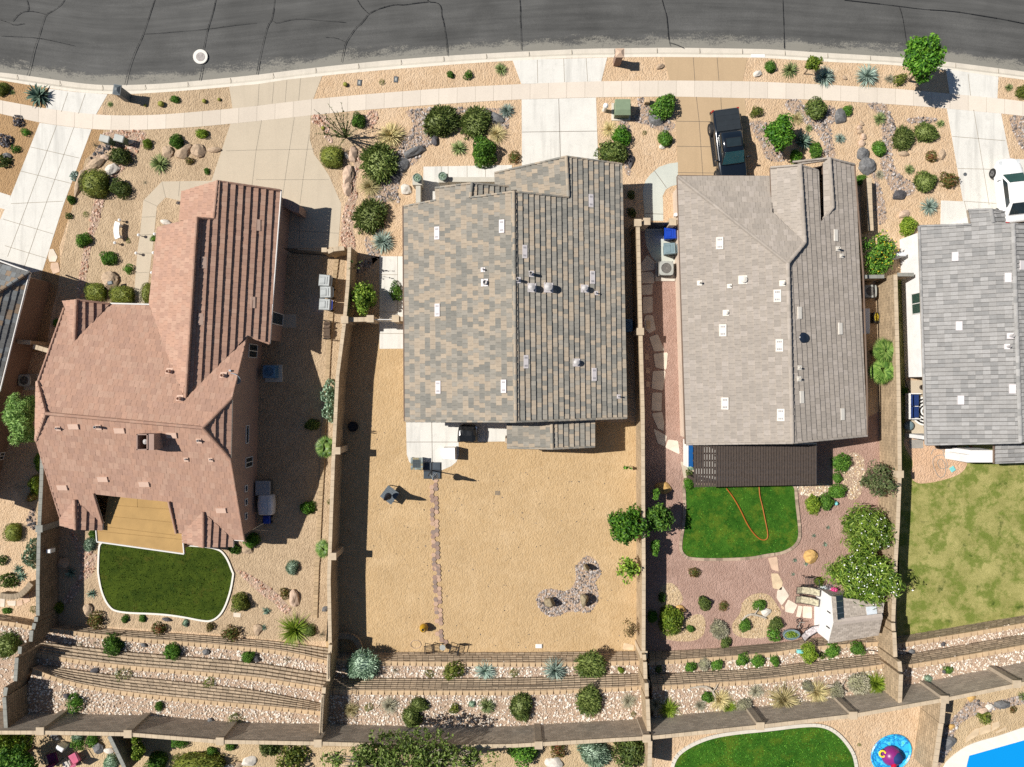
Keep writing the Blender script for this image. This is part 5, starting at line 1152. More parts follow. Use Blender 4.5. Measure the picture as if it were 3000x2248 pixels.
def plant(kind, c, x, y, r, label, z=0.0, rx=None, rot=None, hs=1.0, group=None):
    nm, cat, fm, mat, hr = KIND[kind]; k = int(rng.integers(len(G[fm]))); key = (fm, k, mat)
    if key not in MC: MC[key] = np_mesh(nm, *G[fm][k], [mat])
    rad = r * K * H / F * (1 if rx else rng.uniform(.88, 1.1)); ry = (rx or r * rng.uniform(.88, 1.12)) * K * H / F; h = (rad + ry) / 2 * hr * hs
    P = W(q(c, x, y), z + h * .45); o = bpy.data.objects.new(nm, MC[key]); COL.objects.link(o)
    o.location = (P.x, P.y, z - .02); a = rot if rot is not None else (0 if rx else rng.uniform(0, 6.28))
    f = 1.12 if fm in ('sotol', 'yucca', 'agave', 'tuft', 'small_agave') else .94; o.scale = (rad * f, ry * f, h * 1.05); o.rotation_euler = (0, 0, a); return tag(o, label, cat, group)
def boulder(kind, c, x, y, rx, ry, label, z=0.0, rot=0, h=.8, group=None, name='boulder', cat='boulder'):
    mat = STON[kind]; k = int(rng.integers(6)); key = ('stone', k, mat)
    if key not in MC:
        MC[key] = np_mesh(name, *G['stone'][k], [mat])
    P = W(q(c, x, y), z); s = K * H / F; o = bpy.data.objects.new(name, MC[key]); COL.objects.link(o)
    o.location = (P.x, P.y, z + .05); o.scale = (rx * s * 1.12, ry * s * 1.12, (rx + ry) / 2 * s * 1.35 * h); o.rotation_euler = (0, 0, R(rot)); return tag(o, label, cat, group)
def pl(txt, z=0.0):
    for ln in txt.strip().split('\n'):
        k, c, x, y, r, lab = ln.split(None, 5)
        zz = z
        r, _, z_ = r.partition('@')
        if z_: zz = float(z_)
        if k in STON:
            a = r.split('x'); rot = float(a[2]) if len(a) > 2 else 0; boulder(k, c, float(x), float(y), float(a[0]), float(a[1] if len(a) > 1 else a[0]), lab, zz, rot)
        else:
            a = r.split('x'); plant(k, c, float(x), float(y), float(a[0]), lab, zz, float(a[1]) if len(a) > 1 else None)

# front yards, left to right
pl('''oshrub A1 10 720 62 olive round shrub cut by the left edge near the street corner
yucca A1 97 745 28 small yucca between the edge shrub and the large agave
agave A1 290 760 110 large spiky agave left of the white driveway apron
yucca A1 888 842 30 small yucca with thin stalk below the slate mailbox
bush A1 1410 800 36 small green shrub between barrel cacti on the brown verge
purple A1 145 985 48 dark purple succulent clump just below the sidewalk at left
loose A1 205 1070 34 small loose green plant left of the long white driveway
purple A1 40 1140 62 big dark purple succulent clump at the left edge
loose A1 122 1207 36 low green weed beside the big purple succulent clump
dark A1 30 1300 60 dark cactus clump against a grey rock at left edge
bgrey A1 60 1265 32x26 grey rock behind the dark cactus at the left edge
lime A1 1637 1082 42 yellow green leafy plant nearest the sidewalk in the pink house yard
lime A1 1190 1160 38 yellow green plant beside the pink rock strip
shrub A1 1425 1148 68 round green shrub above the row of four boulders
btan A1 1365 1235 48x40x-20 leftmost of four boulders in a row on brown gravel
btan A1 1490 1240 78x36x35 long second boulder of the row of four on brown gravel
btan A1 1612 1220 56x46x40 large third boulder of the row of four on brown gravel
btan A1 1738 1215 42x24x5 small rightmost boulder of the row of four
yucca A1 1278 1318 85 bushy green yucca casting a spiky shadow on brown gravel
redbush A1 1535 1302 36 small red and green plant below the four boulders
bush A1 1672 1383 26 tiny dark shrub near the tan driveway edge
dry A1 760 1170 55 thin dark twiggy plant right of the white driveway
dshrub A1 960 1258 88 dark round shrub beside the pink cobble strip
bpale A1 1050 1155 42x22x25 pale boulder beside the green utility boxes
bpink A1 852 1277 34x30x30 pinkish boulder left of the dark round shrub
btan A1 780 1328 62x42x35 tan boulder between dark cobbles and pink cobbles
bpale A1 915 1372 56x42x35 pale pink boulder inside the pink cobble strip
btan A1 648 1490 30x95x-18 long curved tan boulder hugging the clipped oval shrub
hedge A1 765 1488 110x115 big clipped oval shrub beside the long curved boulder
dshrub A1 960 1520 82 dark round shrub right of the clipped oval shrub
blueag A1 612 1432 48 blue grey succulent at the end of the dark cobbles
shrub A1 572 1614 36 small round green shrub on the dirt strip
dry A1 1165 1475 42 grey green scrubby plant above the tan walkway
shrub B1 668 425 70 round green shrub straddling the pink cobble strip
bush B1 868 572 58 shrub with dark shadow left of the tan walkway
loose B1 1035 660 40 loose shrub touching the tan walkway edge
weed B1 1035 432 24 tiny low plant below the white garden bench
loose B1 1243 410 32 loose shrub between tan walkway and pink house wall
dark B1 552 228 30 small dark cactus on the dirt strip
weed B1 690 215 30 thin weed beside the pink cobble strip
purple B1 1443 123 18 tiny purple plant inside the walkway curve
bpale B1 1345 282 50x24 white boulder half under the pink house eave
btan B1 905 750 68x62 big tan boulder with dark plaque near clipped hedges
hedge B1 768 845 88x75 left clipped hedge in front of the pink house entry
hedge B1 980 872 102x78 middle clipped hedge in front of the pink house entry
hedge B1 1195 858 52x90 right clipped hedge between walkway and pink house wall
bush B1 455 1095 40 dark green bush against the pink house west corner
weed A2 1020 662 30 withered plant on the verge between two meter lids
bush A2 1575 605 32 small bright plant on the verge left of the spiky yucca
loose A2 1717 605 42 small loose shrub on the verge by the white driveway
yucca A2 1982 555 62 spiky yucca beside the white driveway apron
shrub A2 822 972 62 small round green shrub at the outlined lot corner
hedge A2 612 1270 96x90 squarish olive shrub by the tan driveway curve
bpale A2 735 1262 22x30x10 pale block stone beside the squarish olive shrub
pale A2 1085 1085 128 pale straw coloured yucca next to river rocks
rosemary A2 990 1310 178 huge dark rosemary bush left of the river rock bed
rosemary A2 1490 978 142 left of two dark rosemary bushes by the sidewalk
rosemary A2 1768 982 142 right of two dark rosemary bushes by the sidewalk
shrub A2 1842 1215 130 large round bright shrub above the entry walk
yucca A2 1640 1195 70 green yucca on tan gravel left of the large round shrub
grass A2 1945 1078 75 pale grass clump below the rosemary by the sidewalk
sotol A2 2030 892 70 blue grey sotol left of the white driveway
grass A2 915 1505 82 pale grass clump below the huge rosemary bush
rosemary B2 915 222 148 tall round rosemary casting shadow toward the mottled roof
sotol B2 1020 432 112 large blue grey sotol with radiating leaves above the side path
dry B2 1085 90 62 wispy dry shrub in river rocks near the entry wall
bdark A2 1448 1138 36x42x-30 small black boulder at the river rock edge
bgrey A2 1285 1232 92x34x25 long dark grey boulder across the river rock stream
bgrey A2 1185 1348 48x58x-15 dark boulder in the middle of the river rock stream
bdark A2 1125 1450 46x42 dark boulder at the lower river rock stream
bgrey A2 1940 965 62x34x-30 flat grey boulder right of two rosemary bushes
bpale A2 1215 1535 40x44x10 pale rock on top of the small rock pile
bpink A2 790 1260 30x62 upper pink boulder on the lot line by the tan driveway
bpink A2 752 1432 46x78x-10 largest pink boulder on the lot line
bpink A2 745 1525 40x50 lowest pink boulder on the lot line
redbush A3 20 1270 58 red tinged shrub at the lower left corner of the white driveway
grass A3 795 1042 72 straw coloured grass clump right of the white driveway
bbush A3 882 1098 78 bright leafy bush right of the white driveway
dshrub A3 815 1222 118 big dark shrub beside the mottled garage roof
bush A3 1235 855 118 large leafy bush with deep shadow by the tan driveway
bush A3 1245 1128 66 medium leafy bush left of the tan driveway
weed A3 1072 1076 22 small weed on bare gravel below the river rocks
bgrey A3 1168 978 64x32x-15 flat grey boulder among pale river rocks
bpale A3 1212 1192 22x18 white rock below the medium leafy bush
bdark A3 958 1312 28x46 black boulder beside the mottled garage roof
btan A3 1197 541 34x20x20 tan rock on the verge beside the driveway apron
bpale A3 1985 600 34x24x20 white and rust rock on the verge near the curb marker
bush A4 22 545 44 green bush on the verge right of the sand apron
oloose A3 1977 905 52 olive shrub beside the parked truck driveway
dark B3 965 60 38 upper dark shrub in the shade beside the mottled roof eave
dark B3 970 200 40 lower dark shrub in the shade beside the mottled roof eave
yucca A4 185 560 75 green yucca with long flower stalks on the verge
sotol A4 470 612 100 blue sotol shaded by the lime tree on the verge
sotol A4 817 602 100 pale blue sotol standing alone on the verge
agrass A4 990 635 38 small grey clump left of the street tree
oloose A4 1075 640 55 olive shrub at the foot of the street tree
btan A4 615 632 22x18 small rock between two sotols on the verge
yucca A4 1957 705 42 small dark yucca on the right verge
oshrub A4 2070 740 55 shrub cut by the right edge on the verge
dshrub A4 400 888 84 dark spreading shrub in the river rocks near the sidewalk
bgrey A4 588 948 46x58x15 grey boulder below the river rock arm
bush A4 646 890 40 small green shrub right of the grey boulder
grass A4 240 955 55 tall yellow grass beside the leafy round tree
agave A4 290 1135 85 dark agave under the leafy round tree
bush A4 392 1210 70 green shrub just above the taupe roof
bbush A4 230 1265 65 low green shrub touching the taupe roof edge
yucca A4 335 1035 38 small yucca in river rocks right of the round tree
sotol A4 590 1118 50 small blue yucca on bare gravel
yucca A4 915 958 62 green yucca on the central river rock band
btan A4 752 1000 22x22 uppermost rock of the broken rock line
bpink A4 738 1038 20x18 second rock of the broken rock line
btan A4 745 1070 22x20 third rock of the broken rock line
bpink A4 770 1108 20x28x20 fourth rock of the broken rock line
bpink A4 757 1160 20x30x15 lowest rock of the broken rock line
bgrey A4 765 1250 46x54 large dark boulder below the broken rock line
bgrey A4 802 1352 70x54x-35 broad grey boulder beside the low block wall
bush A4 905 1210 58 round shrub left of the river rock band
agrass A4 907 1412 38 grey dead clump left of the river rock band
rosemary A4 1100 1115 118 left of the twin rosemary mounds by the stained driveway
rosemary A4 1288 1072 108x92 right of the twin rosemary mounds by the stained driveway
btan A4 1095 1246 32x22 brown rock below the twin rosemary mounds
redbush A4 1325 1270 52 small reddish shrub left of the round brown stone
btan A4 1405 1252 30x34 round brown stone beside the stained driveway
yucca A4 1152 1370 46 small green yucca above the big trimmed shrub
yucca A4 1402 1000 42 thin yucca with stalk beside the twin rosemary
rosemary A4 1285 1470 110 big trimmed rosemary mound near the red flowering shrub
redbush A4 1475 1458 78 red flowering shrub beside the stained driveway
bdark A4 1065 1585 50x38 black boulder at the river rock tail
sotol B4 1318 150 92 large pale sotol by the white house path
bpink B4 1102 218 42x30x10 pinkish grey rock above the yellow shrub
lime B4 1142 305 86 yellow green shrub at the white house corner
bush A4 748 1458 48 dark green shrub against the taupe house wall
loose B2 1135 845 58x92 loose shrub against the mottled house west eave
''')
# side and back yards at yard level
pl('''dshrub C2 445 402 62 dark round shrub in the shade of the pink house
bbush C2 420 1075 68 bright green round shrub in the pink house side yard
weed C2 597 1027 28 small weed at the lot wall beside the stone edging
sage C2 290 1560 64 grey green shrub alone on brown gravel
paddle C2 590 150 68x110 upper half of the cactus like broad leaf hedge at the wall
paddle C2 592 290 60x95 lower half of the cactus like broad leaf hedge at the wall
bush C1 745 1290 42 green shrub tucked under the tan patio roof corner
sage C1 725 1370 55 dark grey green shrub left of the kidney lawn
btan C1 518 1525 42x42 round tan boulder in the wall shadow left of the lawn
sagave C1 565 1605 50 blue grey agave left of the kidney lawn top
sagave D1 735 258 48 blue grey agave left of the kidney lawn foot
btan D1 722 378 38x42 pale round boulder left of the kidney lawn foot
lime D1 465 370 52 lime green young plant in the wall shadow
rust D1 770 475 68 rust coloured shrub first from left below the kidney lawn
bush D1 1010 462 38 low green plant below the kidney lawn
bush D1 1152 458 36 small green plant below the lawn kerb
bdark D1 1352 460 40x18 small dark boulder beside the lawn kerb
rust D1 1285 545 60 rust coloured shrub second from left below the kidney lawn
sage D1 1500 495 32 small grey green plant near the lawn kerb tip
rust D1 1698 525 42 small rust shrub right of the lawn tip
rust D1 1860 590 72 rust coloured shrub at the right terrace wall end
oshrub D1 1942 335 78 round olive shrub beside the white stepping block
btan D2 15 545 38x38 tan boulder behind the right rust shrub
bush C1 1890 1410 52 green bush at the pink house rear corner
btan C1 2005 1412 42x30 round boulder at the pink house rear corner
bbush C1 2030 1345 60 leafy bush under the shaded pink house wall
redbush D2 230 250 48 red flowering shrub beside the tall pale boulder
bpink D2 313 285 38x72 tall pale boulder right of the red flowering shrub
sagave D2 82 395 42 blue agave left of the tan cobble strip
sagave D2 52 528 34 small green agave above the pink house terrace
ggrass D2 300 560 118 huge bright green grass clump at the terrace edge
dshrub D2 440 560 50 dark shrub behind the huge bright grass clump
dry D2 530 590 70 twiggy shrub at the lot wall corner
bgrey D2 560 378 20x22 small grey rock at the lot wall
rust C3 1480 1600 50 withered brown shrub on the red gravel
''')
pl('''dshrub D3 1560 330 62 dark shrub on red gravel near the pale mound
rust D3 1715 355 38 small rusty shrub on red gravel
bush D3 1215 290 36 low green plant in the wall shadow on pale gravel
lime D3 1290 460 105 large lime green shrub on the pale gravel mound
bbush D3 1140 440 48 bright shrub against the wall beside the lime shrub
bgold D3 1362 370 44x30 golden rock behind the lime green shrub
bush D3 1450 538 38 small green shrub on pale gravel below the lime shrub
grey D3 1680 550 90 grey sagebrush on pale gravel
dshrub D3 1730 655 55 dark shrub at the terrace edge by the sagebrush
bush D3 2010 345 58 green shrub on the round pale gravel mound
bush D3 1890 510 55 green shrub beside the driftwood branch
bpale D3 2050 405 40x30 white rock beside the driftwood branch
dshrub D4 70 500 62 dark green shrub left of the oval trough planter
loose D4 50 590 60 loose olive shrub below the oval trough planter
bush C4 600 715 88x76 round green shrub right of the pergola
bush C4 567 835 46 small green shrub right of the pergola
bush C4 560 945 78x55 olive green shrub below the pergola corner
bush C4 478 1030 62 bushy shrub beside the bright lawn edge
lime C4 370 1055 72 yellowish shrub touching the bright lawn edge
bgold C4 345 1462 58x48 orange gold boulder on the red gravel
bgold C3 1225 910 48x50 orange gold boulder beside the wall shadow
sagave C4 487 1232 20 topmost little agave on the red gravel
sagave C4 373 1297 20 little agave right of the bright lawn edge
sagave C4 465 1370 24 little agave above the orange gold boulder
sagave C4 218 1497 24 little agave left of the orange gold boulder
sagave C4 310 1525 22 little agave below the orange gold boulder
sagave C4 205 1610 20 lowest little agave near the flagstones
lime D4 410 155 36 small lime plant beside the metal garden chair
silver D4 450 255 62 silver leaved shrub at the white shed wall
purple D4 495 205 36 dark purple plant behind the silver shrub
bush D4 395 345 26 small green plant at the shed corner
bush C4 1110 130 34 green weeds along the white house wall foot
''')
# terraces
pl('''shrub D1 905 672 80 leftmost of three round shrubs on the lowest terrace
shrub D1 1385 735 76 middle of three round shrubs on the lowest terrace
shrub D1 2008 768 58 rightmost of three round shrubs on the lowest terrace
dry D1 635 668 45 dry twig plant on the lowest terrace
dry D1 760 655 32 second dry twig plant on the lowest terrace
bdark D2 0 770 36x36 dark rock on the lowest terrace near the lot wall
dry D2 250 790 44 twiggy dark plant on the lowest terrace by the wall
dry D2 122 832 34 grey twig plant at the middle terrace cap
bgrey D1 1165 668 26x18 grey stone between round terrace shrubs
bgrey D1 1672 722 28x20 grey stone right of the middle round terrace shrub''', .72)
pl('''weed D1 985 915 62 thin olive shrub on the narrow middle terrace
weed D1 1690 975 58 second thin olive shrub on the narrow middle terrace
bdark D1 770 875 28x20 dark stone on the narrow middle terrace''', 1.45)
pl('''loose D1 600 1140 62 green shrub on the wide top slope at left
bush D1 1280 1172 40 small green shrub on the wide top slope
weed D1 1900 1285 62 yellowish weed at the rear wall foot
bdark D1 540 1080 26x22 dark stone above the green slope shrub
bgrey D1 1705 1275 20x18 pale grey stone near the rear wall
grass D2 765 1200 60 dry grass left on the rosemary rock bed
agrass D2 1075 1165 72 grey grass clump on the rosemary rock bed
rosemary D2 1262 1262 84x92 lower of two merged dark rosemary bushes by the rear wall
rosemary D2 1322 1158 78x62 upper of two merged dark rosemary bushes by the rear wall
weed D2 905 1178 34 small green weed on the rosemary rock bed
oloose D2 1605 1188 42 olive shrub left of the spiky yucca on the rock bed
yucca D2 1870 1172 72 spiky green yucca on the rosemary rock bed
sage D2 1750 1150 30 small blue plant left of the spiky yucca
rosemary D3 72 1185 100x118 middle oval rosemary on the wide rock bed
rosemary D3 622 1130 112x126 right oval rosemary on the wide rock bed
agrass D3 945 1130 58 grey grass at the right end of the rock bed
weed D3 985 1230 22 tiny weed near the rear wall corner
bush D3 1585 1098 52 green shrub beside the driftwood on the grass bed
agrass D3 1525 1165 44 small grey clump by the driftwood
ggrass D3 1275 1200 78 yellow green grass clump left on the dry grass bed
grass D3 1690 1120 85 straw grass in the middle of the dry grass bed
grey D3 1885 1160 62 grey shrub on the dry grass bed
ggrass D3 1760 1180 60 lime grass clump on the dry grass bed
agrass D3 1980 1050 60 dry grey clump at the upper terrace cap
grass D4 140 1130 115 big straw grass clump beside the bleached log
grass D4 410 1060 82 straw grass clump in the middle by the bleached log
grey D4 330 1010 52 left grey sage of the three by the straw grass
grey D4 560 1050 66 middle grey sage of the three by the straw grass
grey D4 740 990 98 right grey sage of the three by the straw grass
ggrass D4 892 1000 92 bright green grass mound at the tall wall
agrass D3 1165 1160 62 dark grass clump in the wall shadow on the grass bed
loose D4 1465 875 34 small green plant on the weedy bed
bdark D4 1425 882 16x16 dark stone beside the small green plant
sage D4 1300 945 30 small grey green plant on the weedy bed''', 2.2)
pl('''sage D2 850 835 140 big grey green bush beside the curved block planter
dry D2 1120 880 58 scrubby plant right of the big grey green bush
oloose D2 1590 880 80 olive shrub in the middle of the planting bed
sotol D2 1855 888 90 blue sotol in the middle planting bed
sotol D3 348 888 100 large striped sotol left of the big rosemary
rosemary D3 635 842 142x118 biggest rosemary on the middle planting bed
lime D3 880 872 28 tiny yellow green plant right of the biggest rosemary
weed D2 1400 900 36 thin weed in the middle planting bed
weed D3 20 895 40 grey thin weed left of the striped sotol
bush D3 1445 852 48 green bush first from left behind the shed terrace
grey D3 1555 830 52 grey bush second from left behind the shed terrace
bush D3 1665 828 52 green bush third from left behind the shed terrace
bush D3 1865 795 60 green bush fourth from left behind the shed terrace
bush D3 1995 805 58 green bush fifth from left behind the shed terrace
dark D3 1190 865 32 dark plant in the wall shadow on the shed terrace
bush D4 60 805 48 green bush left of the pale blue box
lime D4 340 745 72 tall lime bush right of the pale blue box
bush D4 522 722 56 green bush below the shed roof corner
bush D4 735 698 56 green bush rightmost behind the shed
dry D4 205 772 34 dry twigs left of the tall lime bush
dark D4 440 757 30 small dark plant between two bushes behind the shed
bdark D4 1415 660 16x18 dark stone on the narrow pale bed
bgrey D4 1160 722 24x22 grey lump beside the tall wall on the pale bed''', 1.06)
pl('''rosemary D1 60 680 108 big dark juniper on the far left terrace''', .9)
# lots behind the rear wall
pl('''lime D1 40 1530 150 large sunlit shrub in the bottom left corner
sage D1 625 1410 55 grey shrub behind the rear wall at left
bush D1 740 1455 62 green shrub behind the rear wall at left
loose D1 625 1475 58 loose shrub beside the green shrub at left
bgrey D1 805 1495 42x38 grey boulder behind the left rear wall
bpale D1 885 1522 30x24 pale boulder behind the left rear wall
bgrey D1 455 1410 42x28 grey boulder under the left rear wall
sage D1 890 1620 62 grey green shrub at the bottom edge left
bush D1 1440 1450 58 low shrub peeking from behind the rear wall
bush D1 1870 1480 52 low shrub right of the first one behind the rear wall
bush D1 1712 1540 52 small round shrub near the pale boulders at the bottom
hedge D1 1590 1660 215x95 wide dark hedge at the bottom edge
shrub D1 1260 1630 78 round shrub left of the wide dark hedge
bpale D1 2025 1610 50x38 large pale boulder at the bottom edge
bpale D1 1850 1652 36x24 small pale boulder at the bottom edge
btan D1 1925 1640 38x26 tan boulder at the bottom edge
dshrub D2 110 1510 75 dark shrub behind the rear wall near the lot corner
oloose D2 290 1590 115 large loose shrub below the lot corner
bush D3 95 1525 125 dense bush right of the big rear tree
redbush D3 375 1525 62 small shrub between rear bushes
bpale D3 340 1620 52x48 pale boulder below the small rear shrub
sage D3 665 1555 130 wide grey green bush behind the rear wall
dshrub D3 985 1520 125 dense dark bush at the rear wall corner
weed D4 738 1478 18 tiny weed on the tan gravel by the play mat
yucca D4 2070 1090 45 green yellow plant cut by the right edge
oloose D4 1755 1255 52 olive shrub in the river rocks by the pool
bgold D4 1640 1100 30x22 orange rock in the river rocks by the pool
bgold D4 1480 1330 26x18 small orange rock near the pool yard wall
bgrey D4 1450 1460 58x46 large grey boulder by the pool curve
bpink D4 1740 1195 42x22 pinkish flat rock in the pool yard
bpale D4 1790 1165 34x22 white rock in the pool yard
bgrey D4 1890 1145 60x32 grey flat rock in the pool yard
redbush D4 1985 1195 26 small red plant in the pool yard''', UP)
# left edge lot
pl('''hedge C1 100 1275 66x76 clipped round shrub in the left edge back yard
lime C1 275 895 55x80 yellow green shrub against the grey capped wall
rust C1 255 985 44 pink leaved shrub beside the yellow green shrub
bush C1 300 710 26x75 green shrub behind the pink house verge
paddle C1 250 1455 55x120 tall broad leaf shrub along the grey capped wall
dark D1 65 150 68 dark round clump at the left edge back yard
sagave D1 140 60 45 spiky green plant beside the dark round clump
sagave D1 165 115 48 second spiky green plant beside the dark round clump
bush D1 55 395 34 small green plant above the left terrace wall
weed D1 270 385 34 small weed at the grey capped wall foot
dark C1 10 1500 45 dark clump cut by the left edge''')
# ------------------------------------------------------------------ trees
def crown(seed, rx, ry, rz_, n=2600, ls=.16, lw=.08, amp=.2, core=.62, clumps=16, gap=.0, flowers=0, spread=.9):
    """foliage clumps spread unevenly through an egg-shaped volume, metres, centred on the origin"""
    rg = np.random.default_rng(seed); V = []; k = 0; Fs = []; per = n // clumps
    for i in range(clumps):
        d = rg.normal(0, 1, 3); d[2] *= .8; d /= np.linalg.norm(d); rr = rg.uniform(.25, .82) if i else 0
        c = d * rr * np.array([rx, ry, rz_]); s = rg.uniform(.30, .48) * min(rx, ry, rz_ * 1.2)
        if i == 0: s *= 1.4
        f = lumpf(rg, 6, .25, 3); q_ = rg.normal(0, 1, (per, 3)); q_ /= np.linalg.norm(q_, axis=1)[:, None]
        pts = c + q_ * (f(q_) * s * (1.08 - .5 * rg.random(per) ** 1.5))[:, None]
        V.append(leaf_arrays(rg, pts, q_, ls, lw, spread)); Fs += [(k + 4 * j, k + 4 * j + 1, k + 4 * j + 2, k + 4 * j + 3) for j in range(per)]; k += 4 * per
        if core:
            V.append(c + IV2 * (f(IV2) * s * core)[:, None]); Fs += [tuple(t + k for t in x) for x in IF2]; k += len(IV2)
    fl = None
    V = np.concatenate(V)
    if flowers:
        top = V[:k][::4]; w_ = top[:, 2] + rg.uniform(0, 1.2, len(top)) * rz_; sel = top[np.argsort(-w_)[:flowers * 3]]; sel = sel[rg.choice(len(sel), flowers, False)]
        fl = leaf_arrays(rg, sel * 1.03, np.tile([0, 0, 1.], (flowers, 1)), .055, .045, .5)
    return V, Fs, fl
def tree(label, c, x, y, rx, ry, hc, base, mat, rz_=None, name='tree', cat='tree', z0=0.0, n=2600, ls=.16, lw=.08, core=.62, clumps=16, flowers=0, trunk=.09, tm='bark', petal='petal_white', limbs=7, spread=.9, amp=.2):
    s = K * H / F * .97; P = W(q(c, x, y), z0 + hc); B = W(q(*base), z0) if base else Vector((P.x, P.y, z0))
    rX, rY = rx * s * (H - z0 - hc) / H, ry * s * (H - z0 - hc) / H; rZ = rz_ or min(hc * .8, (rX + rY) / 2 * .85)
    t = thing(name, label, cat, (B.x, B.y, z0)); V, Fs, fl = crown(int(rng.integers(1e6)), rX, rY, rZ, n, ls, lw, amp, core, clumps, 0, flowers, spread)
    me = np_mesh('crown', V, Fs, [mat]); o = bpy.data.objects.new('crown', me); COL.objects.link(o); o.parent = t; o.location = (P.x - B.x, P.y - B.y, hc)
    if flowers:
        f = bpy.data.objects.new('blossom', np_mesh('blossom', fl, [(4 * j, 4 * j + 1, 4 * j + 2, 4 * j + 3) for j in range(flowers)], [petal])); COL.objects.link(f); f.parent = o
    m = M(); mid = Vector((B.x + (P.x - B.x) * .5, B.y + (P.y - B.y) * .5, z0 + hc * .55)); m.tube([B - Vector((0, 0, .1)), (B + mid) / 2 + Vector((.04, .03, 0)), mid], [trunk, trunk * .85, trunk * .7], 7)
    for i in range(limbs):
        d = Vector(rng.normal(0, 1, 3)); d.z = abs(d.z) * .7; d.normalize(); e = Vector((P.x + d.x * rX * .75, P.y + d.y * rY * .75, z0 + hc + d.z * rZ * .6)); m.tube([mid, mid.lerp(e, .5) + Vector((0, 0, .12)), e], [trunk * .55, trunk * .35, trunk * .12], 5)
    m.build('trunk', tm, t); return t
tree('large bright green street tree shading the sidewalk at right', 'A4', 1255, 500, 165, 195, 3.1, ('A4', 1145, 655), 'leaf_bright', n=5200, ls=.13, lw=.07, clumps=30)
tree('small yellow lime tree on the verge between two sotols', 'A4', 365, 505, 72, 82, 1.5, ('A4', 290, 602), 'leaf_lime', n=1500, ls=.09, lw=.05, clumps=12, core=.5, trunk=.04)
tree('round leafy green tree at the taupe house front corner', 'A4', 110, 1060, 138, 140, 1.7, ('A4', 80, 1180), 'leaf_bright', n=4200, ls=.1, lw=.06, clumps=24)
tree('white flowering oleander with the upper crown beside the tall wall', 'C4', 800, 1230, 215, 225, 1.6, None, 'leaf_olive2', name='oleander', cat='oleander', n=6200, ls=.21, lw=.04, clumps=34, flowers=50, core=.4, amp=.4, spread=.5)
tree('larger white flowering oleander hanging over the shed roof', 'D4', 800, 110, 330, 250, 2.1, None, 'leaf_olive2', name='oleander', cat='oleander', n=10500, ls=.21, lw=.04, clumps=60, flowers=110, core=.4, amp=.4, spread=.5, rz_=1.3)
tree('dark purplish green tree leaning on the tall wall', 'C4', 905, 860, 140, 140, 1.9, ('C4', 790, 850), 'leaf_plum', n=2600, ls=.11, lw=.05, clumps=20, core=.35, trunk=.05)
tree('yellow flowering bushy tree between taupe and white houses', 'B4', 890, 545, 125, 185, 1.5, None, 'leaf_green', n=3600, ls=.1, lw=.05, clumps=26, flowers=120, petal='petal_yellow', core=.45, trunk=.05)
tree('feathery light green tree squeezed beside the pink house west verge', 'C1', 185, 335, 125, 300, 2.6, None, 'leaf_feather', n=6800, ls=.15, lw=.035, clumps=36, core=.55, rz_=1.3)
tree('yellow green tree inside the side gate beside the path', 'B2', 880, 890, 118, 138, 1.6, ('B2', 850, 900), 'leaf_limedark', n=3000, ls=.1, lw=.06, clumps=22, trunk=.05)
tree('bright green tree leaning on the wall in the golden back yard', 'C3', 930, 1220, 155, 195, 2.2, ('C3', 1000, 1230), 'leaf_bright', n=5200, ls=.12, lw=.07, clumps=30, core=.5)
tree('darker tree just across the wall on red gravel', 'C3', 1190, 1150, 110, 110, 1.9, ('C3', 1110, 1180), 'leaf_green', n=2400, ls=.11, lw=.06, clumps=18, core=.4)
tree('thin tree in the wall shadow below the red gravel tree', 'C3', 1160, 1400, 45, 75, 1.3, ('C3', 1120, 1420), 'leaf_green', n=700, ls=.1, lw=.06, clumps=9, core=0, trunk=.03)
tree('sparse young tree above the gold boulder at the wall', 'C3', 1165, 955, 32, 55, 1.4, ('C3', 1120, 960), 'leaf_green', n=500, ls=.1, lw=.06, clumps=7, core=0, trunk=.03)
tree('sparse leafy tree at the wall below the bright green tree', 'C3', 945, 1575, 100, 105, 1.9, ('C3', 1005, 1590), 'leaf_limedark', n=620, ls=.12, lw=.08, clumps=22, core=0, trunk=.05, limbs=12)
tree('nearly bare brown sapling in the golden yard corner', 'D3', 955, 540, 75, 90, 1.5, ('D3', 1000, 560), 'leaf_brown', n=230, ls=.1, lw=.04, clumps=14, core=0, trunk=.04, limbs=14)
tree('tiny sapling with few leaves by the wall in the golden yard', 'C3', 935, 745, 38, 22, 1.0, ('C3', 960, 735), 'leaf_green', n=46, ls=.1, lw=.06, clumps=6, core=0, trunk=.02, limbs=4)
tree('lime green small tree behind the lower left rear wall', 'D1', 1110, 1510, 55, 105, 1.4, ('D1', 1130, 1500), 'leaf_lime', n=1500, ls=.1, lw=.05, clumps=16, core=.4, z0=UP)
tree('wide thin canopied tree overhanging the rear wall of the outlined lot', 'D2', 1240, 1585, 900, 135, 3.0, ('D2', 1300, 1660), 'leaf_thin', n=5600, ls=.12, lw=.06, clumps=95, core=0, z0=UP, rz_=1.0, limbs=46, tm='bark_grey', trunk=.12)
tree('thin leafy branches rising over the rear wall face', 'D2', 1230, 1420, 470, 75, 3.0, ('D2', 1240, 1560), 'leaf_thin', n=520, ls=.12, lw=.07, clumps=34, core=0, z0=UP, rz_=.5, limbs=22, tm='bark_grey', trunk=.05)
tree('large shaded shrub tree with dark shadow in the bottom left corner', 'D1', 120, 1620, 190, 130, 1.8, None, 'leaf_green', n=3000, ls=.12, lw=.06, clumps=24, core=.4, z0=UP)

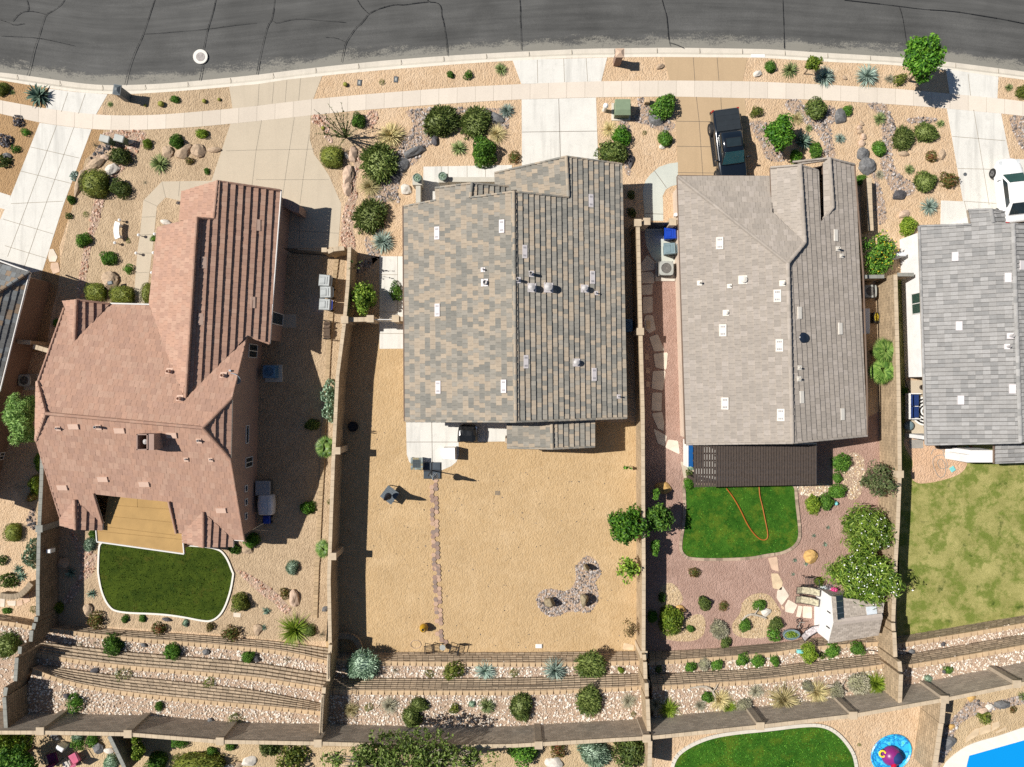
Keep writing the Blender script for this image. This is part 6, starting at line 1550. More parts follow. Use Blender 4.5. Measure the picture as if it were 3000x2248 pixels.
def fan_palm(label, spots, z0=0.0, size=1.0):
    c, x, y = spots[0]; P0 = W(q(c, x, y), z0); t = thing('palm_tree', label, 'palm', (P0.x, P0.y, z0))
    for c, x, y, h, r in [(*s, *e) for s, e in zip(spots, [(1.6 * size, .95 * size)] * len(spots))]:
        P = W(q(c, x, y), z0 + h); m = M(); m.tube([(P.x, P.y, z0), (P.x + .03, P.y, z0 + h * .5), (P.x, P.y, z0 + h)], [.14 * size, .12 * size, .13 * size], 8); m.build('trunk', 'bark', t); f = M()
        for i in range(26):
            an = i * 2.4; el = R(rng.uniform(0, 80)); ln = r * rng.uniform(.25, .55); hd = Vector((math.cos(an), math.sin(an), 0)); sd = Vector((-hd.y, hd.x, 0)); top = P + hd * ln * math.cos(el) + Vector((0, 0, ln * math.sin(el))); f.tube([P, top], .014, 3)
            for j in range(13):
                a2 = R(-78 + 13 * j); dr = (hd * math.cos(a2) + sd * math.sin(a2)); L_ = r * .62 * (.75 + .25 * math.cos(a2)); tip = top + dr * L_ + Vector((0, 0, L_ * (math.sin(el) * .5) - .12 - .1 * abs(math.sin(a2)))); md = top.lerp(tip, .5) + Vector((0, 0, .05)); s2 = dr.cross(Vector((0, 0, 1))) * .035 * size
                f.poly([top, md - s2, tip, md + s2])
        f.build('crown', 'leaf_palm', t)
    return t
m_leaf('leaf_palm', [(0.025, 0.06, 0.012), (0.06, 0.12, 0.02), (0.11, 0.18, 0.035), (0.17, 0.23, 0.06)], .45, .25)
fan_palm('double headed fan palm between the taupe and white houses', [('B4', 935, 1320), ('B4', 915, 1480)], 0, 1.0)
fan_palm('upper small fan palm at the wall in the pink house yard', [('C2', 565, 585)], 0, .8)
fan_palm('lower small fan palm at the wall in the pink house yard', [('C2', 555, 1405)], 0, .72)

def ocotillo(label, c, x, y, n, hgt, lean, z0=0.0):
    P = W(q(c, x, y), z0); t = M(); lf = M()
    for i in range(n):
        an = i * 2.4 + rng.normal(0, .2); tl = rng.uniform(.12, .42); d = Vector((math.cos(an) * tl + lean[0], math.sin(an) * tl + lean[1], 1)).normalized(); p = [P]
        for j in range(5): d = (d + Vector(rng.normal(0, .06, 3))).normalized(); p.append(p[-1] + d * hgt * rng.uniform(.15, .22))
        t.tube(p, [.025, .022, .02, .016, .012, .008], 4)
        for a, b in zip(p[1:], p[2:]):
            for k in range(7): cc = a.lerp(b, rng.random()) + Vector(rng.normal(0, .03, 3)); u = Vector(rng.normal(0, .035, 3)); v = Vector(rng.normal(0, .03, 3)); lf.poly([cc - u, cc - v, cc + u, cc + v])
    o = t.build('ocotillo', 'ocotillo_stem'); tag(o, label, 'ocotillo'); lf.build('leaves', 'leaf_dark', o)
m_plain('ocotillo_stem', (0.07, 0.075, 0.045), 0.9, var=.2)
ocotillo('tall ocotillo fanning thin stems toward the sidewalk', 'A2', 735, 1120, 26, 3.6, (0, 0))
ocotillo('thin ocotillo stems in the wall shadow above the side path', 'B2', 770, 640, 5, 2.6, (.3, 0))

def barrel(label, c, x, y, r):
    P = W(q(c, x, y), .15); rr = max(.1, r * K * H / F); m = M(); n = 24; prof = [(.45, 0), (.85, .3), (1, .7), (.93, 1.1), (.62, 1.4), (.2, 1.5)]; vs = []
    for a, b in prof:
        for i in range(n): g = rr * a * (1 if i % 2 else .84); vs.append((P.x + g * math.cos(6.2832 * i / n), P.y + g * math.sin(6.2832 * i / n), b * rr))
    m.raw(vs, [(k * n + i, k * n + (i + 1) % n, k * n + n + (i + 1) % n, k * n + n + i) for k in range(5) for i in range(n)] + [tuple(range(5 * n, 6 * n))]); tag(m.build('barrel_cactus', 'cactus_gold'), label, 'cactus', 'golden barrel cacti on the verge')
m_plain('cactus_gold', (0.24, 0.24, 0.04), 0.8, var=.25, scale=9)
for c, x, y, r, l in (('A1', 1170, 851, 12, 'tiny barrel cactus nearest the slate mailbox'), ('A1', 1303, 842, 25, 'largest golden barrel cactus on the brown verge'), ('A1', 1651, 817, 18, 'golden barrel cactus between green shrub and tan apron'), ('A1', 1770, 803, 14, 'small barrel cactus nearest the tan driveway apron'), ('A2', 722, 682, 19, 'golden barrel cactus left of the meter lid'), ('A2', 541, 1035, 17, 'golden barrel cactus below the ocotillo tips')): barrel(l, c, x, y, r)

# ------------------------------------------------------------------ stone beds
def cob(label, s, mat, dens=60, size=.075, z=.006, base='bed_soil', sm=2, name='river_rock'):
    p = smooth_closed(L(s), sm) if sm else L(s); P = [W(a, z) for a in p]; m = M(); m.prism(P, z - .01, z); tag(m.build('rock_bed', base), 'soil under the ' + label, 'planting bed', None, 'structure'); rocks(name, label, P, z, dens, size, mat)
cob('pinkish cobble strip winding down the pink house front yard', 'A1 840,1058 1190,1052 1180,1110 1130,1210 1060,1300 960,1420 880,1520 820,1600 790,1658 B1 850,30 830,150 800,300 760,380 730,500 715,640 690,760 680,905 625,905 630,800 650,650 675,510 720,360 740,200 760,110 800,30 A1 770,1600 860,1480 900,1400 960,1300 900,1180 830,1130', 'rock_red', 60, .075)
cob('dark cobbles beside the long white driveway', 'A1 800,1160 920,1170 850,1250 760,1300 720,1370 650,1450 610,1500 600,1480 680,1380 740,1270', 'rock_dark', 70, .08)
cob('tan and red cobbles at the top of the ocotillo strip', 'A2 448,935 560,925 600,985 590,1050 640,1170 570,1150 550,1060 500,1005 448,1000', 'rock_red', 70, .075)
cob('pinkish cobbles under the round shrub at the lot corner', 'A2 900,900 990,890 990,980 930,1050 880,1010', 'rock_red', 70, .075)
cob('river rock stream flowing past the rosemary bushes', 'A2 1200,890 1350,880 1480,870 1900,880 2000,870 2060,1000 2030,1060 1960,1030 1900,960 1640,900 1500,1000 1480,1100 1440,1170 1370,1190 1320,1300 1200,1380 1170,1470 1140,1560 1170,1620 1130,1660 B2 1150,60 1120,110 1010,120 880,80 960,30 A2 1000,1540 960,1450 1060,1350 1140,1280 1160,1180 1230,1080 1280,1010 1240,950', 'rock_river', 70, .075, sm=1)
cob('pale red cobbles along the outlined lot line below the pink boulders', 'A2 800,1480 860,1300 850,1230 820,1220 800,1300 770,1480 740,1640 B2 720,120 690,300 680,470 760,500 810,520 800,400 780,330 790,180 830,60 A2 820,1580', 'rock_red', 60, .075, sm=1)
cob('river rocks below the blue grey sotol at the side path', 'B2 890,360 950,480 1020,540 990,590 960,560 800,620 790,700 870,690 960,610 880,500', 'rock_river', 70, .075, sm=1)
cob('river rocks between the transformer and the tan driveway', 'A3 1010,790 1115,795 1120,860 1180,930 1240,970 1330,1000 1300,1060 1240,1075 1170,1050 1090,1010 960,985 950,950 1000,930 1020,860', 'rock_river', 70, .075, sm=1)
cob('river rocks under the shrubs right of the white driveway', 'A3 850,960 940,960 950,1030 960,1150 950,1300 970,1420 920,1420 900,1300 900,1100', 'rock_river', 60, .075, sm=1)
cob('river rock band right of the parked pickup truck', 'A3 1905,985 2010,975 2072,1000 A4 40,1150 150,1260 130,1310 30,1310 A3 2040,1270 2010,1160 1960,1090', 'rock_river', 70, .075, sm=1)
cob('river rock band from the sidewalk to the taupe gable', 'A4 150,802 265,808 310,880 430,960 460,870 530,850 560,920 545,990 500,1020 520,1110 530,1190 560,1280 440,1275 470,1180 380,1060 300,1000 210,930 130,870', 'rock_river', 70, .075, sm=1)
cob('central river rock band curving to the black boulder', 'A4 780,828 960,838 975,900 1030,990 1030,1080 1000,1180 1000,1300 1060,1420 1180,1480 1200,1560 1100,1600 1010,1560 950,1450 900,1330 930,1180 920,1060 930,980 860,900', 'rock_river', 70, .075, sm=1)
cob('small river rock patch above the twin rosemary', 'A4 1130,950 1350,945 1380,990 1260,1000 1120,1000', 'rock_river', 70, .075, sm=1)
cob('river rocks at the right edge beside the stained driveway', 'A4 1950,930 2140,945 2140,1260 2060,1220 2010,1140 1960,1010', 'rock_river', 60, .08, sm=1)
cob('dark cobbles along the low tan block wall', 'A4 740,1310 830,1320 880,1420 920,1560 950,1658 B4 965,280 880,310 870,60 A4 860,1430', 'rock_river', 60, .07, sm=1)
cob('dark rocks along the grey capped wall in the left yard', 'C1 225,1120 285,1040 290,1200 275,1270 210,1200', 'rock_dark', 70, .08, sm=1)
cob('tan cobbles winding down beside the kidney lawn left edge', 'C1 560,1240 600,1260 660,1360 790,1460 800,1490 760,1560 740,1640 D1 700,120 630,250 560,340 500,320 560,220 650,110 670,10 C1 650,1600 640,1440 570,1320', 'rock_red', 55, .075, sm=1)
cob('tan cobbles winding right of the kidney lawn', 'C1 1895,1570 1990,1590 2072,1640 D2 60,160 200,270 310,420 260,440 150,330 0,230 D1 1990,140 1900,60', 'rock_red', 55, .075, sm=1)
cob('grey river rock island round three standing stones', 'C3 505,1560 595,1450 670,1480 720,1560 710,1640 D3 670,150 700,230 700,310 655,390 590,405 520,395 430,405 360,445 270,430 200,355 200,260 265,212 355,214 405,240 485,215 522,120 512,40', 'rock_river', 100, .07, sm=2)
cob('cream pebbles at the pergola corner', 'C4 230,880 500,870 500,930 440,985 300,980 230,940', 'rock_cream', 70, .07, sm=1)
cob('cream pebble patch right of the pergola shrubs', 'C4 690,615 770,650 790,760 760,960 700,1020 640,990 610,880 600,800 660,720 630,650', 'rock_cream', 55, .06, sm=2)
cob('pale gravel mound behind the lime shrub', 'D3 1190,200 1290,150 1370,240 1390,330 1300,360 1180,360', 'rock_tan', 70, .05, base='pale_gravel', sm=2)
cob('pale gravel round the sagebrush on the red yard', 'D3 1200,600 1200,540 1330,520 1460,420 1560,420 1570,560 1500,640 1300,640', 'rock_tan', 70, .05, base='pale_gravel', sm=2)
cob('round pale gravel mound with driftwood', 'D3 1860,320 1950,250 2072,250 D4 60,320 120,420 60,480 20,600 D3 1960,620 1800,600 1770,500 1850,420', 'rock_tan', 70, .05, base='pale_gravel', sm=2)
cob('river rocks of the pool yard along the wall', 'D4 1440,1300 1560,1200 1640,1090 1690,1110 1780,1150 2072,1060 2150,1060 2150,1130 1900,1180 1720,1220 1560,1290 1500,1400 1500,1480 1420,1600 1370,1700 1350,1660 1400,1450', 'rock_river', 60, .085, z=UP + .006, sm=1)

# ------------------------------------------------------------------ paving stones
def flag(label, c, pts, mat='flag_pale', z=.03, group=None, h=.05):
    m = M(); p0 = [q(c, *(float(k) for k in s.split(','))) for s in pts.split()]; p = []
    for i in range(len(p0)):
        a, b = p0[i], p0[(i + 1) % len(p0)]; p += [(a[0] + (b[0] - a[0]) * f_, a[1] + (b[1] - a[1]) * f_) for f_ in (.08, .92)]
    P = [W(a, z) for a in p]
    m.prism(P, z - h, z, 0); tag(m.build('stepping_stone', mat), label, 'stepping stone', group)
m_plain('flag_pale', (0.66, 0.57, 0.46), 0.9, var=.12, scale=1.6); m_plain('flag_pink', (0.58, 0.41, 0.29), 0.9, var=.15, scale=1.6); m_plain('flag_sand', (0.6, 0.46, 0.3), 0.9, var=.2, scale=1.6)
for i, (pts, l) in enumerate((('1095,545 1155,600 1155,665 1045,680 1045,610', 'topmost dark flagstone beside the bluish bin pad'), ('1045,685 1130,680 1155,710 1150,775 1048,775', 'flagstone left of the air conditioner pad'), ('1050,790 1140,780 1135,865 1055,870', 'flagstone in shade below the air conditioner'), ('1058,885 1140,882 1138,1010 1062,1022', 'long flagstone in shade midway down the red side yard'), ('1070,1060 1085,1030 1140,1035 1165,1150 1110,1180 1075,1140', 'flagstone carrying a small square paver'), ('1110,1210 1180,1185 1235,1320 1150,1328', 'flagstone half in sun above the largest flagstone'), ('1145,1345 1262,1332 1250,1475 1160,1455', 'broad pale flagstone half in sun'), ('1140,1485 1245,1480 1222,1645 1130,1625', 'tall pale flagstone half in sun'))):
    flag(l, 'B3', pts, 'flag_pale')
for pts, l in (('1135,140 1215,140 1210,290 1130,285', 'square pale flagstone in the red side yard'), ('1130,310 1215,295 1232,380 1228,450 1180,430', 'tapered pale flagstone in the red side yard'), ('1145,430 1255,490 1235,575 1180,550', 'pale flagstone near the taupe house rear corner'), ('1265,520 1345,530 1358,640 1240,585', 'last pale flagstone at the taupe house rear corner')):
    flag(l, 'C3', pts, 'flag_pale')
for x, y, l in ((1092, 1370, 'upper'), (1100, 1480, 'middle'), (1102, 1592, 'lower')): flag(f'{l} small square pink paver in the wall shadow', 'B3', f'{x-16},{y-24} {x+16},{y-20} {x+14},{y+22} {x-16},{y+22}', 'flag_pink')
for c, pts, mt, l in (('C4', '0,1480 75,1468 88,1590 30,1570', 'flag_pink', 'topmost pinkish flagstone of the curved shed path'), ('D4', '25,90 80,90 120,160 110,225 40,210', 'flag_sand', 'sandy flagstone second on the curved shed path'), ('D4', '120,190 172,270 110,350 70,290 75,230', 'flag_pale', 'large pale flagstone at the bend of the shed path'), ('D4', '165,300 240,345 205,415 140,400 138,350', 'flag_pale', 'pale flagstone beside the lower camouflage chair'), ('D4', '245,350 282,355 262,445 228,440', 'flag_pale', 'narrow pale flagstone on the shed path'), ('D4', '285,352 356,360 355,455 280,448', 'flag_pale', 'square pale flagstone at the shed door'), ('D4', '110,345 132,365 125,385 105,365', 'flag_pink', 'small pink flagstone chip on the shed path'),
                        ('B1', '400,500 430,495 465,560 450,600 400,600 388,560', 'flag_pale', 'upper pale stepping stone by the long white driveway'), ('B1', '412,610 470,605 485,680 430,700 408,650', 'flag_pink', 'lower pink stepping stone by the long white driveway'), ('D1', '0,290 40,290 35,360 0,360', 'flag_pale', 'white flagstone at the left edge path'), ('D1', '55,312 128,310 125,352 65,350', 'flag_pale', 'second pale flagstone of the left edge path'), ('D1', '135,315 180,300 185,345 140,355', 'flag_pink', 'third pink flagstone of the left edge path'), ('D1', '180,290 230,265 245,310 200,335', 'flag_pink', 'fourth pink flagstone of the left edge path'), ('D1', '1890,405 1950,412 1945,445 1888,440', 'flag_pale', 'white stepping block below the round olive shrub'), ('D3', '905,650 990,670 985,710 895,705', 'flag_sand', 'tan flat stone at the golden yard terrace foot'), ('B3', '1085,1080 1120,1075 1122,1140 1088,1145', 'flag_sand', 'small square paver on a flagstone')):
    flag(l, c, pts, mt, .055 if 'paver on' in l else .03)
for pts, l in (('1600,1420 1680,1345 1715,1340 1700,1400 1600,1460', 'long sandy flagstone by the pool coping'), ('1715,1340 1800,1305 1805,1370 1715,1400', 'pale flagstone by the pool coping'), ('1815,1300 1870,1285 1875,1330 1810,1370', 'upper pale flagstone by the pool coping'), ('1840,1370 1925,1330 1930,1350 1850,1385', 'thin sandy flagstone by the pool coping')): flag(l, 'D4', pts, 'flag_sand', UP + .03)
# hexagonal pavers: one, then copies
HX = [(1455, 850), (1452, 888), (1422, 905), (1457, 918), (1424, 942), (1422, 978), (1456, 995), (1428, 1012), (1459, 1033), (1460, 1070), (1426, 1090), (1461, 1105), (1426, 1127), (1426, 1163), (1461, 1183), (1429, 1200), (1462, 1218), (1463, 1255), (1432, 1270), (1463, 1288), (1433, 1305), (1436, 1345), (1466, 1362), (1438, 1380), (1469, 1398), (1470, 1435), (1438, 1453), (1471, 1470), (1440, 1490), (1441, 1528), (1473, 1545), (1443, 1562), (1476, 1580), (1477, 1618), (1446, 1636)]
HD = [(1444, 15), (1476, 35), (1446, 52), (1478, 70), (1478, 105), (1448, 122), (1480, 140), (1448, 157), (1450, 195), (1483, 212), (1452, 230), (1484, 248), (1486, 285), (1455, 300), (1488, 318), (1456, 335), (1458, 375), (1490, 388), (1462, 402), (1492, 425), (1494, 460), (1464, 475), (1496, 492), (1495, 560), (1468, 577), (1498, 595), (1502, 628), (1535, 645)]
m_attr('hex_paver', .95, .12)
hx0 = []
for tn in ((.40, .27, .20), (.31, .21, .165), (.49, .33, .235), (.27, .2, .165)):
    m = M(); m.prism([(math.cos(i * 1.0472) * .172, math.sin(i * 1.0472) * .172) for i in range(6)], -.03, .03, 0, tn); hx0.append(m.mesh('hexagonal_paver', 'hex_paver'))
for i, (c, x, y) in enumerate([('C2', *p) for p in HX] + [('D2', *p) for p in HD]):
    P = W(q(c, x, y), .03); o = bpy.data.objects.new('hexagonal_paver', hx0[int(rng.integers(4))]); COL.objects.link(o); o.location = P; o.rotation_euler = (rng.normal(0, .01), rng.normal(0, .01), rng.normal(0, .04))
    tag(o, 'brownish pink hexagonal paver in the line of pavers crossing the golden yard', 'paver', 'hexagonal pavers across the golden yard')
# block edging in the pink house side yard
ed = L('B2 655,575 640,700 620,860 605,1080 590,1300 580,1500 C2 560,350 545,450 540,700 525,950 510,1250 500,1500 D2 495,20 485,300 480,450')
m = M(); P = resample([W(p, .05) for p in ed], 92)
for a, b in zip(P, P[1:]):
    t = b - a; nn = Vector((-t.y, t.x, 0)).normalized() * .15; v = rng.uniform(.85, 1.1); m.prism([a - nn + t * .03, b - nn * .9 - t * .03, b + nn * .9 - t * .03, a + nn + t * .03], -.05, .10, 0, (.42 * v, .31 * v, .19 * v))
tag(m.build('stone_edging', 'edge_stone'), 'line of tan edging blocks in the pink house side yard', 'edging')
def curved_planter(label, s, z0, z1, z=0):
    m = M(); P = resample([W(p, z1) for p in smooth_open(L(s), 2)], 14)
    for k in range(3):
        za, zb_ = z0 + (z1 - z0) * k / 3, z0 + (z1 - z0) * (k + 1) / 3
        for a, b in zip(P, P[1:]):
            t = b - a; nn = Vector((-t.y, t.x, 0)).normalized() * (.14 + (.05 if k == 2 else 0)); v = rng.uniform(.85, 1.1); m.prism([a - nn + t * .02, b - nn - t * .02, b + nn - t * .02, a + nn + t * .02], za, zb_ - .006, 0, (.33 * v, .26 * v, .18 * v))
    tag(m.build('planter_wall', 'edge_stone'), label, 'planter')
curved_planter('curved block planter in the shaded golden yard corner', 'D2 655,600 740,595 800,620 835,670 840,720', 0, .6)
curved_planter('curved stepped block planter in the left edge back yard', 'D1 0,270 60,280 130,280 180,250 215,215 250,170', 0, .7)

rocks('gravel', 'sparse loose pebbles and bark scraps strewn over the golden yard', WL('C2 780,380 1190,390 1210,800 C3 1000,700 1030,1640 D3 1000,690 D2 700,690 C2 720,1300'), .0, 1.6, .035, 'rock_dark', 'pebbles')
# ------------------------------------------------------------------ vehicles
m_plain('paint_black', (0.006, 0.010, 0.016), 0.16, var=.05, spec=.6, coat=.7); m_plain('paint_white', (0.80, 0.80, 0.79), 0.25, var=.02, coat=.5); m_plain('tonneau', (0.018, 0.024, 0.030), 0.6, var=.12); m_plain('trim_black', (0.015, 0.015, 0.016), 0.6); m_plain('tyre', (0.02, 0.02, 0.02), .9); m_plain('rim_grey', (0.25, 0.25, 0.26), .35, .6); m_plain('screen_teal', (0.02, 0.075, 0.09), 0.06, spec=.9); m_plain('lamp_red', (0.35, 0.01, 0.01), .3); m_plain('lamp_clear', (0.6, 0.62, 0.62), .15); m_plain('chrome', (0.6, 0.6, 0.6), .2, .9); m_plain('slate_paint', (0.10, 0.12, 0.13), .5); m_plain('brick_red', (0.26, 0.17, 0.13), .95, var=.35, scale=14); m_plain('transformer_green', (0.13, 0.18, 0.11), .5, var=.1); m_plain('transformer_lid', (0.2, 0.26, 0.165), .5, var=.1); m_plain('bin_blue', (0.006, 0.045, 0.36), .4); m_plain('bin_slate', (0.17, 0.24, 0.265), .45); m_plain('bin_grey', (0.33, 0.35, 0.345), .45, var=.2, scale=4); m_plain('bin_body', (0.08, 0.09, 0.1), .6); m_plain('ac_body', (0.17, 0.16, 0.145), .6); m_plain('ac_lid', (0.36, 0.37, 0.34), .5); m_plain('ac_blue', (0.12, 0.24, 0.36), .5); m_plain('plastic_white', (0.8, 0.79, 0.76), .5, var=.03); m_plain('cover_black', (0.012, 0.013, 0.014), .3, var=.3, scale=10, spec=.6); m_plain('cover_grey', (0.64, 0.66, 0.69), .6, var=.12); m_plain('wood_dark', (0.065, 0.048, 0.038), .7, var=.2, scale=6); m_plain('ceramic_gold', (0.42, 0.24, 0.012), .25, var=.15, spec=.6); m_plain('navy', (0.008, 0.03, 0.13), .8); m_plain('umbrella_navy', (0.008, 0.014, 0.035), .85); m_plain('table_slate', (0.095, 0.115, 0.13), .6, var=.15, scale=5); m_plain('hoop_base', (0.045, 0.06, 0.075), .5, var=.15); m_plain('net_white', (0.7, 0.72, 0.74), .8); m_plain('board_glass', (0.35, 0.42, 0.47), .2); m_plain('iron_lid', (0.33, 0.30, 0.28), .7, var=.25, scale=8); m_plain('meter_lid', (0.09, 0.10, 0.11), .7); m_plain('hose_orange', (0.38, 0.12, 0.02), .6); m_plain('hose_grey', (0.3, 0.28, 0.25), .7); m_plain('turquoise', (0.2, 0.55, 0.55), .6); m_plain('drift', (0.42, 0.37, 0.3), .95, var=.2, scale=8); m_plain('pot_green', (0.16, 0.22, 0.17), .5); m_stucco('stucco_pale', (0.50, 0.47, 0.40)); m_plain('cover_grey2', (0.38, 0.39, 0.39), .6); m_plain('bin_blue2', (0.01, 0.09, 0.28), .4); m_plain('skylight_pale', (0.62, 0.66, 0.7), .2); m_plain('camo', (0.40, 0.36, 0.25), .95, var=.45, scale=7); m_plain('fabric_white', (0.5, 0.45, 0.45), .95, var=.5, scale=9); m_plain('plum', (0.22, 0.02, 0.16), .35); m_plain('slide_red', (0.5, 0.01, 0.04), .3); m_plain('cushion_pink', (0.5, 0.12, 0.2), .9); m_plain('cushion_plum', (0.16, 0.02, 0.1), .9)
def loft(secs, n=20, e=4.0):
    """body from cross sections (y, half width, z low, z high, roundness)"""
    vs = []; fs = []
    for y, hw_, z0, z1, ex in secs:
        for i in range(n):
            a = 2 * math.pi * (i + .5) / n; c, s = math.cos(a), math.sin(a)
            vs.append((hw_ * math.copysign(abs(c) ** (2 / ex), c), y, (z0 + z1) / 2 + (z1 - z0) / 2 * math.copysign(abs(s) ** (2 / ex), s)))
    for k in range(len(secs) - 1):
        for i in range(n): j = (i + 1) % n; fs.append((k * n + i, k * n + n + i, k * n + n + j, k * n + j))
    fs += [tuple(range(n)), tuple(range(len(vs) - 1, len(vs) - n - 1, -1))]
    return vs, fs
def part(t, name, mat, fn, smooth=False):
    m = M(); fn(m); return m.build(name, mat, t, smooth, off=(0, 0, 0))
def wheel(t, x, y, r, w_):
    sg = 1 if x > 0 else -1; m = M(); prof = [(r * .62, -w_ / 2), (r * .93, -w_ / 2), (r, -w_ * .35), (r, w_ * .35), (r * .93, w_ / 2), (r * .62, w_ / 2)]; n = 22; vs = []
    for a, b in prof:
        for i in range(n): vs.append((x + b, y + a * math.cos(6.2832 * i / n), r + a * math.sin(6.2832 * i / n)))
    m.raw(vs, [(k * n + i, k * n + (i + 1) % n, k * n + n + (i + 1) % n, k * n + n + i) for k in range(5) for i in range(n)]); o = m.build('wheel', 'tyre', t, True, off=(0, 0, 0))
    f = M(); xo = x + sg * w_ * .42
    for i in range(10):
        a0, a1 = 6.2832 * (i - .32) / 10, 6.2832 * (i + .32) / 10; f.poly([(xo + sg * .02, y + .05 * math.cos(a0), r + .05 * math.sin(a0)), (xo, y + r * .64 * math.cos(a0), r + r * .64 * math.sin(a0)), (xo, y + r * .64 * math.cos(a1), r + r * .64 * math.sin(a1)), (xo + sg * .02, y + .05 * math.cos(a1), r + .05 * math.sin(a1))])
    f.build('rim', 'rim_grey', o, off=(0, 0, 0))
# pickup: local +y is the nose, which points down the picture under the taupe eave
Pf, Pr = Vector((15.08, 13.35, 0)), Vector((14.38, 18.5, 0)); dv = (Pf - Pr); ln = dv.length; ctr = (Pf + Pr) / 2
tk = thing('pickup_truck', 'black crew cab pickup truck parked on the sand coloured driveway', 'truck', ctr, None, math.atan2(dv.y, dv.x) - math.pi / 2)
hL = ln / 2
def f(m):
    v, fc = loft([(-hL, .80, .62, 1.20, 7), (-hL + .1, .9, .5, 1.30, 8), (-hL + 1.6, .95, .45, 1.32, 8), (.1, .95, .42, 1.22, 7), (hL - 1.5, .95, .42, 1.16, 6), (hL - .5, .93, .45, 1.10, 5), (hL - .1, .82, .5, 1.0, 5), (hL, .6, .55, .9, 4)], 28); m.raw(v, fc)
bd = part(tk, 'body', 'paint_black', f, True)
def f(m):
    v, fc = loft([(-hL + 1.62, .74, 1.1, 1.60, 4.5), (-hL + 1.8, .75, 1.1, 1.84, 4.5), (-.1, .73, 1.1, 1.90, 4.5), (.45, .70, 1.1, 1.84, 4.5), (1.15, .78, 1.05, 1.2, 6)], 28); m.raw(v, fc)
part(tk, 'cab', 'paint_black', f, True)
def f(m):
    m.raw([(-.80, -hL + .14, 1.335), (.80, -hL + .14, 1.335), (.80, -hL + 1.52, 1.345), (-.80, -hL + 1.52, 1.345), (-.80, -hL + .14, 1.375), (.80, -hL + .14, 1.375), (.78, -hL + 1.52, 1.385), (-.78, -hL + 1.52, 1.385)], [(4, 5, 6, 7), (0, 1, 5, 4), (1, 2, 6, 5), (2, 3, 7, 6), (3, 0, 4, 7)])
    for k in range(1, 4): y = -hL + .14 + k * .345; m.box(0, y, 1.383, 1.54, .02, .012)
part(tk, 'bed_cover', 'tonneau', f)
part(tk, 'windshield', 'screen_teal', lambda m: m.raw([(-.62, .50, 1.835), (.62, .50, 1.835), (.74, 1.12, 1.245), (-.74, 1.12, 1.245), (-.62, .52, 1.855), (.62, .52, 1.855), (.74, 1.14, 1.265), (-.74, 1.14, 1.265)], [(4, 5, 6, 7)][::-1] + [(0, 1, 5, 4), (1, 2, 6, 5), (2, 3, 7, 6), (3, 0, 4, 7)]))
def f(m): m.box(0, -.1, 1.905, .98, .56, .012); 
sr = part(tk, 'sunroof', 'glass_dark', f)
def f(m):
    for a, b, c, d_ in ((0, -.39, 1.06, .025), (0, .19, 1.06, .025), (-.52, -.1, .025, .58), (.52, -.1, .025, .58)): m.box(a, b, 1.912, c, d_, .012)
f_ = M(); f(f_); f_.build('frame', 'trim_black', sr, off=(0, 0, 0))
for sx in (-1, 1):
    for y0, y1 in ((-.75, -.06), (.0, .62)):
        def f(m): m.poly([(sx * .765, y0, 1.25), (sx * .765, y1, 1.25), (sx * .742, y1 - (.3 if y1 > .3 else 0), 1.72), (sx * .742, y0, 1.72)])
        part(tk, 'side_window', 'glass_dark', f)
    def f(m): m.box(sx * 1.08, .82, 1.28, .24, .10, .2, 0, bev=.03); m.box(sx * .96, .84, 1.22, .1, .05, .06)
    part(tk, 'mirror', 'paint_black', f)
    def f(m): m.box(sx * 1.0, -.2, .42, .16, 2.3, .07)
    part(tk, 'running_board', 'trim_black', f)
    for y in (-hL + 1.02, hL - .95):
        wheel(tk, sx * .90, y, .42, .28)
        def f(m):
            for i in range(10):
                a0, a1 = math.pi * (i / 10) , math.pi * ((i + 1) / 10); r = .53
                m.poly([(sx * .90, y + r * math.cos(a0), .42 + r * math.sin(a0)), (sx * 1.03, y + r * math.cos(a0), .42 + r * math.sin(a0) - .02), (sx * 1.03, y + r * math.cos(a1), .42 + r * math.sin(a1) - .02), (sx * .90, y + r * math.cos(a1), .42 + r * math.sin(a1))])
        part(tk, 'fender_flare', 'trim_black', f)
    part(tk, 'tail_lamp', 'lamp_red', lambda m: m.box(sx * .84, -hL + .04, 1.02, .14, .1, .34)); part(tk, 'headlight', 'lamp_clear', lambda m: m.box(sx * .68, hL - .1, .86, .3, .12, .14))
part(tk, 'rear_bumper', 'trim_black', lambda m: m.box(0, -hL - .03, .58, 1.76, .16, .2)); part(tk, 'front_bumper', 'trim_black', lambda m: m.box(0, hL - .05, .55, 1.7, .2, .26)); part(tk, 'grille', 'trim_black', lambda m: m.box(0, hL - .04, .84, .9, .1, .2))
part(tk, 'tailgate_handle', 'chrome', lambda m: m.box(0, -hL - .005, 1.1, .22, .03, .06)); part(tk, 'wiper', 'trim_black', lambda m: (m.tube([(-.6, 1.16, 1.26), (0, 1.17, 1.28)], .015, 4), m.tube([(0.02, 1.16, 1.26), (.6, 1.17, 1.28)], .015, 4)))

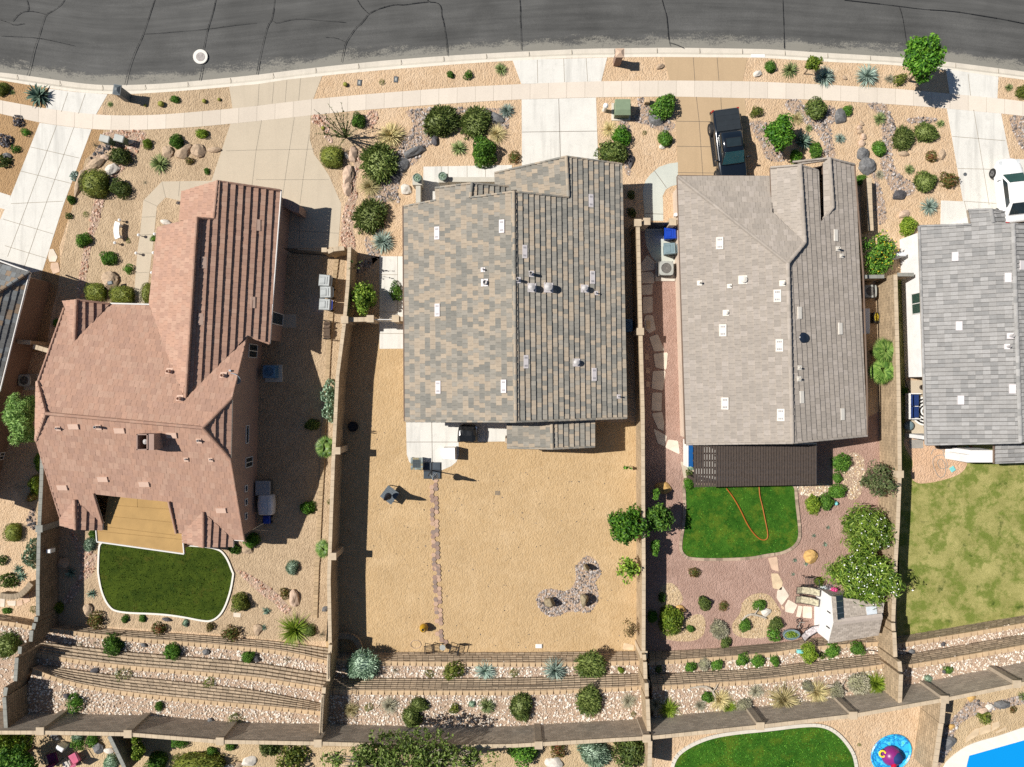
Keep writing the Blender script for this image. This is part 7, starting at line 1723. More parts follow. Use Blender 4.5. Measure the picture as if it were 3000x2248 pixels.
Pf, Pr = Vector((33.75, 15.35, 0)), Vector((34.25, 10.95, 0)); dv = (Pf - Pr); hL = dv.length / 2; ctr = (Pf + Pr) / 2
wc = thing('car', 'white car cut by the right edge beside the white walled house', 'car', ctr, None, math.atan2(dv.y, dv.x) - math.pi / 2)
def f(m):
    v, fc = loft([(-hL, .62, .4, .88, 4), (-hL + .12, .84, .3, .98, 5), (-hL + .9, .93, .24, 1.02, 5), (0, .93, .22, .98, 5), (hL - 1.2, .92, .24, .92, 4.5), (hL - .5, .86, .26, .80, 3.6), (hL - .12, .66, .3, .68, 3), (hL, .35, .36, .58, 2.5)], 28); m.raw(v, fc)
part(wc, 'body', 'paint_white', f, True)
def f(m):
    v, fc = loft([(-hL + .45, .70, .85, 1.02, 4), (-hL + 1.25, .62, .9, 1.38, 3.6), (-.1, .64, .9, 1.44, 3.6), (.35, .62, .9, 1.36, 3.6), (1.05, .74, .82, .95, 5)], 28); m.raw(v, fc)
part(wc, 'cabin', 'paint_white', f, True)
part(wc, 'windshield', 'glass_green', lambda m: m.poly([(-.56, .42, 1.375), (.56, .42, 1.375), (.70, 1.06, .985), (-.70, 1.06, .985)][::-1]))
part(wc, 'rear_window', 'glass_dark', lambda m: m.poly([(-.66, -hL + .5, 1.075), (.66, -hL + .5, 1.075), (.55, -hL + 1.2, 1.405), (-.55, -hL + 1.2, 1.405)]))
for sx in (-1, 1):
    part(wc, 'side_window', 'glass_dark', lambda m: m.poly([(sx * .735, -hL + 1.0, 1.0), (sx * .755, .85, .99), (sx * .665, .42, 1.29), (sx * .66, -hL + 1.3, 1.29)]))
    for y in (-hL + .85, hL - .85): wheel(wc, sx * .84, y, .33, .22)
    part(wc, 'mirror', 'paint_white', lambda m: m.box(sx * 1.0, .75, .98, .2, .1, .12, bev=.03)); part(wc, 'tail_lamp', 'lamp_red', lambda m: m.box(sx * .7, -hL + .06, .84, .36, .12, .1)); part(wc, 'headlight', 'lamp_clear', lambda m: m.box(sx * .6, hL - .32, .74, .22, .3, .06))
part(wc, 'rear_bumper', 'trim_black', lambda m: m.box(0, -hL + .02, .45, 1.4, .14, .2))

# ------------------------------------------------------------------ street and yard furniture
def box_on(name, mat, label, cat, c, x, y, sx, sy, h, z=0, rz=0, bev=.03, group=None, lidm=None):
    P = W(q(c, x, y), z + h); m = M(); m.box(P.x, P.y, z + h / 2, sx, sy, h, rz, bev=bev); return tag(m.build(name, mat), label, cat, group)
# manhole
P = W(q('A1', 1622, 460), -.06); m = M(); m.lathe(P.x, P.y, [(.30, -.12), (.50, -.12), (.50, -.035), (.30, -.03)], 36); o = tag(m.build('manhole_cover', 'coping_white'), 'round manhole with white concrete collar in the street', 'manhole'); m = M(); m.lathe(P.x + .02, P.y - .02, [(.31, -.06), (.31, -.022), (.02, -.02)], 28); m.build('lid', 'iron_lid', o)
for c, x, y, l in (('A2', 838, 672, 'left grey meter lid set in the gravel verge'), ('A2', 1133, 645, 'right grey meter lid set in the gravel verge')):
    P = W(q(c, x, y), 0); m = M(); m.box(P.x, P.y, .02, .30, .42, .06, -.1, bev=.02); o = tag(m.build('meter_box', 'meter_lid'), l, 'utility box'); m = M(); m.box(P.x, P.y, .055, .12, .2, .02, -.1); m.build('lid', 'ac_lid', o)
P = W(q('A4', 1595, 1412), .02); m = M(); m.lathe(P.x, P.y, [(.12, 0), (.12, .04), (.02, .045)], 16); tag(m.build('floor_drain', 'meter_lid'), 'small dark drain cap in the stained driveway', 'drain')
P = W(q('C2', 1955, 952), .0); m = M()
for i in range(5): m.box(P.x, P.y - .12 + i * .06, .025, .34, .03, .03)
tag(m.build('drain_grate', 'meter_lid'), 'square drain grate in the middle of the golden yard', 'drain')
P = W(q('A3', 1990, 453), .01); m = M(); m.box(P.x, P.y, .015, .95, .20, .012); tag(m.build('curb_marker', 'white_paint'), 'white painted rectangle on the kerb right of the sand apron', 'marking')
def mailbox(label, c, x, y, mat, capm, sx, sy, h, rz=0):
    P = W(q(c, x, y), h); t = thing('mailbox', label, 'mailbox', (P.x, P.y, 0), None, rz); part(t, 'pillar', mat, lambda m: m.box(0, 0, h / 2, sx, sy, h)); part(t, 'cap', capm, lambda m: (m.box(0, 0, h + .03, sx + .14, sy + .14, .07), m.box(0, 0, h + .13, sx + .1, sy + .1, .14, taper=.25))); part(t, 'door', 'chrome', lambda m: m.box(0, sy / 2 + .01, h * .78, .26, .03, .3)); return t
mailbox('slate grey mailbox pillar at the curb by the white driveway', 'A1', 950, 730, 'slate_paint', 'slate_paint', .38, .55, 1.35, -.15)
mailbox('brick mailbox pillar with pyramid cap on the verge', 'A3', 872, 432, 'brick_red', 'stone_pink', .46, .46, 1.45)
P = W(q('A3', 897, 868), .9); t = thing('transformer', 'green utility transformer cabinet at the outlined lot corner', 'transformer', (P.x, P.y, 0)); part(t, 'cabinet', 'transformer_green', lambda m: m.box(0, 0, .42, 1.0, .95, .84)); part(t, 'lid', 'transformer_lid', lambda m: (m.raw([(-.54, -.52, .84), (.54, -.52, .84), (.54, .52, .84), (-.54, .52, .84), (-.5, -.2, .98), (.5, -.2, .98), (.5, .5, 1.0), (-.5, .5, 1.0)], [(4, 5, 6, 7), (0, 1, 5, 4), (1, 2, 6, 5), (2, 3, 7, 6), (3, 0, 4, 7)]),)); part(t, 'pad', 'concrete_curb', lambda m: m.box(0, 0, .03, 1.3, 1.2, .1))
P = W(q('A3', 760, 855), .9); t = thing('bollard', 'white utility post beside the green transformer cabinet', 'post', (P.x, P.y, 0)); part(t, 'post', 'plastic_white', lambda m: m.lathe(0, 0, [(.13, 0), (.13, .8)], 14)); part(t, 'cap', 'plastic_white', lambda m: m.lathe(0, 0, [(.17, .78), (.17, .92), (.1, 1.0), (.01, 1.02)], 14))
box_on('utility_box', 'cap_stone', 'small tan box beside the large leafy bush', 'utility box', 'A3', 1098, 808, .34, .34, .5)
for x, y, l, mt in ((838, 1122, 'left green utility box at the head of the dark cobbles', 'transformer_green'), (955, 1118, 'right green utility box at the head of the cobble strip', 'transformer_green')):
    P = W(q('A1', x, y), .8); t = thing('utility_box', l, 'utility box', (P.x, P.y, 0), None, -.25); part(t, 'cabinet', mt, lambda m: m.box(.06, 0, .38, .62, .42, .76)); part(t, 'lid', 'ac_lid', lambda m: m.box(.06, 0, .8, .68, .48, .09, bev=.03))
# garden bench, curved
P = W(q('B1', 940, 345), .45); t = thing('garden_bench', 'white curved concrete garden bench on brown gravel', 'bench', (P.x, P.y, 0))
def arc(r0, r1, z0, z1, a0, a1, m, cx=1.5, n=10):
    p = [(cx - r1 * math.cos(a0 + (a1 - a0) * i / n), r1 * math.sin(a0 + (a1 - a0) * i / n)) for i in range(n + 1)] + [(cx - r0 * math.cos(a0 + (a1 - a0) * i / n), r0 * math.sin(a0 + (a1 - a0) * i / n)) for i in range(n, -1, -1)]; m.prism(p, z0, z1, bottom=True)
part(t, 'seat', 'plastic_white', lambda m: arc(1.32, 1.68, .38, .46, -.38, .38, m))
for sy in (-.38, .38): part(t, 'leg', 'plastic_white', lambda m: m.box(.06, sy, .19, .3, .14, .38))
P = W(q('B1', 890, 772), .55); box_on('plaque', 'slate_paint', 'dark plaque on the big tan boulder by the hedges', 'plaque', 'B1', 888, 770, .34, .24, .12, .62, .2)
for x, y, l in ((1100, 530, 'bright path light midway along the tan walkway'), (1120, 383, 'path light left of the upper tan walkway'), (1250, 375, 'path light right of the upper tan walkway'), (1240, 527, 'path light at the pink house wall midway'), (1227, 688, 'path light near the bottom of the tan walkway'), (965, 262, 'path light above the white garden bench'), (928, 446, 'path light below the white garden bench')):
    P = W(q('B1', x, y), .4); m = M(); m.lathe(P.x, P.y, [(.03, 0), (.03, .35)], 8); o = tag(m.build('path_light', 'chrome'), l, 'path light', 'white path lights round the tan walkway'); m = M(); m.lathe(P.x, P.y, [(.1, .34), (.1, .4), (.03, .46), (.01, .47)], 12); m.build('lamp_cap', 'plastic_white', o)
# entry pots, low wall
for x, y, l in ((1303, 1437, 'left round potted succulent on the entry wall pillar'), (1508, 1425, 'right round potted succulent on the entry wall pillar')):
    P = W(q('A2', x, y), 1.35); m = M(); m.lathe(P.x, P.y, [(.16, 1.02), (.28, 1.2), (.29, 1.32), (.25, 1.33), (.24, 1.28), (.02, 1.28)], 20); o = tag(m.build('plant_pot', 'pot_green'), l, 'potted plant'); v, fc = G['small_agave'][0]; mm = M(); mm.raw([(P.x + a * .24, P.y + b * .24, 1.28 + cc * .2) for a, b, cc in v], fc); mm.build('succulent', 'leaf_sage', o)
P1, P2, P3_, P4_ = W(q('A2', 1305, 1470), .9), W(q('A2', 1318, 1640), .9), W(q('A2', 1515, 1450), .9), W(q('A2', 1935, 1452), .9)
m = M(); m.box((P1.x + P2.x) / 2, (P1.y + P2.y) / 2, .42, .32, (P1.y - P2.y), .9); o = tag(m.build('entry_wall', 'stucco_pale'), 'low pale stucco wall with pillar left of the entry walk', 'wall'); m = M(); m.box(P1.x, P1.y + .05, .48, .62, .62, 1.02); m.build('pillar', 'stucco_pale', o)
m = M(); m.box((P3_.x + P4_.x) / 2, P3_.y - .02, .42, P4_.x - P3_.x, .32, .9); o = tag(m.build('entry_wall', 'stucco_pale'), 'low pale stucco wall with pillar along the entry walk', 'wall'); m = M(); m.box(P3_.x, P3_.y + .05, .48, .62, .62, 1.02); m.build('pillar', 'stucco_pale', o)
# wheeled bins
def bin_(label, c, x, y, rz, lid, body='bin_body', group=None):
    P = W(q(c, x, y), 1.1); t = thing('wheeled_bin', label, 'wheeled bin', (P.x, P.y, 0), group, rz)
    part(t, 'body', body, lambda m: m.raw([(-.28, -.24, .06), (.28, -.24, .06), (.28, .26, .06), (-.28, .26, .06), (-.36, -.34, 1.0), (.36, -.34, 1.0), (.36, .38, 1.0), (-.36, .38, 1.0)], [(0, 3, 2, 1), (0, 1, 5, 4), (1, 2, 6, 5), (2, 3, 7, 6), (3, 0, 4, 7), (4, 5, 6, 7)]))
    part(t, 'lid', lid, lambda m: (m.raw([(-.40, -.40, 1.0), (.40, -.40, 1.0), (.39, .44, 1.0), (-.39, .44, 1.0), (-.35, -.35, 1.09), (.35, -.35, 1.09), (.35, .34, 1.13), (-.35, .34, 1.13)], [(4, 5, 6, 7), (0, 1, 5, 4), (1, 2, 6, 5), (2, 3, 7, 6), (3, 0, 4, 7)]), m.box(0, .02, 1.125, .5, .04, .03), m.box(0, .18, 1.135, .5, .04, .03), m.box(-.22, -.16, 1.11, .1, .3, .03), m.box(.22, -.16, 1.11, .1, .3, .03)))
    part(t, 'handle', body, lambda m: m.tube([(-.3, .42, 1.0), (-.3, .5, 1.02), (.3, .5, 1.02), (.3, .42, 1.0)], .025, 6))
    for sx in (-.3, .3): part(t, 'wheel', 'tyre', lambda m: m.raw(*[(v, f_) for v, f_ in [([(sx + b, .32 + .12 * math.cos(i * .5236), .12 + .12 * math.sin(i * .5236)) for b in (-.03, .03) for i in range(12)], [(i, (i + 1) % 12, 12 + (i + 1) % 12, 12 + i) for i in range(12)] + [tuple(range(12)), tuple(range(12, 24))])]][0]))
    return t
gb = 'wheeled bins beside the pink roofed house'
bin_('topmost grey lidded bin of three by the pink house', 'B2', 553, 750, -math.pi / 2 - .08, 'bin_grey', 'bin_body', gb); bin_('middle grey lidded bin of three by the pink house', 'B2', 563, 845, -math.pi / 2, 'bin_grey', 'bin_body', gb); bin_('lowest bin of three with grey lid and blue body', 'B2', 555, 945, -math.pi / 2 - .06, 'bin_grey', 'bin_blue', gb)
bin_('bright blue wheeled bin against the cream wall', 'B3', 1283, 368, -math.pi / 2 + .03, 'bin_blue', 'bin_blue'); bin_('slate grey wheeled bin below the bright blue one', 'B3', 1278, 492, -math.pi / 2 + .05, 'bin_slate', 'bin_slate')
def ac(label, c, x, y, lid, s=.9, h=.85, body='ac_body', pad=True):
    P = W(q(c, x, y), h); t = thing('air_conditioner', label, 'air conditioner', (P.x, P.y, 0))
    def f(m):
        m.box(0, 0, h / 2 + .03, s * .96, s * .96, h - .1)
        for k in range(7): m.box(0, 0, .15 + k * .1, s, s, .03)
    part(t, 'casing', body, f)
    def f(m):
        n = 28; sq = lambda a: (s / 2 * 1.02) / max(abs(math.cos(a)), abs(math.sin(a))) * .985
        for i in range(n):
            a0, a1 = 6.2832 * i / n, 6.2832 * (i + 1) / n; r0, r1 = min(sq(a0), s * .62), min(sq(a1), s * .62); ri = s * .37
            m.raw([(ri * math.cos(a0), ri * math.sin(a0), h + .02), (r0 * math.cos(a0), r0 * math.sin(a0), h), (r1 * math.cos(a1), r1 * math.sin(a1), h), (ri * math.cos(a1), ri * math.sin(a1), h + .02), (r0 * math.cos(a0), r0 * math.sin(a0), h - .08), (r1 * math.cos(a1), r1 * math.sin(a1), h - .08), (ri * math.cos(a0), ri * math.sin(a0), h - .2), (ri * math.cos(a1), ri * math.sin(a1), h - .2)], [(0, 1, 2, 3), (1, 4, 5, 2), (0, 3, 7, 6)])
    part(t, 'lid', lid, f)
    def f(m):
        m.lathe(0, 0, [(s * .37, h - .24), (.02, h - .23)], 24, 0)
        for i in range(3): a = i * 2.094 + .4; m.box(.2 * math.cos(a) * s, .2 * math.sin(a) * s, h - .15, .34 * s, .2 * s, .02, a, 1)
        m.lathe(0, 0, [(.1, h - .2), (.1, h - .08), (.02, h - .07)], 14, 1)
        for r in (.12, .2, .28, .35): m.tube([(r * s * math.cos(i * .2618), r * s * math.sin(i * .2618), h + .015) for i in range(25)], .006, 3, 2)
    part(t, 'fan', ['dark_hole', 'ac_lid', 'trim_black'], f)
    if pad: part(t, 'pad', 'concrete_curb', lambda m: m.box(.08, -.1, .04, s * 1.4, s * 1.4, .1))
    return t
ac('air conditioner with pale square top below the slate bin', 'B3', 1250, 652, 'ac_lid', .95); ac('blue topped air conditioner in the pink house shadow', 'B2', 105, 1490, 'ac_blue', .85, .8, 'ac_blue'); ac('air conditioner half hidden by the mottled roof eave', 'B3', 925, 1115, 'ac_blue', .85, .8, 'ac_blue', False); ac('dark air conditioner in the left edge house shadow', 'B1', 195, 1560, 'ac_lid', .8, .8); ac('air conditioner in the narrow gap right of the taupe house', 'B4', 830, 838, 'ac_lid', .85, .85, 'ac_body', False)
# firewood rack, wood
P = W(q('B2', 570, 1150), .5); t = thing('firewood_rack', 'black firewood rack with logs in the pink house yard', 'firewood rack', (P.x, P.y, 0)); part(t, 'frame', 'iron_black', lambda m: [m.tube([(sx * .18, sy * .62, 0), (sx * .18, sy * .62, .75)], .025, 5) for sx in (-1, 1) for sy in (-1, 1)] + [m.tube([(-.18, sy * .62, .75), (.18, sy * .62, .75)], .025, 5) for sy in (-1, 1)] + [m.tube([(sx * .18, -.62, .1), (sx * .18, .62, .1)], .025, 5) for sx in (-1, 1)])
for k in range(11): part(t, 'log', 'bark', lambda m: m.tube([(-.22 + rng.uniform(-.04, .04), -.5 + .1 * k, .2 + .25 * rng.random() ), (.22, -.5 + .1 * k, .25 + .25 * rng.random())], rng.uniform(.05, .075), 7))
# pink house: covered bench, cover, mower
P = W(q('C2', 50, 915), .8); t = thing('storage_box', 'grey lidded storage box against the pink house wall', 'storage box', (P.x, P.y, 0)); part(t, 'box', 'bin_body', lambda m: m.box(0, 0, .32, .95, .9, .64)); part(t, 'lid', 'cover_grey2', lambda m: (m.box(0, 0, .68, 1.02, .98, .09, bev=.03), m.box(0, 0, .735, .9, .04, .02), m.box(0, .3, .735, .9, .04, .02)))
P = W(q('C2', 70, 1053), .9); t = thing('covered_spa', 'rounded pale grey covered chair against the pink house wall', 'covered chair', (P.x, P.y, 0)); part(t, 'cover', 'cover_grey', lambda m: m.raw(*loft([(-.68, .44, .05, .8, 4), (-.62, .5, .02, .9, 4), (0, .56, .02, .96, 4), (.6, .5, .02, .92, 4), (.66, .42, .05, .84, 4)], 20)), True); part(t, 'seam', 'ac_lid', lambda m: m.tube([(.2, -.62, .9), (.25, 0, .955), (.2, .6, .91)], .012, 4))
P = W(q('C2', 80, 1172), .4); t = thing('lawn_mower', 'blue lawn mower with grey handle by the pink house', 'lawn mower', (P.x, P.y, 0)); part(t, 'deck', 'bin_blue', lambda m: (m.box(0, 0, .22, .5, .55, .22, bev=.05), m.lathe(0, 0, [(.16, .3), (.16, .42), (.05, .46)], 14))); part(t, 'handle', 'chrome', lambda m: m.tube([(-.2, -.25, .3), (-.75, -.55, .9), (.3, -.62, .9), (.2, -.25, .3)], .02, 5))
for sx in (-.28, .28):
    for sy in (-.2, .2): part(t, 'wheel', 'tyre', lambda m: m.lathe(sx, sy, [(.05, .02), (.09, .06), (.05, .16)], 12))
m = M(); m.prism(WL('B2 200,92 232,84 300,112 352,142 348,205 290,190 200,140', 1.6), 0, 1.6); tag(m.build('garden_wall', 'stucco_pink'), 'short mauve stucco wall beside the pink house garage', 'wall')
# golden yard: grill, covered chair, mosaic table, hoop, table with closed umbrella, vase, chairs
P = W(q('C2', 1710, 475), 1.0); t = thing('covered_grill', 'barbecue under a shiny black cover on the patio', 'grill', (P.x, P.y, 0))
def f(m):
    v, fc = loft([(-.55, .60, .05, .82, 5), (-.5, .68, .02, .98, 5), (-.1, .66, .02, 1.12, 4), (.25, .64, .02, 1.15, 4), (.52, .56, .02, 1.0, 5), (.56, .46, .05, .9, 5)], 26); rg = np.random.default_rng(5); m.raw([(x + rg.normal(0, .022), y + rg.normal(0, .022), z + rg.normal(0, .022)) for x, y, z in v], fc)
part(t, 'cover', 'cover_black', f); part(t, 'side_shelf', 'chrome', lambda m: m.box(.5, .3, .85, .3, .4, .04))
P = W(q('C2', 1560, 632), .8); t = thing('covered_chair', 'white covered box shaped chair on the patio edge', 'covered chair', (P.x, P.y, 0))
part(t, 'cover', 'plastic_white', lambda m: m.raw([(-.42, -.42, .0), (.48, -.4, 0), (.48, .42, 0), (-.42, .4, 0), (-.38, -.36, .72), (.44, -.38, .98), (.42, .4, 1.0), (-.36, .34, .72)], [(4, 5, 6, 7), (0, 1, 5, 4), (1, 2, 6, 5), (2, 3, 7, 6), (3, 0, 4, 7)])); part(t, 'cover_flap', 'cover_grey', lambda m: m.raw([(.49, -.38, .1), (.5, .38, .1), (.45, .36, .98), (.46, -.3, .96)], [(0, 1, 2, 3)]))
P = W(q('C2', 1301, 715), .6); t = thing('mosaic_table', 'square side table with slate mosaic top on the patio', 'table', (P.x, P.y, 0))
part(t, 'tabletop', 'hex_paver', lambda m: [m.box((i - 2.5) * .138, (j - 2.5) * .138, .59, .132, .132, .06, 0, 0, (lambda k: (.07, .085, .09) if 1 <= i <= 4 and 1 <= j <= 4 else ((.17, .2, .18) if k < .4 else ((.26, .3, .29) if k < .75 else (.3, .26, .16))))(rng.random())) for i in range(6) for j in range(6)] and None)
for sx in (-.36, .36):
    for sy in (-.36, .36): part(t, 'leg', 'iron_black', lambda m: m.box(sx, sy, .28, .05, .05, .56))
P = W(q('C2', 1427, 770), 0); t_ = thing('closed_umbrella', 'closed pale cantilever umbrella on dark square base plates', 'umbrella', P)
for dx, dy in ((-.31, .30), (.31, .30), (-.31, -.30), (.31, -.30)): part(t_, 'base_plate', 'hoop_base', lambda m: m.box(dx, dy, .07, .56, .54, .1, bev=.04))
part(t_, 'cross_base', 'iron_black', lambda m: (m.box(0, 0, .05, 1.2, .07, .07), m.box(0, 0, .05, .07, 1.2, .07)))
part(t_, 'mast', 'iron_black', lambda m: m.tube([(0, 0, .05), (0, 0, 2.3), (.06, -.02, 2.75)], .038, 8)); part(t_, 'arm', 'ac_lid', lambda m: m.tube([(0, 0, 1.5), (.18, -.12, 2.1), (.38, -.2, 3.0)], .025, 6))
def f(m):
    prof = [(.26, 1.45), (.22, 1.7), (.13, 2.0), (.11, 2.5), (.09, 2.9), (.02, 3.15)]; n = 24; vs = [(.38 + r * (1 if i % 2 else .55) * math.cos(6.2832 * i / n), -.2 + r * (1 if i % 2 else .55) * math.sin(6.2832 * i / n), z) for r, z in prof for i in range(n)]
    for k in range(5):
        for i in range(n): a = k * n + i; b = k * n + (i + 1) % n; m.poly([vs[a], vs[b], vs[b + n], vs[a + n]], i % 4 // 2)
part(t_, 'canopy', ['net_white', 'dish_blue'], f)
P = W(q('C2', 1082, 968), .74); t = thing('patio_table', 'dark square slatted patio table turned like a diamond', 'table', (P.x, P.y, 0), None, R(-37))
part(t, 'tabletop', 'table_slate', lambda m: [m.box(0, -.42 + .12 * k, .73, .95, .112, .04) for k in range(8)] and None); part(t, 'frame', 'iron_black', lambda m: m.box(0, 0, .69, .9, .9, .04))
for sx in (-.4, .4):
    for sy in (-.4, .4): part(t, 'leg', 'iron_black', lambda m: m.box(sx, sy, .34, .05, .05, .68))
t2 = thing('closed_umbrella', 'closed navy umbrella standing through the slatted table', 'umbrella', (P.x, P.y, 0)); part(t2, 'pole', 'iron_black', lambda m: m.tube([(0, 0, 0), (0, 0, 2.8)], .022, 7)); part(t2, 'canopy', 'umbrella_navy', lambda m: m.lathe(0, 0, [(.20, 1.2), (.24, 1.32), (.17, 1.8), (.14, 2.3), (.06, 2.75), (.01, 2.85)], 11)); part(t2, 'base', 'iron_black', lambda m: m.lathe(0, 0, [(.25, 0), (.25, .06), (.03, .08)], 16))
part(t, 'cord', 'iron_black', lambda m: m.tube([(-.1, .5, .74), (.05, .62, .68), (.25, .6, .5)], .012, 4))
P = W(q('D2', 1358, 530), .35); t = thing('ceramic_vase', 'glossy golden ceramic vase standing on the golden yard', 'vase', (P.x, P.y, 0)); part(t, 'body', 'ceramic_gold', lambda m: m.lathe(0, 0, [(.14, 0), (.25, .15), (.3, .36), (.26, .55), (.15, .70), (.10, .76), (.13, .82), (.10, .82), (.08, .74)], 22), True); part(t, 'opening', 'dark_hole', lambda m: m.lathe(0, 0, [(.095, .77), (.01, .775)], 14))
def ironchair(label, c, x, y, rz, group='black iron chairs at the terrace wall'):
    P = W(q(c, x, y), .45); t = thing('garden_chair', label, 'chair', (P.x, P.y, 0), group, rz)
    part(t, 'seat', 'iron_black', lambda m: [m.tube([(-.27, -.25 + .1 * k, .45), (.27, -.25 + .1 * k, .45)], .02, 4) for k in range(6)] + [m.tube([(sx * .27, -.27, .45), (sx * .27, .27, .45)], .024, 4) for sx in (-1, 1)] and None); part(t, 'backrest', 'iron_black', lambda m: [m.tube([(-.25 + .1 * k, -.28, .46), (-.25 + .1 * k, -.42, .98)], .018, 4) for k in range(6)] + [m.tube([(-.28, -.42, .98), (0, -.45, 1.06), (.28, -.42, .98)], .025, 5)] and None)
    for sx in (-1, 1):
        part(t, 'armrest', 'iron_black', lambda m: m.tube([(sx * .3, -.36, .7), (sx * .32, .2, .68), (sx * .3, .3, .45)], .025, 5))
        for sy in (-.27, .27): part(t, 'leg', 'iron_black', lambda m: m.tube([(sx * .27, sy, .45), (sx * .31, sy * 1.15, 0)], .022, 5))
    return t
ironchair('left black iron chair at the golden yard terrace wall', 'D2', 1405, 705, math.pi + .1); ironchair('right black iron chair at the golden yard terrace wall', 'D2', 1605, 710, math.pi - .25)
P = W(q('D2', 1510, 690), .45); t = thing('small_table', 'small dark table between the two black iron chairs', 'table', (P.x, P.y, 0)); part(t, 'tabletop', 'ac_lid', lambda m: m.lathe(0, 0, [(.2, .42), (.2, .46), (.01, .465)], 16))
for i in range(3): part(t, 'leg', 'iron_black', lambda m: m.tube([(0, 0, .4), (.18 * math.cos(i * 2.09), .18 * math.sin(i * 2.09), 0)], .016, 4))
P = W(q('D2', 1293, 663), .02); m = M(); m.tube([(P.x + .36 * math.cos(i * .2618), P.y + .28 * math.sin(i * .2618), .02) for i in range(25)], .03, 5); tag(m.build('ring', 'stone_tan'), 'faint ring lying on the gravel left of the iron chairs', 'ring')
box_on('paver_block', 'plastic_white', 'white block lying near the golden yard terrace wall', 'block', 'D3', 218, 680, .45, .28, .1)
for x, y, l, hh in ((598, 1550 - 0, 'upper standing stone on the river rock island', 1.05),): 
    boulder('bolive', 'C3', x, y, 26, 34, l, 0, 0, 1)
def stele(label, c, x, y, rx, ry, hh, mat='stone_olive'):
    P = W(q(c, x, y), hh * .5); v, fc = G['stone'][int(rng.integers(6))]; m = M(); m.raw([(P.x + a * rx, P.y + b * ry, .1 + (cc / .55 + .6) / 1.6 * hh) for a, b, cc in v], fc); tag(m.build('standing_stone', mat, None, False), label, 'standing stone', 'standing stones on the river rock island')
stele('left standing stone on the river rock island', 'D3', 305, 325, .30, .38, .85); stele('right standing stone on the river rock island', 'D3', 582, 310, .30, .42, .95)
COL.objects.unlink([o for o in COL.objects if o.get('label', '').startswith('upper standing stone')][0]); stele('upper standing stone on the river rock island', 'C3', 598, 1555, .24, .26, .95)
P = W(q('C2', 782, 415), .3); m = M(); m.lathe(P.x, P.y, [(.22, 0), (.34, .1), (.36, .3), (.34, .3), (.3, .22), (.01, .2)], 20); tag(m.build('plant_pot', 'trim_black'), 'dark round pot in the golden yard wall shadow', 'pot')
P = W(q('C2', 920, 455), .5); m = M()
for k in range(2): m.tube([(P.x - .4, P.y + .1 - k * .12, .5), (P.x + .3, P.y - .05 - k * .12, .12)], .018, 4)
for k in range(4): m.tube([(P.x - .3 + k * .17, P.y + .08, .42 - k * .09), (P.x - .3 + k * .17, P.y - .05, .42 - k * .09)], .014, 4)
tag(m.build('trellis', 'wood_dark'), 'small wooden trellis lying at the shadow edge', 'trellis')
# pergola
pg = thing('pergola', 'dark brown slatted pergola over the taupe house patio', 'pergola', W((2210, 1365), 0)); x0, x1 = W(q('C3', 1468, 700), 2.6).x, W(q('C4', 390, 700), 2.6).x; yt, yb = W(q('C3', 1500, 558), 2.6).y, W(q('C3', 1500, 905), 2.6).y; yb2 = W(q('C4', 380, 884), 2.6).y
n = 46
for i in range(n):
    fx = (i + .5) / n; x = x0 + (x1 - x0) * fx; b_ = yb + (yb2 - yb) * fx; tn = rng.uniform(.8, 1.2); m = M(); m.box(x, (yt + b_) / 2, 2.66, .135, yt - b_, .06, 0); m.build('slat', 'wood_dark', pg)
for k in range(6): y = yt + (yb - yt) * (k + .3) / 6; m = M(); m.box((x0 + x1) / 2, y, 2.52, x1 - x0, .09, .2); m.build('beam', 'wood_dark', pg)
for p in ((x0 + .3, yb + .4), ((x0 + x1) / 2, (yb + yb2) / 2 + .4), (x1 - .3, yb2 + .4)): m = M(); m.box(p[0], p[1], 1.25, .2, .2, 2.5); m.build('post', 'wood_dark', pg)
P = W(q('C3', 1448, 635), 1.3); t = thing('cooler', 'blue upright panel at the pergola left end', 'panel', (P.x, P.y, 0)); part(t, 'panel', 'bin_blue2', lambda m: m.box(0, 0, .75, .34, 1.75, 1.1, bev=.03)); part(t, 'frame', 'plastic_white', lambda m: m.box(-.2, 0, .7, .06, 1.8, 1.2))
m = M(); P = W(q('C3', 1405, 672), .3); m.lathe(P.x, P.y, [(.08, 0), (.11, .2), (.09, .22), (.01, .2)], 12); tag(m.build('plant_pot', 'brick_red'), 'tiny terracotta pot at the cream wall foot', 'pot')
P = W(q('C3', 1440, 790), .3); m = M(); plant('sage', 'C3', 1450, 740, 38, 'grey green plant at the pergola left corner'); plant('dark', 'C3', 1435, 795, 36, 'purplish plant below the pergola left corner'); plant('bbush', 'C3', 1430, 870, 48, 'leafy plant at the bright lawn upper left corner')
# garden hose on the bright lawn
def hose(label, s, mat, z, r=.025, name='garden_hose'):
    p = smooth_open(L(s), 2); m = M(); m.tube([W(a, z) for a in p], r, 5); return tag(m.build(name, mat), label, 'hose')
hose('orange garden hose looping across the bright lawn', 'C3 1735,915 1790,985 1850,1090 1900,1200 1950,1275 2005,1328 2045,1335 2068,1320 2072,1280 2045,1150 2025,1050 2005,980 2000,900', 'hose_orange', .13, .04)
hose('grey hose coiled on the bare earth patch', 'C4 1320,640 1340,590 1420,600 1460,660 1400,640 1340,660 1330,720 1380,830 1430,820 1440,740 1410,670 1370,690 1380,750 1440,760 1460,720 1400,600 1480,580', 'hose_grey', .03, .022)
hose('black irrigation hose curling behind the shed', 'D4 780,712 850,712 915,730 945,780 935,820 900,850 860,858', 'iron_black', 1.12, .025)
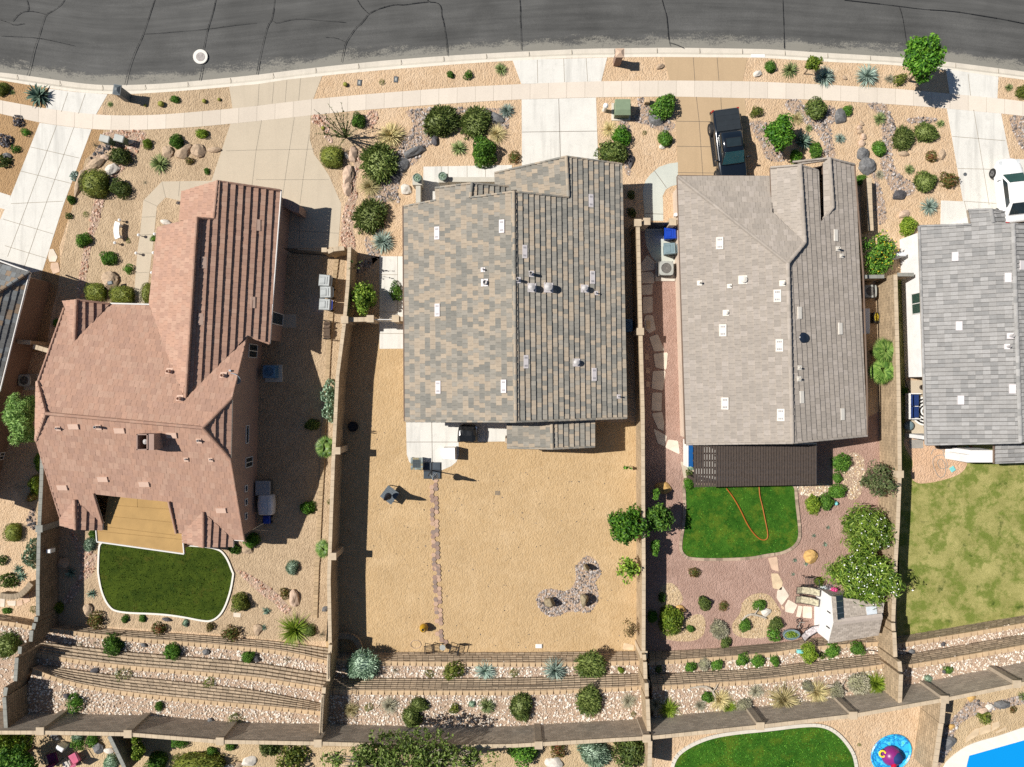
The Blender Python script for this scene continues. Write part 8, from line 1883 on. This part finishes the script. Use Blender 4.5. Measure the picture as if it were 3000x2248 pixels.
# shed
sh = thing('shed', 'white garden shed with pale shingle roof and skylight', 'shed', W(q('D4', 700, 470), 0)); A_, B_, C_, D_ = q('D4', 515, 275), q('D4', 940, 330), q('D4', 895, 590), q('D4', 490, 655); R0, R1 = q('D4', 532, 488), q('D4', 928, 440)
zE, zR = 2.35, 3.1
PAL['shed'] = [((0.40, 0.345, 0.29), 3), ((0.45, 0.39, 0.33), 3), ((0.36, 0.31, 0.26), 2)]
ro, ps = roof(sh, 'roof', [[(*A_, zE), (*B_, zE), (*R1, zR), (*R0, zR)], [(*R0, zR), (*R1, zR), (*C_, zE), (*D_, zE)]], 'shed', .3, .15, .012, fmat='fascia_white', thick=.1)
m = M(); a, b = W(R0, zR + .03), W(R1, zR + .03); nn = Vector((-(b - a).y, (b - a).x, 0)).normalized() * .2; m.raw([a - nn - Vector((0, 0, .06)), a, a + nn - Vector((0, 0, .06)), b - nn - Vector((0, 0, .06)), b, b + nn - Vector((0, 0, .06))], [(0, 3, 4, 1), (1, 4, 5, 2)], 0, (.42, .36, .31)); m.build('ridge_cap', 'roof_tile', ro)
walls(sh, [(*A_, zE), (*B_, zE), (*R1, zR), (*C_, zE), (*D_, zE), (*R0, zR)], 'stucco_white', .06, .1)
vs_ = L('D4 548,268 603,262 615,452 562,462'); m = M(); p4 = [on_plane(ps[0], p) + Vector((0, 0, .05)) for p in vs_]
m.prism([(p.x, p.y) for p in p4], 0, .01) if False else m.raw([p - Vector((0, 0, .05)) for p in p4] + p4, [(4, 5, 6, 7), (0, 1, 5, 4), (1, 2, 6, 5), (2, 3, 7, 6), (3, 0, 4, 7)])
so_ = m.build('solar_panel', 'glass_dark', sh); m = M()
for k in range(5): f_ = k / 4; a, b = p4[0].lerp(p4[3], f_), p4[1].lerp(p4[2], f_); m.tube([a + Vector((0, 0, .015)), b + Vector((0, 0, .015))], .018, 4)
m.build('frame', 'chrome', so_)
p4 = [on_plane(ps[0], p) + Vector((0, 0, .08)) for p in L('D4 790,358 872,350 880,420 800,430')]; m = M(); m.raw([p - Vector((0, 0, .08)) for p in p4] + p4, [(4, 5, 6, 7), (0, 1, 5, 4), (1, 2, 6, 5), (2, 3, 7, 6), (3, 0, 4, 7)]); m.build('skylight', 'skylight_pale', sh)
e_ = W(q('D4', 515, 275), zE), W(q('D4', 490, 655), zE)
for s in ('D4 496,360 505,360 500,445 492,445', 'D4 490,480 497,480 494,570 486,570'):
    pp = [wall_hit(p, *e_) for p in L(s)]; m = M(); c = sum(pp, Vector()) / 4; m.box(c.x - .06, c.y, c.z, .03, .06, max(p.z for p in pp) - min(p.z for p in pp) + .3); m.build('door_hinge', 'trim_black', sh)
def lounger(label, c, x, y, rz, fab, group):
    P = W(q(c, x, y), .55); t = thing('camp_chair', label, 'chair', (P.x, P.y, 0), group, rz)
    part(t, 'seat', fab, lambda m: m.raw([(-.72, -.2, .62), (-.3, -.22, .42), (.25, -.22, .48), (.72, -.2, .85), (-.72, .2, .62), (-.3, .22, .42), (.25, .22, .48), (.72, .2, .85)], [(0, 1, 5, 4), (1, 2, 6, 5), (2, 3, 7, 6)]))
    part(t, 'frame', 'iron_black', lambda m: [m.tube([(-.75, s * .23, .62), (-.3, s * .25, .43), (.25, s * .25, .5), (.75, s * .23, .86)], .022, 5) for s in (-1, 1)] + [m.tube([(e, -.23, z), (e, .23, z)], .022, 5) for e, z in ((-.75, .62), (.75, .86))] and None)
    for s in (-1, 1): part(t, 'leg', 'iron_black', lambda m: (m.tube([(-.5, s * .23, .55), (.3, s * .25, 0)], .02, 5), m.tube([(.45, s * .23, .6), (-.35, s * .25, 0)], .02, 5)))
    return t
lounger('upper camouflage patterned camp chair beside the shed', 'D4', 318, 232, -.08, 'camo', 'camouflage camp chairs by the shed'); lounger('lower camouflage patterned camp chair beside the shed', 'D4', 310, 310, -.12, 'camo', 'camouflage camp chairs by the shed'); lounger('white patterned camp chair at the shed rear corner', 'D4', 352, 565, R(35), 'fabric_white', None)
ironchair('small metal garden chair above the camouflage chairs', 'D4', 335, 155, math.pi / 2, None)
P = W(q('D4', 195, 590), .5); t = thing('trough_planter', 'pale oval trough planter with small plants at the terrace', 'planter', (P.x, P.y, 0), None, .1); part(t, 'tub', 'bin_slate', lambda m: m.lathe(0, 0, [(.9, .12), (1, .45), (.88, .46), (.84, .36), (.01, .35)], 26, sx=.58, sy=.36)); v, fc = G['chunk'][0]
part(t, 'plants', 'leaf_lime', lambda m: m.raw([(a * .44, b * .26, .34 + cc * .22) for a, b, cc in v], fc))
for sx in (-.35, .35): part(t, 'leg', 'iron_black', lambda m: (m.tube([(sx, -.2, .2), (sx * 1.1, -.26, 0)], .02, 4), m.tube([(sx, .2, .2), (sx * 1.1, .26, 0)], .02, 4)))
P = W(q('D4', 262, 505), .4); t = thing('wheeled_toy', 'small wheeled frame beside the patterned camp chair', 'trolley', (P.x, P.y, 0)); part(t, 'frame', 'hose_grey', lambda m: m.tube([(-.1, -.25, .3), (.0, .15, .35), (.22, .22, .6)], .025, 5))
for yy in (-.25, .18): part(t, 'wheel', 'tyre', lambda m: m.tube([(.16 * math.cos(i * .5236), yy + .16 * math.sin(i * .5236), .2 + .04 * math.sin(i)) for i in range(13)], .03, 5))
box_on('storage_box', 'turquoise', 'pale blue box on the terrace behind the shed', 'box', 'D4', 265, 725, .4, .24, .3, 1.06); box_on('plant_pot', 'white_paint', 'white pot with pink flowers at the shed front corner', 'pot', 'D4', 535, 240, .36, .36, .4)
v, fc = G['chunk'][1]; P = W(q('D4', 535, 240), .55); m = M(); m.raw([(P.x + a * .25, P.y + b * .25, .4 + cc * .25) for a, b, cc in v], fc); m.build('flowers', 'petal_pink', [o for o in COL.objects if o.get('label', '').startswith('white pot with pink')][0])
m = M(); P = W(q('C4', 560, 1040), .3); m.lathe(P.x, P.y, [(.1, 0), (.14, .2), (.04, .34)], 12); tag(m.build('ornament', 'turquoise'), 'small blue ornament on the red gravel', 'ornament')
for s, l, z in (('D3 1860,470 1900,430 1945,418 2010,435 2060,455', 'bleached driftwood branch on the pale gravel mound', .15), ('D3 1440,1018 1560,1000 1620,1030 1645,1090 1650,1160', 'bleached driftwood branch on the dry grass bed', 2.3), ('D4 0,1215 120,1190 250,1165 345,1158', 'long bleached log at the rear wall foot', 2.35), ('D4 480,995 560,1005 640,1050', 'short bleached branch among the grey sages', 2.3)):
    p = smooth_open(L(s), 1); m = M(); m.tube([W(a, z) for a in p], [.03 + .05 * math.sin(3.14 * (i + 1) / (len(p) + 1)) for i in range(len(p))], 6); b0 = W(p[len(p) // 2], z); m.tube([b0, b0 + Vector((.2, .35, .12)), b0 + Vector((.25, .6, .2))], [.04, .03, .012], 5); tag(m.build('driftwood', 'drift'), l, 'driftwood')
# right gap items
P = W(q('B4', 876, 1052), .5); t = thing('planter_crate', 'dark planter crate with yellow flowers in the narrow gap', 'planter', (P.x, P.y, 0)); part(t, 'crate', 'trim_black', lambda m: m.box(0, 0, .25, .38, .7, .5)); v, fc = G['chunk'][2]; part(t, 'flowers', 'petal_yellow', lambda m: m.raw([(a * .16, b * .3, .45 + cc * .15) for a, b, cc in v], fc))
box_on('storage_box', 'plastic_white', 'tall white cabinet in the narrow gap by the taupe house', 'cabinet', 'B4', 800, 1080, .45, 1.7, .9)
box_on('storage_box', 'cover_grey', 'grey meter box on the white house side', 'meter box', 'B4', 1085, 538, .6, .25, 1.4)
# white house porch: daybed, rug, pouf, basket, mat, toys
P = W(q('C4', 1185, 250), .5); t = thing('daybed', 'white slatted daybed with two navy cushions on the porch', 'daybed', (P.x, P.y, 0))
part(t, 'frame', 'plastic_white', lambda m: (m.box(.0, 0, .25, .8, 1.75, .08), m.box(-.42, 0, .48, .06, 1.75, .55), m.box(0, .86, .4, .8, .06, .4), m.box(0, -.86, .4, .8, .06, .4)) and [m.box(-.45, -.75 + .3 * k, .5, .05, .05, .6) for k in range(6)] and None)
for sy in (-.41, .41): part(t, 'cushion', 'navy', lambda m: (m.box(.05, sy, .38, .62, .76, .16, bev=.04), m.box(-.26, sy, .55, .16, .76, .32, bev=.04)))
for sx in (-.36, .36):
    for sy in (-.8, .8): part(t, 'leg', 'plastic_white', lambda m: m.box(sx, sy, .12, .07, .07, .24))
P = W(q('C4', 1275, 290), .02); m = M()
for k in range(9): m.lathe(P.x, P.y, [(1.0 - .11 * k, .016 + .0012 * k), (1.0 - .11 * k, .018 + .0012 * k), (.01, .0185 + .0012 * k)], 40, k % 2)
for i in range(32): a = i * .19635; m.box(P.x + .83 * math.cos(a), P.y + .83 * math.sin(a), .030, .14, .05, .004, a, 1)
tag(m.build('round_rug', ['plastic_white', 'trim_black']), 'round black and white patterned rug on the side porch', 'rug')
P = W(q('C4', 1150, 408), .35); m = M(); m.lathe(P.x, P.y, [(.24, .02), (.32, .12), (.33, .26), (.24, .36), (.02, .38)], 18); tag(m.build('pouf', 'bin_slate', None, True), 'round slate grey pouf on the side porch', 'pouf'); P = W(q('C4', 1262, 97), .3); m = M(); m.lathe(P.x, P.y, [(.16, .02), (.22, .3), (.19, .3), (.14, .1), (.01, .1)], 18); tag(m.build('basket', 'wood_dark'), 'brown wicker basket under the white house eave', 'basket')
P = W(q('C4', 1200, 555), .02); m = M(); m.box(P.x, P.y, .02, .95, .6, .025); tag(m.build('doormat', 'hose_grey'), 'grey doormat on the bare earth patch', 'mat')
m = M(); P = W(q('C4', 1643, 592), .15); m.lathe(P.x, P.y, [(.03, .01), (.13, .08), (.16, .16), (.13, .24), (.03, .31)], 14); tag(m.build('ball', 'lamp_red', None, True), 'red ball beside the white porch wall', 'ball'); box_on('toy_box', 'turquoise', 'small teal box at the porch wall', 'box', 'C4', 1612, 598, .3, .3, .15, rz=.4); box_on('toy_box', 'turquoise', 'teal toy lying on the dry lawn edge', 'toy', 'C4', 1497, 760, .34, .34, .08, rz=.6)
P = W(q('C4', 1500, 620), .05); m = M(); v, fc = G['stone'][2]; m.raw([(P.x + a * .62, P.y + b * .4, .03 + max(0, cc) * .16) for a, b, cc in v], fc); tag(m.build('tarp', 'plastic_white'), 'crumpled white cloth on the bare earth patch', 'cloth'); box_on('storage_box', 'trim_black', 'long dark box under the grey roof eave', 'box', 'C4', 1460, 575, 1.2, .35, .4)
# ------------------------------------------------------------------ yards behind the rear wall
lw = L('D3 1290,1790 1320,1600 1420,1510 1600,1430 1800,1395 2072,1370 D4 300,1332 450,1335 560,1395 650,1500 700,1600 715,1790')
sheet('back_yard', 'D3 1150,1440 2072,1330 D4 690,1250 1410,1130 1380,1400 1330,1790 D3 1150,1790', UP + .004, 'tan_gravel', 'tan gravel yard round the lower right lawn', 'yard'); sheet('back_yard', 'D4 1440,1120 2072,990 2300,950 2300,1790 1345,1790', UP + .004, 'pale_gravel', 'pale gravel round the swimming pool', 'yard'); sheet('back_yard', 'D1 -300,1400 870,1410 1010,1640 1030,1790 -300,1790', UP + .004, 'pale_gravel', 'pale gravel yard in the bottom left corner', 'yard'); sheet('back_yard', 'D1 910,1410 2072,1460 D2 500,1490 D3 0,1510 1115,1440 1110,1790 D1 1030,1790', UP + .004, 'pale_gravel', 'pale gravel yard below the rear wall', 'yard')
m = M(); P3 = [W(p, UP + .02) for p in lw]; m.prism(P3, UP, UP + .05); tag(m.build('lawn', 'lawn_bright'), 'curved lawn at the bottom right behind the rear wall', 'lawn', kind='structure')
a = np.array([[v.x, v.y] for v in P3]); b = M(); lo, hi = a.min(0), a.max(0); p2 = [(v.x, v.y) for v in P3]
for _ in range(6000):
    x, y = rng.uniform(lo, hi)
    if inside(p2, x, y): an = rng.uniform(0, 6.28); dx, dy = math.cos(an) * .04, math.sin(an) * .04; b.poly([(x - dx, y - dy, UP + .045), (x + dx, y + dy, UP + .045), (x + rng.uniform(-.06, .06), y + rng.uniform(-.06, .06), UP + .05 + rng.uniform(.03, .07))])
tag(b.build('grass', 'lawn_bright_blade'), 'short grass blades of the curved bottom right lawn', 'grass', kind='stuff')
m = M(); sp = smooth_open(lw, 2); P3 = [W(p, UP + .1) for p in sp]; cen = sum(P3, Vector()) / len(P3)
for x, y in zip(P3, P3[1:]):
    t = (y - x).normalized(); nn = Vector((-t.y, t.x, 0)) * .22
    if nn.dot(x - cen) < 0: nn = -nn
    zz = Vector((0, 0, .02)); m.poly([x, y, y + nn, x + nn]); m.poly([x + nn, y + nn, y + nn - zz * 5, x + nn - zz * 5]); m.poly([x, y, y - zz * 5, x - zz * 5])
tag(m.build('lawn_edging', 'concrete_curb'), 'pale concrete kerb round the curved bottom right lawn', 'edging')
# pool: coping ring, basin, water
c_out = smooth_open(L('D4 1380,1800 1420,1640 1500,1560 1600,1490 1700,1450 1850,1410 2072,1335 2400,1230'), 1); c_in = L('D4 1590,1800 1605,1660 1628,1565 2072,1440 2400,1350')
A_ = resample([W(p, UP + .05) for p in c_out], 40); B_ = resample([W(p, UP + .05) for p in c_in], 40); m = M()
for i in range(39): v = rng.uniform(.96, 1.03); m.poly([A_[i], A_[i + 1], B_[i + 1], B_[i]], 0, (v, v, v)); m.poly([A_[i], A_[i + 1], A_[i + 1] - Vector((0, 0, .1)), A_[i] - Vector((0, 0, .1))]); m.poly([B_[i], B_[i + 1], B_[i + 1] - Vector((0, 0, .5)), B_[i] - Vector((0, 0, .5))])
tag(m.build('pool_deck', 'coping_white'), 'white concrete deck and coping round the pool', 'pool deck', kind='structure'); m = M(); bb = [Vector((p.x, p.y, UP + .015)) for p in B_] + [W(q('D4', 2400, 2100), UP + .015), W(q('D4', 1590, 2100), UP + .015)]; m.prism(bb, UP + .007, UP + .015)
m_, n_2, b_2 = nodes('pool_water'); b_2.inputs['Base Color'].default_value = (0.004, 0.27, 0.68, 1); b_2.inputs['Roughness'].default_value = .08; bump(n_2, b_2, noise(n_2, pos(n_2), 2.5, 3), .08, .05)
tag(m.build('pool_water', 'pool_water'), 'bright blue swimming pool water in the bottom right corner', 'pool', kind='structure')
# splash mat with an inflatable dome and arch
P = W(q('D4', 1000, 1548), UP + .1); m_c, n_, b_ = nodes('splash_print'); k = ramp(n_, noise(n_, pos(n_), 2.2, 4, .6), [(0.0, (0.02, .5, .62)), (.47, (.03, .42, .75)), (.52, (.01, .10, .42)), (.56, (.02, .38, .72)), (.64, (.1, .6, .75)), (.70, (.12, .5, .15)), (.75, (.03, .42, .75))]); n_.links.new(k, b_.inputs['Base Color']); b_.inputs['Roughness'].default_value = .35
t = thing('splash_mat', 'round blue printed splash mat with inflatable dome', 'splash mat', (P.x, P.y, UP)); part(t, 'mat', 'splash_print', lambda m: m.lathe(0, 0, [(1, .02), (1.02, .08), (.97, .13), (.9, .07), (.01, .06)], 40, sx=1.4, sy=1.15, rz=.6)); part(t, 'dome', 'plum', lambda m: m.lathe(-.05, -.1, [(.62, .05), (.66, .2), (.52, .5), (.3, .66), (.02, .72)], 24), True); part(t, 'panel', 'navy', lambda m: m.lathe(.12, -.1, [(.47, .2), (.47, .42), (.3, .70), (.02, .76)], 20), True)
part(t, 'tube', 'slide_red', lambda m: m.tube([(-.05, -.35, .5), (-.15, -.8, .6), (-.25, -1.3, .3)], [.16, .17, .15], 12), True); part(t, 'ring', 'petal_yellow', lambda m: m.tube([(-.72 + .2 * math.cos(i * .5236), .12 + .2 * math.sin(i * .5236), .35) for i in range(13)], .06, 6))
# garden seats in the bottom left corner
for x, y, mt, l, rz in ((600, 1590, 'cushion_pink', 'pink cushioned garden chair in the bottom left corner', .5), (420, 1590, 'cushion_plum', 'plum cushioned garden chair shaded by the corner tree', .3)):
    P = W(q('D1', x, y), UP + .5); t = thing('garden_chair', l, 'chair', (P.x, P.y, UP), None, rz); part(t, 'cushion', mt, lambda m: (m.box(0, 0, .46, .62, .66, .12, bev=.04), m.box(0, -.32, .75, .6, .14, .55, bev=.04))); part(t, 'frame', 'iron_black', lambda m: [m.tube([(sx * .34, -.34, 0), (sx * .34, -.36, 1.0)], .025, 5) for sx in (-1, 1)] + [m.tube([(sx * .34, .34, 0), (sx * .34, .34, .62), (sx * .34, -.36, .68)], .025, 5) for sx in (-1, 1)] and None)
box_on('garden_ornament', 'white_paint', 'white ornament on the table by the pink chair', 'ornament', 'D1', 480, 1510, .5, .3, .6, UP, -.5); box_on('garden_ornament', 'stone_pale', 'pale pot at the bottom edge by the pink chair', 'pot', 'D1', 540, 1640, .5, .45, .5, UP, .3)
box_on('wall_lamp', 'plastic_white', 'white lamp on the shaded side of the grey capped wall', 'lamp', 'C1', 390, 1425, .3, .25, .5, 1.2)
box_on('stone_slab', 'flag_pink', 'upper faint slab in the shaded left edge yard', 'slab', 'B1', 253, 850, .5, .45, .04, 0, .3, .01); box_on('stone_slab', 'flag_pink', 'lower faint slab in the shaded left edge yard', 'slab', 'B1', 240, 920, .6, .45, .04, 0, .3, .01)
